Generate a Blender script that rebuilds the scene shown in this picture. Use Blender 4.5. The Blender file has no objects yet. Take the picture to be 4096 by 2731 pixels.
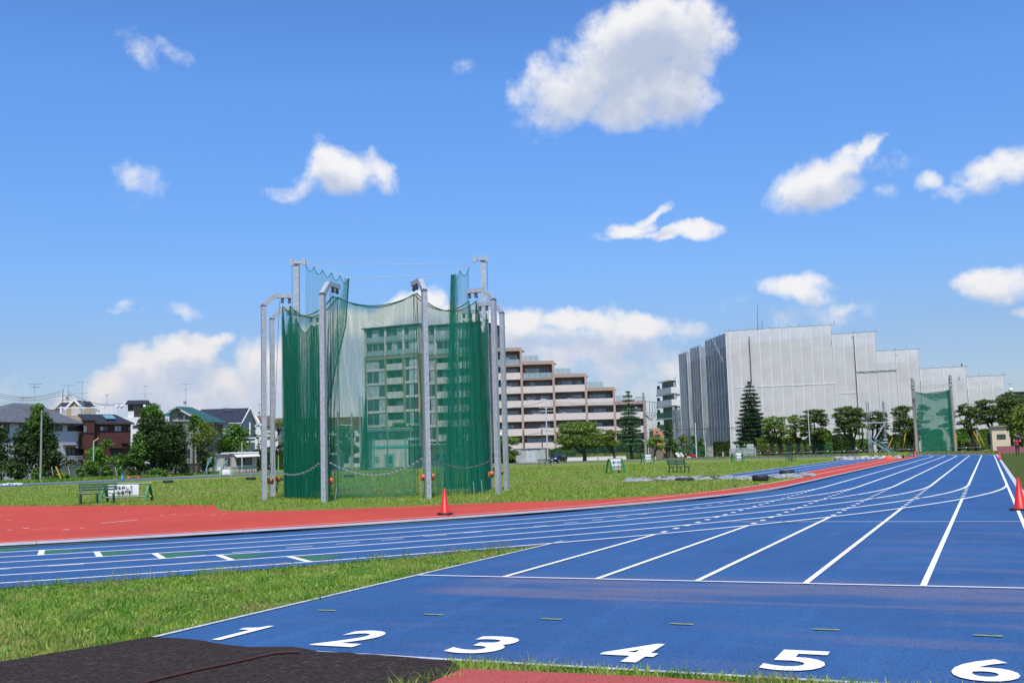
import bpy, bmesh, math, random
import numpy as np
from mathutils import Vector, Matrix

sc = bpy.context.scene
COL = sc.collection
R = math.radians
rng = np.random.default_rng(7)
random.seed(7)

# ------------------------------------------------------------------ camera
W0, H0, F0 = 4096, 2731, 4274.778
PITCH, YAW, ROLL, CAMH = 0.105399, 0.414642, -0.028612, 1.5126
_cy, _sy, _cp, _sp = math.cos(YAW), math.sin(YAW), math.cos(PITCH), math.sin(PITCH)
FW = np.array([-_sy * _cp, _cy * _cp, _sp])
_r = np.array([_cy, _sy, 0.0])
_u = np.cross(_r, FW)
RT = math.cos(ROLL) * _r + math.sin(ROLL) * _u
UP = -math.sin(ROLL) * _r + math.cos(ROLL) * _u
CAM = np.array([0, 0, CAMH])
cam = bpy.data.cameras.new('camera')
co = bpy.data.objects.new('camera', cam)
COL.objects.link(co)
M = Matrix(((RT[0], UP[0], -FW[0], 0), (RT[1], UP[1], -FW[1], 0), (RT[2], UP[2], -FW[2], CAMH), (0, 0, 0, 1)))
co.matrix_world = M
cam.sensor_width = 36
cam.lens = F0 / W0 * 36
cam.clip_start = 0.1
cam.clip_end = 6000
sc.camera = co

# ------------------------------------------------------------------ light and exposure
SUN_EL, SUN_AZ = R(58), math.atan2(0.435, -0.900)      # azimuth measured from +Y towards +X
sd = np.array([math.cos(SUN_EL) * math.sin(SUN_AZ), math.cos(SUN_EL) * math.cos(SUN_AZ), math.sin(SUN_EL)])
sun = bpy.data.lights.new('sun', 'SUN')
sun.energy = 4.8
sun.angle = R(0.53)
sun.color = (1.0, 0.955, 0.89)
so = bpy.data.objects.new('sun', sun)
COL.objects.link(so)
so.rotation_euler = Vector(tuple(sd)).to_track_quat('Z', 'Y').to_euler()
so.location = (0, 0, 60)
sc.view_settings.view_transform = 'Standard'
sc.view_settings.look = 'None'
sc.view_settings.exposure = 0.0
sc.view_settings.gamma = 1.0
sc.view_settings.use_curve_mapping = False
sc.cycles.transparent_max_bounces = 40
sc.cycles.max_bounces = 6
sc.cycles.diffuse_bounces = 3
sc.cycles.use_denoising = True

# ------------------------------------------------------------------ pixel to place (rays through the photograph's points)
def raydir(px, py):
    return FW + RT * ((px - W0 / 2) / F0) + UP * ((H0 / 2 - py) / F0)
def G(px, py, z=0.0):
    d = raydir(px, py)
    return CAM + d * ((z - CAMH) / d[2])
def at(px, py, D):
    return CAM + raydir(px, py) * D
def P(px, D, z=0.0):
    a = (px - W0 / 2) / F0
    b = ((z - CAMH) / D - FW[2] - a * RT[2]) / UP[2]
    return CAM + D * (FW + RT * a + UP * b)
def ztop(Q, py):
    Q = np.array([Q[0], Q[1], 0.0]); d = Q - CAM
    t = (H0 / 2 - py) / F0
    return (t * (d @ FW) - d @ UP) / (UP[2] - t * FW[2])
def dep(Q):
    return (np.asarray(Q) - CAM) @ FW

# ------------------------------------------------------------------ world: daylight sky and clouds
class NT:
    def __init__(s, nt): s.nt = nt; s.n = nt.nodes; s.l = nt.links
    def add(s, typ, **kw):
        nd = s.n.new(typ)
        for k, v in kw.items():
            setattr(nd, k, v)
        return nd
    def put(s, sock, v):
        if isinstance(v, bpy.types.NodeSocket): s.l.new(v, sock)
        elif isinstance(v, (tuple, list)) and len(v) == 3 and len(sock.default_value) == 4: sock.default_value = (*v, 1)
        else: sock.default_value = v
    def math(s, op, a, b=None, c=None, clamp=False):
        nd = s.add('ShaderNodeMath', operation=op); nd.use_clamp = clamp
        s.put(nd.inputs[0], a)
        if b is not None: s.put(nd.inputs[1], b)
        if c is not None: s.put(nd.inputs[2], c)
        return nd.outputs[0]
    def vmath(s, op, a, b=None, sc_=None):
        nd = s.add('ShaderNodeVectorMath', operation=op)
        s.put(nd.inputs[0], a)
        if b is not None: s.put(nd.inputs[1], b)
        if sc_ is not None: s.put(nd.inputs['Scale'], sc_)
        return nd.outputs['Value'] if op in ('DOT_PRODUCT', 'LENGTH') else nd.outputs[0]
    def noise(s, vec, scale, detail=3, rough=0.5, dist=0.0):
        nd = s.add('ShaderNodeTexNoise')
        nd.inputs['Scale'].default_value = scale; nd.inputs['Detail'].default_value = detail
        nd.inputs['Roughness'].default_value = rough; nd.inputs['Distortion'].default_value = dist
        if vec is not None: s.l.new(vec, nd.inputs['Vector'])
        return nd.outputs['Fac']
    def mix(s, f, a, b, typ='MIX'):
        nd = s.add('ShaderNodeMixRGB', blend_type=typ)
        s.put(nd.inputs[0], f); s.put(nd.inputs[1], a); s.put(nd.inputs[2], b)
        return nd.outputs[0]
    def ramp(s, f, stops, interp='LINEAR'):
        nd = s.add('ShaderNodeValToRGB'); cr = nd.color_ramp; cr.interpolation = interp
        while len(cr.elements) < len(stops): cr.elements.new(0.5)
        for e, (p, c) in zip(cr.elements, stops):
            e.position = p; e.color = (*c, 1) if len(c) == 3 else c
        s.put(nd.inputs[0], f)
        return nd.outputs[0]
    def sstep(s, v, a, b):
        nd = s.add('ShaderNodeMapRange', interpolation_type='SMOOTHSTEP')
        s.put(nd.inputs[0], v); s.put(nd.inputs[1], a); s.put(nd.inputs[2], b)
        return nd.outputs[0]

world = bpy.data.worlds.new('World'); sc.world = world; world.use_nodes = True
wn = NT(world.node_tree); wn.n.clear()
sky = wn.add('ShaderNodeTexSky', sky_type='NISHITA')
sky.sun_disc = False; sky.sun_elevation = SUN_EL; sky.sun_rotation = SUN_AZ
sky.air_density = 1.0; sky.dust_density = 0.35; sky.ozone_density = 2.2; sky.altitude = 20
SKY_STRENGTH = 0.118
# clouds: (x, y, half width, half height, tilt, strength) of each puff, as directions in the world
CL = [  # big cloud
 (2560,150,285,180,25,1.45),(2760,140,135,180,0,1.25),(2380,330,330,120,28,1.1),(2640,360,210,150,10,1.2),(2420,430,170,100,0,.9),(2160,350,150,90,20,.55),(2100,440,50,50,0,.5),(2850,120,70,130,0,.7),(2330,220,160,70,35,.45),(2500,400,230,120,12,1.2),(2260,300,120,60,30,.6),(2120,330,60,30,40,.5),
 # centre left
 (1385,690,160,110,-15,1.2),(1330,630,80,80,0,1.0),(1180,765,130,45,12,.7),(1480,720,90,75,0,.9),(1260,730,100,60,0,.6),
 (570,735,120,80,5,.55),(565,200,65,50,-35,.38),(725,225,60,35,-35,.32),(1830,280,65,45,0,.34),(500,1188,50,22,10,.4),(745,1235,60,25,5,.38),(590,1212,30,12,0,.3),
 # right
 (3270,740,160,95,15,1.15),(3370,660,130,55,42,1.0),(3450,585,80,28,50,.9),(3230,800,140,60,10,.6),(3560,750,70,50,0,.6),(3540,650,110,35,0,.4),(3715,740,75,45,0,.7),(3980,715,140,75,15,.9),(4080,670,100,75,0,.85),(3830,790,140,35,8,.5),
 (2530,905,90,42,10,1.0),(2610,845,95,26,28,1.0),(2650,930,140,26,0,.85),(2785,915,105,38,0,1.05),(2400,950,60,20,0,.35),
 (3190,1155,150,58,3,1.0),(3970,1150,140,48,0,.95),(4060,1125,110,60,0,.95),(3250,1270,210,55,8,.45),(3380,1215,90,30,10,.5),(2930,1250,70,25,30,.28),
 (4080,1245,60,25,0,.5),
 # banks near the horizon
 (760,1430,160,100,15,1.3),(600,1480,140,110,20,1.2),(480,1540,130,90,25,1.15),(860,1370,70,40,0,1.0),(790,1570,340,130,0,1.05),(1080,1470,180,120,15,1.3),(1010,1600,250,110,0,1.0),(1230,1420,170,120,0,1.2),(400,1640,260,70,5,.8),(30,1530,70,50,20,.42),(1300,1580,300,130,0,1.0),
 (1600,1250,200,70,12,1.3),(1500,1330,260,110,10,1.25),(1400,1430,230,120,10,1.1),(1800,1300,200,90,0,1.1),(2060,1300,180,90,8,1.2),(2300,1290,180,60,0,1.1),(2560,1330,220,60,-5,1.0),(2250,1380,400,90,-4,.9),(2480,1460,300,80,0,.55),(2700,1500,110,60,20,.8),(2650,1570,220,70,0,.6),(1700,1480,300,130,0,.7),
]
grp = bpy.data.node_groups.new('cloud_field', 'ShaderNodeTree')
grp.interface.new_socket('Vector', in_out='INPUT', socket_type='NodeSocketVector')
grp.interface.new_socket('Value', in_out='OUTPUT', socket_type='NodeSocketFloat')
gn = NT(grp)
gi = gn.add('NodeGroupInput'); go = gn.add('NodeGroupOutput')
vec = gi.outputs[0]
nz = gn.noise(vec, 26, 5, 0.56)
warp = gn.add('ShaderNodeTexNoise'); warp.inputs['Scale'].default_value = 20; warp.inputs['Detail'].default_value = 5
gn.l.new(vec, warp.inputs['Vector'])
wv = gn.vmath('MULTIPLY_ADD', warp.outputs['Color'], (0.05, 0.05, 0.05)); wnode = wv.node
wnode.inputs[2].default_value = (-0.025, -0.025, -0.025)
vw = gn.vmath('ADD', vec, wv)
cur = None
for (x, y, rx, ry, tl, st) in CL:
    if st < .5: st *= .72
    elif st < .62 and y < 1240: st *= .85
    c = raydir(x, y); ln = np.linalg.norm(c); c = c / ln
    a = RT - c * (RT @ c); a /= np.linalg.norm(a); b = np.cross(c, a); b = b if b @ UP > 0 else -b
    t = R(tl); a2 = a * math.cos(t) + b * math.sin(t); b2 = -a * math.sin(t) + b * math.cos(t)
    a2 = a2 * (F0 * ln / rx / 1.12); b2 = b2 * (F0 * ln / ry / 1.12)
    u = gn.vmath('DOT_PRODUCT', vw, tuple(a2)); v = gn.vmath('DOT_PRODUCT', vw, tuple(b2))
    r2 = gn.math('MULTIPLY', u, u); r2 = gn.math('MULTIPLY_ADD', v, v, r2)
    val = gn.math('MULTIPLY_ADD', r2, -st, st)
    if cur is None: cur = val
    else:
        nd = gn.add('ShaderNodeMath', operation='SMOOTH_MAX'); gn.put(nd.inputs[0], cur); gn.put(nd.inputs[1], val); nd.inputs[2].default_value = 0.12
        cur = nd.outputs[0]
front = gn.sstep(gn.vmath('DOT_PRODUCT', vec, tuple(FW)), 0.70, 0.80)
other = gn.math('MULTIPLY_ADD', gn.noise(vec, 3.2, 4, 0.55), 5.0, -3.0)
cur = gn.math('MAXIMUM', cur, -3.0)
mixv = gn.math('ADD', gn.math('MULTIPLY', cur, front), gn.math('MULTIPLY', other, gn.math('SUBTRACT', 1.0, front)))
nz2 = gn.math('MULTIPLY_ADD', nz, 1.9, -0.98)
fin = gn.math('ADD', mixv, nz2)
fine = gn.noise(vec, 75, 5, 0.66)
fin = gn.math('ADD', fin, gn.math('MULTIPLY_ADD', fine, 0.75, -0.37))
gn.l.new(fin, go.inputs[0])
tc = wn.add('ShaderNodeTexCoord')
dvec = tc.outputs['Generated']
def field(v):
    g = wn.add('ShaderNodeGroup'); g.node_tree = grp; wn.l.new(v, g.inputs[0]); return g.outputs[0]
f0 = field(dvec)
f1 = field(wn.vmath('ADD', dvec, (0.002, -0.004, 0.022)))
alpha = wn.sstep(f0, -0.12, 0.98)
shade = wn.sstep(f1, -0.25, 1.45)
sep = wn.add('ShaderNodeSeparateXYZ'); wn.l.new(dvec, sep.inputs[0])
low = wn.sstep(sep.outputs[2], 0.17, 0.02)
lit = wn.mix(low, (0.93, 0.925, 0.93), (0.86, 0.79, 0.76))
drk = wn.mix(low, (0.50, 0.57, 0.73), (0.55, 0.61, 0.77))
ccol = wn.mix(shade, lit, drk)
skyc = wn.vmath('SCALE', sky.outputs[0], sc_=SKY_STRENGTH)
airtone = wn.ramp(sep.outputs[2], [(0.0, (.38, .40, .52)), (.10, (.41, .465, .60)), (.17, (.425, .575, .79)), (.33, (.455, .71, 1.03)), (.45, (.41, .635, .95)), (1.0, (.41, .635, .95))])
tint = wn.mix(1.0, wn.vmath('SCALE', skyc, sc_=1.62), airtone, 'MULTIPLY')
hz = wn.sstep(sep.outputs[2], -0.02, -0.01)
alpha = wn.math('MULTIPLY', alpha, wn.math('MULTIPLY_ADD', low, -0.15, 0.97))
alpha = wn.math('MULTIPLY', alpha, hz)
fincol = wn.mix(alpha, tint, ccol)
bg = wn.add('ShaderNodeBackground'); wn.l.new(fincol, bg.inputs[0]); bg.inputs[1].default_value = 1.0
wo = wn.add('ShaderNodeOutputWorld'); wn.l.new(bg.outputs[0], wo.inputs[0])
world.cycles.sampling_method = 'MANUAL'; world.cycles.sample_map_resolution = 512

# ------------------------------------------------------------------ materials
MATS = {}
def mat(name, col, rough=0.7, var=0.0, vscale=8.0, bump=0.0, bscale=40.0, metal=0.0, col2=None, spec=0.5, detail=4, coord='Object', stretch=None, island=0.0, trans=0.0, bands=None):
    if name in MATS: return MATS[name]
    m = bpy.data.materials.new(name); m.use_nodes = True
    t = NT(m.node_tree); t.n.clear()
    out = t.add('ShaderNodeOutputMaterial'); b = t.add('ShaderNodeBsdfPrincipled')
    c = col
    tcd = t.add('ShaderNodeTexCoord').outputs[coord]
    if stretch is not None:
        mp = t.add('ShaderNodeMapping'); mp.inputs['Scale'].default_value = stretch; t.l.new(tcd, mp.inputs[0]); tcd = mp.outputs[0]
    if var > 0 or col2 is not None:
        nz = t.noise(tcd, vscale, detail, 0.6)
        c2 = col2 if col2 is not None else tuple(max(0, x * (1 - var)) for x in col)
        f = t.sstep(nz, 0.35, 0.65)
        c = t.mix(f, c2, col)
    if bands is not None:      # courses of tiles, boards or slates: axis, pitch in metres, dark line share, depth of tone
        ax, pitch, share, tone = bands
        sp = t.add('ShaderNodeSeparateXYZ'); t.l.new(t.add('ShaderNodeTexCoord').outputs['Object'], sp.inputs[0])
        fr = t.math('FRACT', t.math('DIVIDE', sp.outputs[ax], pitch))
        ln = t.math('LESS_THAN', fr, share)
        c = t.mix(t.math('MULTIPLY', ln, tone), c, (0.01, 0.01, 0.012))
    if island > 0:
        g = t.add('ShaderNodeNewGeometry')
        f = t.math('MULTIPLY_ADD', g.outputs['Random Per Island'], island * 2, 1 - island)
        c = t.mix(1.0, c, t.vmath('SCALE', (1, 1, 1), sc_=f), 'MULTIPLY')
    t.put(b.inputs['Base Color'], c)
    b.inputs['Roughness'].default_value = rough; b.inputs['Metallic'].default_value = metal
    b.inputs['Specular IOR Level'].default_value = spec
    if bump > 0:
        bp = t.add('ShaderNodeBump'); bp.inputs['Strength'].default_value = bump; bp.inputs['Distance'].default_value = 0.02
        t.l.new(t.noise(tcd, bscale, 4, 0.6), bp.inputs['Height']); t.l.new(bp.outputs[0], b.inputs['Normal'])
    sh = b.outputs[0]
    if trans > 0:
        tr = t.add('ShaderNodeBsdfTranslucent'); t.put(tr.inputs[0], c)
        mx = t.add('ShaderNodeMixShader'); mx.inputs[0].default_value = trans
        t.l.new(sh, mx.inputs[1]); t.l.new(tr.outputs[0], mx.inputs[2]); sh = mx.outputs[0]
    t.l.new(sh, out.inputs[0])
    MATS[name] = m
    return m
def netmat(name, col, cell, thick, trans=0.0):
    if name in MATS: return MATS[name]
    m = bpy.data.materials.new(name); m.use_nodes = True
    t = NT(m.node_tree); t.n.clear()
    out = t.add('ShaderNodeOutputMaterial'); b = t.add('ShaderNodeBsdfPrincipled')
    b.inputs['Base Color'].default_value = (*col, 1); b.inputs['Roughness'].default_value = 0.6
    uv = t.add('ShaderNodeUVMap'); sp = t.add('ShaderNodeSeparateXYZ'); t.l.new(uv.outputs[0], sp.inputs[0])
    ms = []
    for i in (0, 1):
        fr = t.math('FRACT', t.math('DIVIDE', sp.outputs[i], cell)); ms.append(t.math('LESS_THAN', fr, thick))
    mk = t.math('MAXIMUM', ms[0], ms[1])
    tl = t.add('ShaderNodeBsdfTranslucent'); tl.inputs[0].default_value = (*col, 1)
    mb = t.add('ShaderNodeMixShader'); mb.inputs[0].default_value = 0.45
    t.l.new(b.outputs[0], mb.inputs[1]); t.l.new(tl.outputs[0], mb.inputs[2])
    tr = t.add('ShaderNodeBsdfTransparent'); mx = t.add('ShaderNodeMixShader')
    t.l.new(mk, mx.inputs[0]); t.l.new(tr.outputs[0], mx.inputs[1]); t.l.new(mb.outputs[0], mx.inputs[2]); t.l.new(mx.outputs[0], out.inputs[0])
    MATS[name] = m; return m
def glassmat(name, col, alpha, rough=0.1):
    if name in MATS: return MATS[name]
    m = bpy.data.materials.new(name); m.use_nodes = True
    t = NT(m.node_tree); t.n.clear()
    out = t.add('ShaderNodeOutputMaterial'); b = t.add('ShaderNodeBsdfPrincipled')
    b.inputs['Base Color'].default_value = (*col, 1); b.inputs['Roughness'].default_value = rough
    tr = t.add('ShaderNodeBsdfTransparent'); mx = t.add('ShaderNodeMixShader'); mx.inputs[0].default_value = alpha
    t.l.new(tr.outputs[0], mx.inputs[1]); t.l.new(b.outputs[0], mx.inputs[2]); t.l.new(mx.outputs[0], out.inputs[0])
    MATS[name] = m; return m

# ------------------------------------------------------------------ mesh helpers
def props(o, label=None, cat=None, group=None, kind=None):
    if label: o['label'] = label
    if cat: o['category'] = cat
    if group: o['group'] = group
    if kind: o['kind'] = kind
    return o
def thing(name, label, cat, loc=(0, 0, 0), rotz=0.0, group=None):
    o = bpy.data.objects.new(name, None); COL.objects.link(o)
    o.empty_display_size = 0.3
    o.location = tuple(float(v) for v in loc); o.rotation_euler = (0, 0, rotz)
    return props(o, label, cat, group)
def rootloc(o):
    while o.parent: o = o.parent
    return np.array(o.location)
def link(name, me, parent=None):
    o = bpy.data.objects.new(name, me); COL.objects.link(o)
    if parent is not None: o.parent = parent
    return o
def fastmesh(name, V, Fq, mats, parent=None, shift=True, smooth=False, uv=None, midx=None):
    """V (n,3); Fq (m,k) all faces with k corners"""
    V = np.asarray(V, np.float32)
    if parent is not None and shift: V = V - rootloc(parent).astype(np.float32)
    Fq = np.asarray(Fq, np.int32); m, k = Fq.shape
    me = bpy.data.meshes.new(name)
    me.vertices.add(len(V)); me.vertices.foreach_set('co', V.ravel())
    me.loops.add(m * k); me.loops.foreach_set('vertex_index', Fq.ravel())
    me.polygons.add(m); me.polygons.foreach_set('loop_start', np.arange(0, m * k, k, dtype=np.int32))
    if smooth: me.polygons.foreach_set('use_smooth', np.ones(m, bool))
    if uv is not None:
        l = me.uv_layers.new(name='UVMap'); l.data.foreach_set('uv', np.asarray(uv, np.float32)[Fq.ravel()].ravel())
    for mm in (mats if isinstance(mats, (list, tuple)) else [mats]): me.materials.append(mm)
    if midx is not None: me.polygons.foreach_set('material_index', np.asarray(midx, np.int32))
    me.update(calc_edges=True); me.validate()
    return link(name, me, parent)
class MB:
    def __init__(s): s.v = []; s.f = []; s.mi = []; s.sm = []; s.cur = 0
    def m(s, i): s.cur = i; return s
    def add(s, vs, fs, smooth=False):
        b = len(s.v); s.v += [tuple(float(c) for c in p) for p in vs]
        for f in fs: s.f.append(tuple(b + i for i in f)); s.mi.append(s.cur); s.sm.append(smooth)
        return s
    def box(s, x0, y0, z0, x1, y1, z1):
        if x1 < x0: x0, x1 = x1, x0
        if y1 < y0: y0, y1 = y1, y0
        if z1 < z0: z0, z1 = z1, z0
        v = [(x0, y0, z0), (x1, y0, z0), (x1, y1, z0), (x0, y1, z0), (x0, y0, z1), (x1, y0, z1), (x1, y1, z1), (x0, y1, z1)]
        return s.add(v, [(0, 3, 2, 1), (4, 5, 6, 7), (0, 1, 5, 4), (1, 2, 6, 5), (2, 3, 7, 6), (3, 0, 4, 7)])
    def obox(s, c, ax, ay, az):
        c = np.array(c, float); ax = np.array(ax, float); ay = np.array(ay, float); az = np.array(az, float)
        v = [c + sx * ax + sy * ay + sz * az for sz in (-1, 1) for (sx, sy) in ((-1, -1), (1, -1), (1, 1), (-1, 1))]
        return s.add(v, [(0, 3, 2, 1), (4, 5, 6, 7), (0, 1, 5, 4), (1, 2, 6, 5), (2, 3, 7, 6), (3, 0, 4, 7)])
    def beam(s, p0, p1, w, h=None, side=None):
        p0 = np.array(p0, float); p1 = np.array(p1, float); d = p1 - p0; L = np.linalg.norm(d); d /= L
        h = h or w
        a = np.array(side, float) if side is not None else (np.array([0, 0, 1.0]) if abs(d[2]) < .9 else np.array([1.0, 0, 0]))
        x = np.cross(d, a); x /= np.linalg.norm(x); y = np.cross(x, d)
        return s.obox((p0 + p1) / 2, x * w / 2, y * h / 2, d * L / 2)
    def tube(s, p0, p1, r0, r1=None, n=8, caps=True):
        r1 = r0 if r1 is None else r1
        p0 = np.array(p0, float); p1 = np.array(p1, float); d = p1 - p0; d /= max(1e-9, np.linalg.norm(d))
        a = np.array([0, 0, 1.0]) if abs(d[2]) < .9 else np.array([1.0, 0, 0])
        x = np.cross(d, a); x /= np.linalg.norm(x); y = np.cross(d, x)
        vs = [p + r * (math.cos(2 * math.pi * i / n) * x + math.sin(2 * math.pi * i / n) * y) for p, r in ((p0, r0), (p1, r1)) for i in range(n)]
        s.add(vs, [(i, (i + 1) % n, n + (i + 1) % n, n + i) for i in range(n)], True)
        if caps: s.add(vs, [tuple(range(n))[::-1], tuple(range(n, 2 * n))])
        return s
    def path(s, pts, r, n=6):
        pts = [np.array(p, float) for p in pts]
        rs = r if isinstance(r, (list, tuple)) else [r] * len(pts)
        vs = []; px = None
        for i, p in enumerate(pts):
            d = pts[min(i + 1, len(pts) - 1)] - pts[max(i - 1, 0)]; d /= max(1e-9, np.linalg.norm(d))
            if px is None:
                a = np.array([0, 0, 1.0]) if abs(d[2]) < .9 else np.array([1.0, 0, 0]); x = np.cross(d, a)
            else: x = px - d * (px @ d)
            x /= max(1e-9, np.linalg.norm(x)); px = x; y = np.cross(d, x)
            vs += [p + rs[i] * (math.cos(2 * math.pi * k / n) * x + math.sin(2 * math.pi * k / n) * y) for k in range(n)]
        fs = [(i * n + k, i * n + (k + 1) % n, (i + 1) * n + (k + 1) % n, (i + 1) * n + k) for i in range(len(pts) - 1) for k in range(n)]
        s.add(vs, fs, True)
        L = (len(pts) - 1) * n
        s.add(vs, [tuple(range(n))[::-1], tuple(range(L, L + n))])
        return s
    def lathe(s, c, prof, n=16):
        vs = [(c[0] + r * math.cos(2 * math.pi * k / n), c[1] + r * math.sin(2 * math.pi * k / n), c[2] + z) for r, z in prof for k in range(n)]
        s.add(vs, [(i * n + k, i * n + (k + 1) % n, (i + 1) * n + (k + 1) % n, (i + 1) * n + k) for i in range(len(prof) - 1) for k in range(n)], True)
        return s
    def prism(s, poly, z0, z1):
        n = len(poly); v = [(x, y, z0) for x, y in poly] + [(x, y, z1) for x, y in poly]
        return s.add(v, [tuple(range(n))[::-1], tuple(range(n, 2 * n))] + [(i, (i + 1) % n, n + (i + 1) % n, n + i) for i in range(n)])
    def yprism(s, poly, y0, y1):      # polygon in x,z pushed along y
        n = len(poly); v = [(x, y0, z) for x, z in poly] + [(x, y1, z) for x, z in poly]
        return s.add(v, [tuple(range(n)), tuple(range(n, 2 * n))[::-1]] + [(i, n + i, n + (i + 1) % n, (i + 1) % n) for i in range(n)])
    def slab(s, pts, t):             # polygon in space with thickness t downwards
        n = len(pts); v = [tuple(p) for p in pts] + [(p[0], p[1], p[2] - t) for p in pts]
        return s.add(v, [tuple(range(n)), tuple(range(n, 2 * n))[::-1]] + [(i, n + i, n + (i + 1) % n, (i + 1) % n) for i in range(n)])
    def mesh(s, name, mats, off=(0, 0, 0)):
        me = bpy.data.meshes.new(name)
        v = [(a - off[0], b - off[1], c - off[2]) for a, b, c in s.v]
        me.from_pydata(v, [], s.f)
        for mm in (mats if isinstance(mats, (list, tuple)) else [mats]): me.materials.append(mm)
        me.polygons.foreach_set('material_index', s.mi); me.polygons.foreach_set('use_smooth', s.sm)
        me.update(); return me
    def build(s, name, mats, parent=None, local=False):
        off = rootloc(parent) if (parent is not None and not local) else (0, 0, 0)
        return link(name, s.mesh(name, mats, off), parent)
def copy_tree(o, parent=None):
    c = o.copy(); COL.objects.link(c); c.parent = parent
    for ch in list(o.children): copy_tree(ch, c)
    return c
def place(o, loc, rotz=0.0, label=None, scale=None):
    o.location = tuple(float(v) for v in loc); o.rotation_euler = (0, 0, rotz)
    if label: o['label'] = label
    if scale: o.scale = (scale,) * 3
    return o
def text_mesh(name, txt, size, m, bold=0.0, extrude=0.0, align='CENTER'):
    cu = bpy.data.curves.new(name, 'FONT'); cu.body = txt; cu.size = size; cu.offset = bold; cu.extrude = extrude
    cu.align_x = align; cu.align_y = 'CENTER'; cu.resolution_u = 4
    o = bpy.data.objects.new(name, cu); COL.objects.link(o)
    bpy.context.view_layer.update()
    me = bpy.data.meshes.new_from_object(o.evaluated_get(bpy.context.evaluated_depsgraph_get()))
    COL.objects.unlink(o); bpy.data.objects.remove(o)
    me.materials.clear(); me.materials.append(m); me.name = name
    return me
def heading(px):   # rotation so that local -Y looks at the camera from column px
    d = raydir(px, 1800); return math.atan2(d[1], d[0]) - math.pi / 2
class Fac:
    """a facade: local x runs along it, local y goes away from the camera, z is up"""
    def __init__(s, px0, D0, px1, D1, z=0.0):
        a = P(px0, D0, z); b = P(px1, D1, z); s.o = a; d = b - a; d[2] = 0
        s.L = float(np.linalg.norm(d)); s.e = d / s.L; s.n = np.array([-s.e[1], s.e[0], 0]); s.rot = math.atan2(s.e[1], s.e[0])
    def pix(s, px, py, y=0.0):
        d = raydir(px, py); o = s.o + s.n * y
        t = ((o - CAM) @ s.n) / (d @ s.n); q = CAM + d * t
        return float((q - s.o) @ s.e), float(q[2] - s.o[2])
    def S(s, px, py=1750, y=0.0): return s.pix(px, py, y)[0]
    def Z(s, px, py, y=0.0): return s.pix(px, py, y)[1]
    def w(s, x, y, z): return s.o + s.e * x + s.n * y + np.array([0, 0, z])
# ------------------------------------------------------------------ ground, track and fields
CX, Y0T, Y1T, R0 = -43.61, 41.0, 125.4, 36.75
XR = 0.49
def lane_r(k, th):          # th = angle from the tangent point, radians
    return R0 + k * (1.225 - 0.055 * min(1.0, abs(th) / R(40)))
def bend_pts(k, a0, a1, n=None, far=False, off=0.0):
    n = n or max(2, int(abs(a1 - a0) / R(1.0)))
    cyy = Y1T if far else Y0T
    out = []
    for i in range(n + 1):
        t = a0 + (a1 - a0) * i / n
        r = (lane_r(k, t) if not far else R0 + 1.225 * k) + off
        out.append((CX + r * math.cos(t), cyy + r * math.sin(t)))
    return out
def strip(pts, w, z, mb=None):
    mb = mb or MB(); pts = [np.array(p, float) for p in pts]; vs = []
    for i, p in enumerate(pts):
        d = pts[min(i + 1, len(pts) - 1)] - pts[max(i - 1, 0)]; d /= np.linalg.norm(d); nn = np.array([-d[1], d[0]])
        vs += [(*(p - nn * w / 2), z), (*(p + nn * w / 2), z)]
    mb.add(vs, [(2 * i, 2 * i + 2, 2 * i + 3, 2 * i + 1) for i in range(len(pts) - 1)])
    return mb
def poly(pts, z): return MB().add([(x, y, z) for x, y in pts], [tuple(range(len(pts)))])

def groundmat():
    m = bpy.data.materials.new('turf_soil'); m.use_nodes = True; t = NT(m.node_tree); t.n.clear()
    out = t.add('ShaderNodeOutputMaterial'); b = t.add('ShaderNodeBsdfPrincipled'); c = t.add('ShaderNodeTexCoord').outputs['Object']
    n1 = t.noise(c, 0.13, 5, 0.6); n2 = t.noise(c, 0.9, 4, 0.6); n3 = t.noise(c, 9, 3, 0.7)
    a = t.mix(t.sstep(n1, 0.38, 0.62), (0.13, 0.215, 0.028), (0.23, 0.225, 0.07))
    a = t.mix(t.math('MULTIPLY', t.sstep(n2, 0.5, 0.72), 0.6), a, (0.11, 0.21, 0.02))
    a = t.mix(t.math('MULTIPLY', t.sstep(n3, 0.45, 0.7), 0.45), a, (0.07, 0.12, 0.018))
    n4 = t.noise(c, 34, 2, 0.7)
    a = t.mix(t.math('MULTIPLY', t.sstep(n4, 0.62, 0.72), 0.5), a, (0.30, 0.31, 0.18))
    t.put(b.inputs['Base Color'], a); b.inputs['Roughness'].default_value = 0.95; b.inputs['Specular IOR Level'].default_value = 0.1
    bp = t.add('ShaderNodeBump'); bp.inputs['Strength'].default_value = 0.8; bp.inputs['Distance'].default_value = 0.05
    t.l.new(t.noise(c, 14, 4, 0.7), bp.inputs['Height']); t.l.new(bp.outputs[0], b.inputs['Normal'])
    t.l.new(b.outputs[0], out.inputs[0]); return m
M_turf = groundmat()

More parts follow.
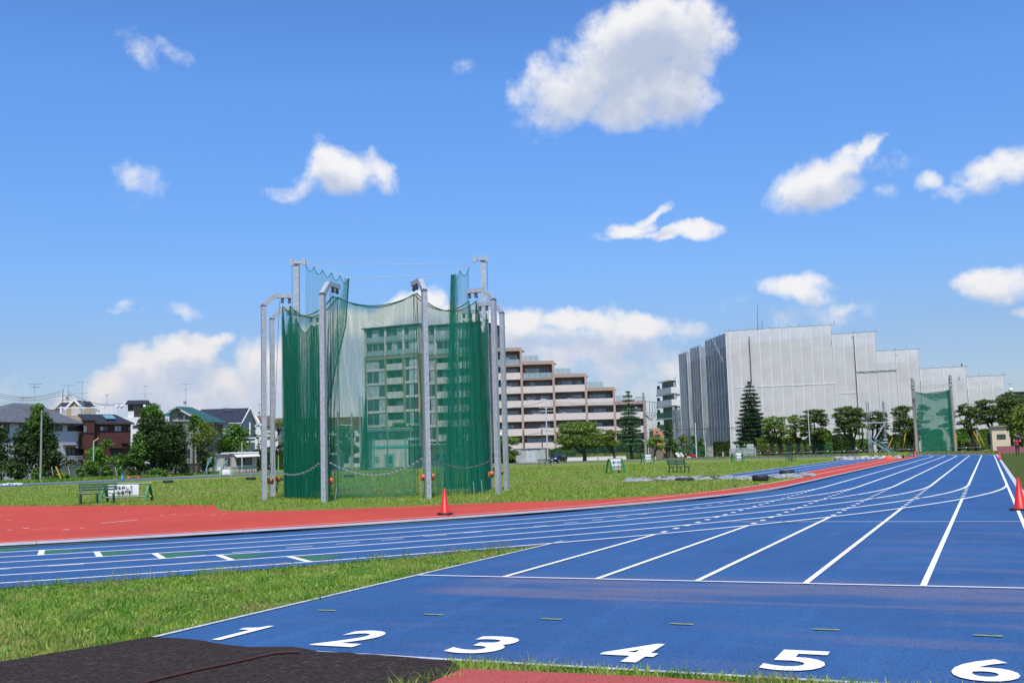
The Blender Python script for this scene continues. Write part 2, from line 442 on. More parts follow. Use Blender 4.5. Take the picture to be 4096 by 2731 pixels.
def trackmat(name, base, base2, stain=None, dots=0.72, moist=False):
    m = bpy.data.materials.new(name); m.use_nodes = True; t = NT(m.node_tree); t.n.clear()
    out = t.add('ShaderNodeOutputMaterial'); b = t.add('ShaderNodeBsdfPrincipled'); c = t.add('ShaderNodeTexCoord').outputs['Object']
    a = t.mix(t.sstep(t.noise(c, 0.35, 5, 0.6), 0.3, 0.7), base, base2)
    if stain is not None:
        sp = t.add('ShaderNodeSeparateXYZ'); t.l.new(c, sp.inputs[0]); X, Y = sp.outputs[0], sp.outputs[1]
        mp = t.add('ShaderNodeMapping'); mp.inputs['Scale'].default_value = (0.35, 1.6, 1); t.l.new(c, mp.inputs[0])
        ns = t.noise(mp.outputs[0], 1.1, 6, 0.62)
        # the resurfaced joint across the chute and the worn right hand lanes
        edge = t.math('SUBTRACT', 1.0, t.sstep(Y, 11.95, 13.2)); edge2 = t.sstep(t.math('ADD', Y, t.math('MULTIPLY', t.noise(c, .7, 2), .12)), 10.72, 10.78)
        band = t.math('MULTIPLY', edge, edge2)
        inside = t.sstep(X, -6.4, -5.4)
        band = t.math('MULTIPLY', band, inside)
        band = t.math('MULTIPLY', band, t.sstep(ns, 0.30, 0.62))
        right = t.math('MULTIPLY', t.sstep(X, -3.2, 0.2), t.math('SUBTRACT', 1.0, t.sstep(Y, 20.5, 23.5)))
        right = t.math('MULTIPLY', right, t.sstep(ns, 0.46, 0.66))
        gen = t.math('MULTIPLY', t.math('SUBTRACT', 1.0, t.sstep(Y, 12.0, 20.0)), t.math('MULTIPLY', t.sstep(ns, 0.5, 0.75), 0.3))
        f = t.math('MAXIMUM', t.math('MULTIPLY', band, 0.72), t.math('MAXIMUM', t.math('MULTIPLY', right, 0.42), gen))
        a = t.mix(f, a, stain)
        mp2 = t.add('ShaderNodeMapping'); mp2.inputs['Scale'].default_value = (0.6, 2.2, 1); t.l.new(c, mp2.inputs[0])
        dk = t.math('MULTIPLY', t.sstep(t.noise(mp2.outputs[0], 3.0, 6, 0.7), 0.60, 0.74), t.math('MULTIPLY', t.sstep(X, -2.5, .6), t.math('SUBTRACT', 1.0, t.sstep(Y, 25, 30))))
        a = t.mix(t.math('MULTIPLY', dk, 0.8), a, (0.05, 0.045, 0.06))
    mp3 = t.add('ShaderNodeMapping'); mp3.inputs['Scale'].default_value = (2.6, .22, 1); t.l.new(c, mp3.inputs[0])
    a = t.mix(t.math('MULTIPLY', t.sstep(t.noise(mp3.outputs[0], 1.0, 5, .65), .48, .75), .22), a, tuple(min(1, x * 1.35 + .03) for x in base))
    sc_n = t.noise(c, 2.4, 6, .72)
    a = t.mix(t.math('MULTIPLY', t.sstep(sc_n, .60, .70), .30), a, tuple(x * .62 for x in base))
    a = t.mix(t.math('MULTIPLY', t.sstep(t.noise(c, 9, 5, .75), .62, .70), .35), a, tuple(x * .6 + .05 for x in base))
    g = t.noise(c, 42, 2, 0.75)
    a = t.mix(t.math('MULTIPLY', t.sstep(g, 0.565, 0.63), dots), a, tuple(x * 0.22 for x in base))
    g2 = t.noise(c, 120, 1, 0.6)
    a = t.mix(t.math('MULTIPLY', t.sstep(g2, 0.60, 0.70), 0.22), a, tuple(min(1, x * 1.5 + .05) for x in base))
    t.put(b.inputs['Base Color'], a); b.inputs['Roughness'].default_value = 0.8; b.inputs['Specular IOR Level'].default_value = 0.18
    bp = t.add('ShaderNodeBump'); bp.inputs['Strength'].default_value = 0.5; bp.inputs['Distance'].default_value = 0.006
    t.l.new(t.noise(c, 90, 3, 0.7), bp.inputs['Height']); t.l.new(bp.outputs[0], b.inputs['Normal'])
    t.l.new(b.outputs[0], out.inputs[0]); return m
M_blue = trackmat('blue_urethane', (0.034, 0.108, 0.262), (0.027, 0.086, 0.222), stain=(0.15, 0.14, 0.20))
M_red = trackmat('red_urethane', (0.49, 0.064, 0.038), (0.43, 0.054, 0.034), dots=0.25)
M_red2 = trackmat('red_rubber', (0.42, 0.085, 0.075), (0.36, 0.07, 0.06), dots=0.7)
M_line = trackmat('line_paint', (0.84, 0.84, 0.84), (0.78, 0.79, 0.80), dots=0.16)
M_linewall = mat('worn_line', (0.60, 0.61, 0.62), 0.7, col2=(0.35, 0.38, 0.42), vscale=12)
M_yel = mat('yellow_mark', (0.36, 0.37, 0.055), 0.7, col2=(0.14, 0.22, 0.11), vscale=18)
M_green = mat('green_mark', (0.025, 0.15, 0.065), 0.7, var=.25, vscale=10)
M_orange = mat('orange_mark', (0.45, 0.17, 0.08), 0.7, col2=(0.16, 0.10, 0.16), vscale=14)
M_teal = mat('faded_teal', (0.16, 0.30, 0.27), 0.8, var=.2, vscale=5)
M_kerb = mat('kerb_aluminium', (0.60, 0.62, 0.63), 0.4, var=.12, vscale=4)
M_dark = mat('shade_and_edge_black', (0.012, 0.012, 0.014), 0.8)  # painted shadow under the kerb, and the black edge of the mat
M_artturf = mat('artificial_turf', (0.078, 0.108, 0.034), 0.95, var=.25, vscale=1.5, bump=.6, bscale=60, spec=.0)
M_apron = mat('apron_rubber', (0.062, 0.045, 0.038), 0.95, col2=(0.030, 0.022, 0.019), vscale=30, bump=1.0, bscale=120, spec=.15)
M_soil = mat('bare_soil', (0.27, 0.13, 0.08), 0.95, var=.35, vscale=3, bump=.5, bscale=20)
M_conc = mat('concrete', (0.36, 0.35, 0.33), 0.9, var=.3, vscale=2.2, bump=.2, bscale=30)

props(MB().add([(-1500, -60, -0.03), (1500, -60, -0.03), (1500, 2500, -0.03), (-1500, 2500, -0.03)], [(0, 1, 2, 3)]).build('ground', M_turf), kind='structure')
# far town ground and the low grass bank are the same sheet; the oval
track = props(thing('running_track', None, None), kind='structure')
def ring(r_in, r_out, z, th_near=True):
    mb = MB(); inn = []; outt = []
    seq = []
    for i in range(0, 181, 2): seq.append((R(i - 180), 'n'))            # near bend, left to right
    for a, w in seq:
        k = 0 if w == 'n' else 0
    for i in range(0, 181, 2):
        t = R(i - 180); inn.append((CX + r_in * math.cos(t), Y0T + r_in * math.sin(t))); outt.append((CX + r_out * math.cos(t), Y0T + r_out * math.sin(t)))
    for i in range(0, 181, 2):
        t = R(i); inn.append((CX + r_in * math.cos(t), Y1T + r_in * math.sin(t))); outt.append((CX + r_out * math.cos(t), Y1T + r_out * math.sin(t)))
    n = len(inn); vs = [(x, y, z) for x, y in inn] + [(x, y, z) for x, y in outt]
    mb.add(vs, [(i, n + i, n + (i + 1) % n, (i + 1) % n) for i in range(n)]); return mb
def edgeoff(t): return 0.14 + 0.52 * min(1, max(0, (-math.degrees(t) - 33) / 9)) if -90 < math.degrees(t) < 0 else .62
# near bend outer edge follows the photographed lane spacing
o6 = lambda t: lane_r(6, t) + edgeoff(t)
mb = MB(); inn = []; outt = []
for i in range(0, 91): t = R(-90 + i); inn.append((CX + R0 * math.cos(t), Y0T + R0 * math.sin(t))); rr = o6(t) if i < 58 else lane_r(6, t) + (.26 if i > 62 else .12); outt.append((CX + rr * math.cos(t), Y0T + rr * math.sin(t)))
for i in range(0, 181, 2): t = R(i); inn.append((CX + R0 * math.cos(t), Y1T + R0 * math.sin(t))); outt.append((CX + (R0 + 7.61) * math.cos(t), Y1T + (R0 + 7.61) * math.sin(t)))
for i in range(0, 91, 2): t = R(180 + i); inn.append((CX + R0 * math.cos(t), Y0T + R0 * math.sin(t))); rr = lane_r(6, t) + 0.62; outt.append((CX + rr * math.cos(t), Y0T + rr * math.sin(t)))
n = len(inn); mb.add([(x, y, 0) for x, y in inn] + [(x, y, 0) for x, y in outt], [(i, n + i, n + (i + 1) % n, (i + 1) % n) for i in range(n - 1)] + [(n - 1, 2 * n - 1, n, 0)])
mb.build('oval_surface', M_blue, track, local=True)
poly([(-6.90, 7.30), (0.76, 7.30), (0.76, 45), (-6.90, 45)], -0.004).build('chute_surface', M_blue, track, local=True)
Zl = 0.004
# lane lines: bends and straights
for k in range(1, 7):
    pts = bend_pts(k, R(-92), 0) + bend_pts(k, 0, R(180), far=True)
    far_l = [(CX - (R0 + 1.225 * k), y) for y in (Y1T - .1, Y0T + .1)]
    strip(pts + far_l + [(CX - lane_r(k, R(180)), Y0T)] + bend_pts(k, R(180), R(268)), 0.082, Zl).build('lane_line', M_line, track, local=True)
ycross = {}
for k in range(1, 6):
    x = -6.86 + 1.225 * k; rr = [0, 0]
    y = 13.0
    while y < 41 and math.hypot(x - CX, y - Y0T) > lane_r(6, math.atan2(y - Y0T, x - CX)): y += 0.02
    ycross[k] = y
    strip([(x, 12.34), (x, y)], 0.066, Zl + .002).build('lane_line', M_line, track, local=True)
    yy = y + 0.5; dash = None
    while yy < 40.5:
        rk = math.hypot(x - CX, yy - Y0T) - lane_r(k, math.atan2(yy - Y0T, x - CX))
        if rk < 0.06: break
        if dash is None: dash = strip([(0, -0.13), (0, 0.13)], 0.10, 0).mesh('dash', M_line)
        o = link('dash', dash, track); o.location = (x, yy, Zl + .003)
        yy += 0.95 if k > 1 else 0.85
strip([(XR, 7.35), (XR, Y1T)], 0.066, Zl + .002).build('lane_line', M_line, track, local=True)
strip([(-6.86, 7.30), (-6.87, 17.55)], 0.06, Zl + .001).build('edge_line', M_linewall, track, local=True)
strip([(-6.86, 7.30), (0.76, 7.30)], 0.06, Zl + .001).build('edge_line', M_linewall, track, local=True)
strip([(-6.84, 12.316), (0.52, 12.316)], 0.05, Zl + .004).build('start_line', M_line, track, local=True)
strip([(-5.0, 22.27), (0.52, 22.27)], 0.045, Zl + .004).build('cross_line', M_line, track, local=True)
strip([(-6.2, 34.3), (0.49, 34.3)], 0.05, Zl + .004).build('cross_line', M_linewall, track, local=True)
strip([(-6.8, 31.98), (-0.76, 31.98)], 0.05, Zl + .004).build('cross_line', M_linewall, track, local=True)
strip([(-6.8, 31.8), (-0.8, 31.8)], 0.09, Zl + .004).build('cross_line', M_green, track, local=True)
for yy in (127.2, 129.4): strip([(-6.0, yy), (0.49, yy)], 0.07, Zl + .004).build('cross_line', M_linewall, track, local=True)
poly([(0.72, 7.3), (0.88, 7.3), (0.88, 150), (0.72, 150)], 0.006).build('edge_strip', M_linewall, track, local=True)
ydash = strip([(-0.105, 0), (0.105, 0)], 0.045, 0).mesh('yellow_dash', M_yel)
ydash2 = strip([(-0.08, 0), (0.08, 0)], 0.035, 0).mesh('yellow_dash', M_yel)
for k in range(6):
    o = link('yellow_dash', ydash, track); o.location = (-6.23 + 1.225 * k, 9.3, Zl + .002)
    o = link('yellow_dash', ydash2, track); o.location = (-6.23 + 1.225 * k, 19.25, Zl + .002)
for k in range(6):
    if k == 0: me = MB().add([(.30, 0, 0), (.52, 0, 0), (.52, 1, 0), (.38, 1, 0), (.30, .86, 0), (.0, .80, 0), (.0, .68, 0), (.30, .70, 0)], [(0, 1, 2, 3, 4, 7), (4, 5, 6, 7)]).mesh('lane_number', M_line)
    else: me = text_mesh('lane_number', str(k + 1), 1.0, M_line, bold=0.022)
    co_ = np.empty(len(me.vertices) * 3, np.float32); me.vertices.foreach_get('co', co_); v = co_.reshape(-1, 3)
    mn, mx = v.min(0), v.max(0); wdt = 0.415 if k else 0.21
    v[:, 0] = (v[:, 0] - (mn[0] + mx[0]) / 2) * (wdt / (mx[0] - mn[0])); v[:, 1] = (v[:, 1] - mn[1]) * (0.76 / (mx[1] - mn[1])); v[:, 2] = 0
    me.vertices.foreach_set('co', v.ravel()); me.update()
    o = link('lane_number', me, track); o.location = (-6.245 + 1.225 * k, 7.55, Zl + .002); o['label'] = 'white painted lane number %d' % (k + 1)
# relay zone bars with green wedges and orange marks
for k, (a, lab) in enumerate([(-45.0, 0), (-43.64, 0), (-42.3, 0), (-41.05, 0), (-39.85, 0), (-38.66, 0)]):
    t = R(a); ri = lane_r(k, t) + .04; ro = lane_r(k + 1, t) - .04
    def pp(r, tt): return (CX + r * math.cos(tt), Y0T + r * math.sin(tt))
    dt = 0.05 / ri
    MB().add([(*pp(ri, t - dt), Zl), (*pp(ri, t + dt), Zl), (*pp(ro, t + dt), Zl), (*pp(ro, t - dt), Zl)], [(0, 1, 2, 3)]).build('zone_bar', M_line, track, local=True)
    MB().add([(*pp(ri, t + dt), Zl - .001), (*pp(ri + .42, t + .85 / ri), Zl - .001), (*pp(ro, t + dt), Zl - .001)], [(0, 1, 2)]).build('zone_wedge', M_green, track, local=True)
    if k:
        for q in range(2): strip([pp(ro - .06, t - (.62 - .2 * q) / ri), pp(ro - .06, t - (.50 - .2 * q) / ri)], 0.14, Zl).build('orange_mark', M_orange, track, local=True)
# double dashes that drift across the bend lanes
dd = [(4.86, -45.1, -44.15), (4.82, -43.42, -42.70), (4.62, -40.78, -40.11), (4.42, -39.45, -38.78), (4.24, -38.08, -37.41), (4.12, -36.76, -36.11), (3.97, -35.42, -34.78), (3.80, -34.08, -33.36), (3.66, -32.7, -32.1), (3.5, -31.3, -30.8), (3.38, -29.97, -29.46), (3.14, -28.51, -27.94), (3.0, -27.15, -26.64), (2.8, -25.72, -25.21), (2.6, -24.3, -23.8), (2.4, -22.8, -22.3), (2.2, -21.3, -20.9), (2.0, -19.9, -19.5), (1.8, -18.5, -18.1), (1.6, -17.1, -16.7), (1.4, -15.7, -15.3)]
for r_, a0, a1 in dd:
    pts = [(CX + (R0 + r_) * math.cos(R(a0 + (a1 - a0) * i / 4)), Y0T + (R0 + r_) * math.sin(R(a0 + (a1 - a0) * i / 4))) for i in range(5)]
    strip(pts, 0.05, Zl + .002).build('dash', M_line, track, local=True)
# raised kerb: aluminium rails end to end above a strip of painted shadow
kerbroot = thing('track_kerb', 'white aluminium rail kerb along the inside of the blue bend', 'kerb')
def kerb_piece(a0, a1, r, m, zt=.09, zb=.05, w=0.075):
    mb = MB(); n = 6; inn = [(CX + (r - w) * math.cos(a0 + (a1 - a0) * i / n), Y0T + (r - w) * math.sin(a0 + (a1 - a0) * i / n)) for i in range(n + 1)]
    ot = [(CX + r * math.cos(a0 + (a1 - a0) * i / n), Y0T + r * math.sin(a0 + (a1 - a0) * i / n)) for i in range(n + 1)]
    for i in range(n):
        a, b, c, d = inn[i], inn[i + 1], ot[i + 1], ot[i]
        v = [(*a, zb), (*b, zb), (*c, zb), (*d, zb), (*a, zt), (*b, zt), (*c, zt), (*d, zt)]
        mb.add(v, [(0, 1, 2, 3), (7, 6, 5, 4), (0, 4, 5, 1), (1, 5, 6, 2), (2, 6, 7, 3), (3, 7, 4, 0)])
    return mb
a = R(-75)
while a < 0:
    b = min(0, a + 4.0 / R0); kerb_piece(a, b - 0.012 / R0, R0 - .01, M_kerb).build('rail', M_kerb, kerbroot); a = b
y = Y0T
while y < Y1T + 4:
    e = min(y + 4.0, Y1T + 4); MB().box(-6.945, y, .05, -6.87, e - .012, .09).build('rail', M_kerb, kerbroot); y = e
kerb_piece(R(-75), 0, R0 - .016, M_dark, .05, -.02, .07).build('rail_shadow', M_dark, kerbroot)  # black strip standing in for the shadow below the rails
MB().box(-6.95, Y0T, -.02, -6.88, Y1T + 4, .05).build('rail_shadow', M_dark, kerbroot)
# red D area, its lines
redarea = props(thing('red_area', None, None), kind='structure')
arc = [(CX + (R0 - .10) * math.cos(t), Y0T + (R0 - .10) * math.sin(t)) for t in [R(-80 + 2 * i) for i in range(41)]]
top = [(-8.95, 131.5), (-10.05, 121), (-10.0, 60.6), (-10.03, 58.2), (-8.46, 56), (-8.46, 46), (-8.75, 42.5), (-9.5, 38.2), (-10.5, 34.9), (-11.79, 32.44), (-14.14, 31.65), (-17.5, 28.9), (-19.3, 27.7), (-20.9, 27.35), (-22.2, 27.6), (-23.0, 28.2), (-26.1, 31.75), (-32.9, 31.96), (-39.5, 32.7), (-60, 33)]
poly(arc + [(-6.96, 60), (-6.96, 100), (-6.96, 129.5)] + top + [(-55, 8), (-45, 5)], 0.0).build('red_surface', M_red, redarea, local=True)
strip([(CX + (R0 - .22) * math.cos(t), Y0T + (R0 - .22) * math.sin(t)) for t in [R(-80 + 2 * i) for i in range(41)]] + [(-7.08, 60), (-7.08, 129.5)], 0.2, Zl).build('teal_line', M_teal, redarea, local=True)
strip([(-24.2, 11.6), (-21.6, 13.55), (-18.87, 16.22), (-16.04, 19.64), (-13.03, 24.43), (-11.6, 27.3), (-10.54, 30.03), (-9.71, 34.52), (-9.0, 39), (-8.67, 43), (-8.55, 48), (-8.5, 58.2), (-8.5, 112)], 0.05, Zl + .001).build('white_line', M_line, redarea, local=True)
for q in ((407, 2092, 550, 2079, .06), (28, 2080, 40, 2080, .06), (30, 2119, 48, 2119, .07), (92, 2112, 116, 2112, .07), (253, 2118, 278, 2118, .07), (319, 2112, 338, 2111, .07), (640, 2061, 656, 2060.5, .07), (686, 2056, 705, 2056, .07), (842, 2060, 862, 2059, .07), (890, 2055, 905, 2054, .07), (125, 2118.5, 197, 2112, .018), (727, 2060, 779, 2054.5, .018)):
    a = G(q[0], q[1]); b = G(q[2], q[3]); strip([a[:2], b[:2]], q[4], Zl + .002).build('white_mark', M_line, redarea, local=True)
# jump runway beside the red strip
runway = props(thing('jump_runway', None, None), kind='structure')
poly([(-13.95, 57.5), (-10.04, 57.5), (-10.04, 116), (-13.95, 118)], 0.0).build('runway_surface', M_blue, runway, local=True)
for x in (-13.9, -12.68, -12.36, -11.14): strip([(x, 57.5), (x, 116)], 0.055, Zl).build('runway_line', M_line, runway, local=True)
strip([(-10.06, 57.5), (-10.06, 116)], 0.055, Zl).build('runway_line', M_line, runway, local=True)
# artificial turf, path to the hut, asphalt service path and gravel strip far away
props(poly([(0.88, -5), (30, -5), (30, 131), (0.88, 131)], -0.008).build('artificial_turf', M_artturf), kind='structure')
props(MB().add([(0.95, 131, -.005), (5.6, 131, -.005), (6.0, 152, .80), (0.9, 152, .80)], [(0, 1, 2, 3)]).build('red_ramp', mat('ramp_carpet', (0.22, 0.06, 0.055), .95, var=.3, vscale=3)), kind='structure')
a, b, c, d = G(2480, 1835), G(2760, 1829), G(2760, 1834), G(2480, 1840)
props(poly([tuple(q[:2]) for q in (P(2080, 215), P(2700, 188), P(2700, 184), P(2080, 209))], -0.012).build('gravel_path', mat('gravel', (.42, .40, .35), .95, var=.3, vscale=.6)), kind='structure')
# apron of rubber matting in front of the chute
ap = [(-9.5, 4.4), (-7.16, 6.18), (-7.04, 6.6), (-6.93, 6.98), (-6.80, 7.46), (-6.3, 7.42), (-5.95, 7.31), (-5.6, 7.25), (-5.25, 7.34), (-4.9, 7.24), (-4.3, 7.22), (-3.72, 7.17), (-3.5, 6.9), (-3.42, 6.55), (-3.3, 4.0), (-9.5, 2.0)]
pts = []
for i in range(len(ap)):
    a = np.array(ap[i]); b = np.array(ap[(i + 1) % len(ap)]); m_ = max(1, int(np.linalg.norm(b - a) / .12))
    for j in range(m_):
        q = a + (b - a) * j / m_; pts.append((q[0] + rng.normal(0, .010), q[1] + rng.normal(0, .010)))
mbp = MB().prism(pts, -.02, 0.024); props(mbp.build('rubber_apron', M_apron), kind='structure')
# red mat with a black edge at the lower right
rm = thing('rubber_mat', 'red rubber mat with black edge at the near end of lanes three to six', 'mat', (-1, 6.5, 0))
m0, m1, m2 = G(1837, 2670, .045), G(2657, 2707, .045), G(3010, 2733, .045)
poly_m = [(m0[0] + .02, 4.0), (m2[0] + .1, 4.0), (m2[0] + .1, m2[1] - .02), (m2[0], m2[1]), (m1[0], m1[1]), (m0[0] + .03, m0[1])]
MB().prism([(x * 1.0 - (.03 if i in (0, 5) else -.02), y + (.03 if y > 4 else 0)) for i, (x, y) in enumerate(poly_m)], -.02, .028).build('mat_base', M_dark, rm)
MB().prism(poly_m, .029, .045).build('mat_top', M_red2, rm)
# red cord lying on the apron
hp = [G(480, 2760, .035), G(610, 2722, .035), G(800, 2676, .035), G(900, 2656, .035), G(1000, 2632, .04), G(1090, 2612, .04), G(1150, 2605, .04), G(1195, 2607, .035)]
props(MB().path([p + np.array([rng.normal(0, .006), rng.normal(0, .006), 0]) for p in hp], .010, 7).build('cord', mat('red_cord', (.055, .016, .014), .8)), 'thin dark red cord lying across the brown rubber apron', 'cord')
# bare earth and the throwing circle inside the cage
props(poly([tuple(G(x, y)[:2]) for x, y in ((1000, 1978), (1040, 1971), (1090, 1971), (1118, 1974), (1110, 1981), (1050, 1988), (1005, 1985))], -.02).build('bare_patch', mat('red_soil', (.33, .09, .07), .9, var=.3, vscale=4)), kind='structure')
props(poly([tuple(G(x, y)[:2]) for x, y in ((1310, 1968), (1420, 1958), (1560, 1958), (1700, 1957), (1700, 1962), (1600, 1967), (1500, 1969), (1330, 1976))], -.018).build('bare_patch', M_soil), kind='structure')
props(poly([tuple(G(x, y)[:2]) for x, y in ((1420, 1992), (1560, 1983), (1680, 1979), (1680, 1984), (1560, 1989), (1430, 1998))], -.012).build('concrete_slab', M_conc), kind='structure')
props(poly([tuple(G(x, y)[:2]) for x, y in ((2050, 1851), (2230, 1847), (2232, 1850), (2120, 1853))], -.018).build('bare_patch', M_soil), kind='structure')
props(poly([tuple(G(x, y)[:2]) for x, y in ((520, 1911), (620, 1901), (760, 1893), (880, 1890), (1080, 1884), (1080, 1888), (880, 1893), (700, 1903), (540, 1914))], -.018).build('bare_patch', mat('dark_red_soil', (.20, .085, .065), .9, var=.3, vscale=1)), kind='structure')
# ------------------------------------------------------------------ hammer cage
M_galv = mat('galvanised_steel', (0.48, 0.51, 0.53), 0.5, col2=(0.37, 0.40, 0.42), vscale=9, metal=0.35, bump=.05, bscale=30)
M_galv2 = mat('galvanised_dark', (0.16, 0.17, 0.18), 0.5, metal=0.5)
M_net = netmat('cage_net', (0.012, 0.30, 0.18), 0.045, 0.19)
M_netd = netmat('cage_net_dense', (0.012, 0.29, 0.17), 0.045, 0.145)
M_nett = netmat('cage_net_thin', (0.015, 0.30, 0.21), 0.045, 0.125)
M_rope = mat('green_rope', (0.008, 0.10, 0.05), 0.8)
M_wire = mat('steel_wire', (0.42, 0.44, 0.46), 0.5, metal=.3)
M_chain = mat('chain_steel', (0.22, 0.23, 0.24), 0.5, metal=.4)
M_wire_d = mat('dark_wire', (0.05, 0.055, 0.06), 0.6)
M_wor = mat('winch_orange', (0.50, 0.15, 0.04), 0.45, var=.25, vscale=14)
M_black = mat('black_rubber', (0.018, 0.018, 0.020), 0.6, var=.3, vscale=10, bump=.2, bscale=60)
def resample(pts, n):
    pts = np.array(pts, float); d = np.r_[0, np.cumsum(np.linalg.norm(np.diff(pts, axis=0), axis=1))]
    t = np.linspace(0, d[-1], n); return np.stack([np.interp(t, d, pts[:, i]) for i in range(3)], 1), d[-1]
def netpanel(name, T, B, m, parent, nu=40, nv=14, amp=0.0, folds=0, full=1.0, sag=0.0, phase=0.0, ampb=None, jit=0.0, bulge=0.0):
    Tp, LT = resample(T, nu); Bp, LB = resample(B, nu)
    ch = Tp[-1] - Tp[0]; ch[2] = 0; ch /= max(1e-6, np.linalg.norm(ch)); nn = np.array([-ch[1], ch[0], 0])
    t = np.linspace(0, 1, nu); Tp[:, 2] -= sag * 4 * t * (1 - t)
    ampb = amp if ampb is None else ampb
    V = []; UV = []
    ph = phase + np.cumsum(rng.normal(0, jit, nu)) if jit else phase
    L = max(LT, LB) * full
    for j in range(nv):
        s = j / (nv - 1)
        row = Tp * (1 - s) + Bp * s
        a = amp * (1 - s) + ampb * s
        off = a * np.sin(t * folds * 2 * np.pi + ph + s * 1.3) + bulge * math.sin(math.pi * s)
        sl = 0.5 * a * np.sin(t * folds * 4 * np.pi + ph + s) 
        row = row + nn * off[:, None] + ch * sl[:, None]
        V.append(row); h = np.linalg.norm(Tp - Bp, axis=1) * s
        UV.append(np.stack([t * L, h], 1))
    V = np.concatenate(V); UV = np.concatenate(UV)
    F = [(j * nu + i, j * nu + i + 1, (j + 1) * nu + i + 1, (j + 1) * nu + i) for j in range(nv - 1) for i in range(nu - 1)]
    return fastmesh(name, V, F, m, parent, smooth=True, uv=UV), Tp, Bp

cage = thing('throwing_cage', 'tall hammer throwing cage of galvanised posts hung with green netting', 'throwing cage', P(1500, 45))
DS = 1.0
spec = {  # bend point, elbow, arm tip (pixel x, pixel y, depth)
 'A': ((1054, 1223, 42.7), (1100, 1180, 42.9), (1167, 1187, 43.2), 'r'),
 'C': ((1290, 1177, 39.7), (1314, 1135, 40.2), (1354, 1148, 41.0), 'l'),
 'E': ((1697, 1163, 39.9), (1680, 1121, 40.4), (1651, 1139, 41.2), 'l'),
 'F': ((1973, 1199, 42.8), (1929, 1158, 43.0), (1868, 1167, 43.3), 'l'),
 'B': ((1088, 1276, 46.8), (1128, 1236, 47.0), (1190, 1234, 47.3), 'r'),
 'H': ((2007, 1252, 46.8), (1979, 1217, 47.0), (1911, 1216, 47.3), 'l'),
 'I': ((1944, 1281, 49.8), (1906, 1245, 49.9), (1846, 1247, 50.2), 'l'),
 'J': ((1182, 1300, 49.8), (1220, 1262, 49.9), (1278, 1264, 50.2), 'r')}
tips = {}; posts = {}
for kx, (b_, e_, t_, side) in spec.items():
    b, e, tp = at(*b_), at(*e_), at(*t_)
    base = np.array([b[0], b[1], -.05]); e[2] = (e[2] + tp[2]) / 2; tp[2] = e[2]
    w = 0.185; dirh = tp - e; dirh[2] = 0; dirh /= np.linalg.norm(dirh)
    # the whole post turns towards its arm
    e = np.array([b[0], b[1], e[2]]) + dirh * max(.35, (e - b) @ dirh); 
    tp = e + dirh * np.linalg.norm((tp - e)[:2]) if False else tp
    mb = MB(); sd_ = np.array([-dirh[1], dirh[0], 0])
    mb.obox((base + b) / 2, dirh * w / 2, sd_ * w / 2, np.array([0, 0, (b[2] - base[2]) / 2]))
    mb.beam(b + np.array([0, 0, .0]), e, w * .98, w * .98, side=sd_); mb.beam(e - (tp - e) / np.linalg.norm(tp - e) * .05, tp, w * .96, w * .96)
    post = mb.build('post', M_galv, cage)
    MB().obox(b, dirh * (w / 2 + .012), sd_ * (w / 2 + .012), np.array([0, 0, .018])).build('flange', M_galv2, post, local=False)
    for f in (0.45, 0.86):
        mb = MB(); q = e + (tp - e) * f; mb.obox(q - np.array([0, 0, .18]), dirh * .055, sd_ * .035, np.array([0, 0, .11])); mb.tube(q - np.array([0, 0, .22]) - sd_ * .05, q - np.array([0, 0, .22]) + sd_ * .05, .065, n=8); mb.build('pulley', M_galv2, post)
    tips[kx] = (e + (tp - e) * .45 - np.array([0, 0, .42]), e + (tp - e) * .9 - np.array([0, 0, .40])); posts[kx] = (base, b)
tall = {}
for kx, (x, y, D, s0, s1) in {'L': (1187, 1049, 52, 1168, 1218), 'R': (1931, 1035, 52, 1899, 1948)}.items():
    t = at(x, y, D); base = np.array([t[0], t[1], -.05]); mb = MB(); hd = RT * [1, 1, 0]; hd /= np.linalg.norm(hd); sd_ = np.array([-hd[1], hd[0], 0])
    mb.obox((t + base) / 2, hd * .115, sd_ * .115, np.array([0, 0, (t[2] - base[2]) / 2]))
    a = at(s0, y + 4, D); b = at(s1, y + 4, D); b[2] = a[2]
    mb.beam(a - sd_ * .13, b - sd_ * .13, .12)
    post = mb.build('tall_post', M_galv, cage)
    for q in (a, b): MB().obox(q - sd_ * .13 + np.array([0, 0, .02]), hd * .08, sd_ * .07, np.array([0, 0, .16])).build('pulley', M_galv, post)
    tall[kx] = (a, b)
# winches on the posts
def winch(x, y, D, s=1.0):
    c = at(x, y, D); s = s * .85; hd = RT * [1, 1, 0]; hd /= np.linalg.norm(hd); fd = -np.array([FW[0], FW[1], 0]); fd /= np.linalg.norm(fd)
    mb = MB(); prof = [(0.001, -.10), (.12, -.10), (.135, -.06), (.135, .05), (.11, .09), (.001, .10)]
    n = 14; vs = []
    for r_, z in prof:
        for k in range(n):
            a = 2 * math.pi * k / n; vs.append(c + (hd * math.cos(a) + np.array([0, 0, 1]) * math.sin(a)) * r_ * s + fd * z * s)
    mb.add(vs, [(i * n + k, i * n + (k + 1) % n, (i + 1) * n + (k + 1) % n, (i + 1) * n + k) for i in range(len(prof) - 1) for k in range(n)], True)
    mb.obox(c - hd * .02, hd * .15 * s, fd * .06 * s, np.array([0, 0, .12 * s]))
    w_ = mb.build('winch', M_wor, cage)
    MB().tube(c + fd * .09 * s, c + fd * .16 * s, .035 * s, n=8).obox(c + np.array([0, 0, -.14 * s]), hd * .10 * s, fd * .05 * s, np.array([0, 0, .02])).build('winch_bracket', M_galv2, w_)
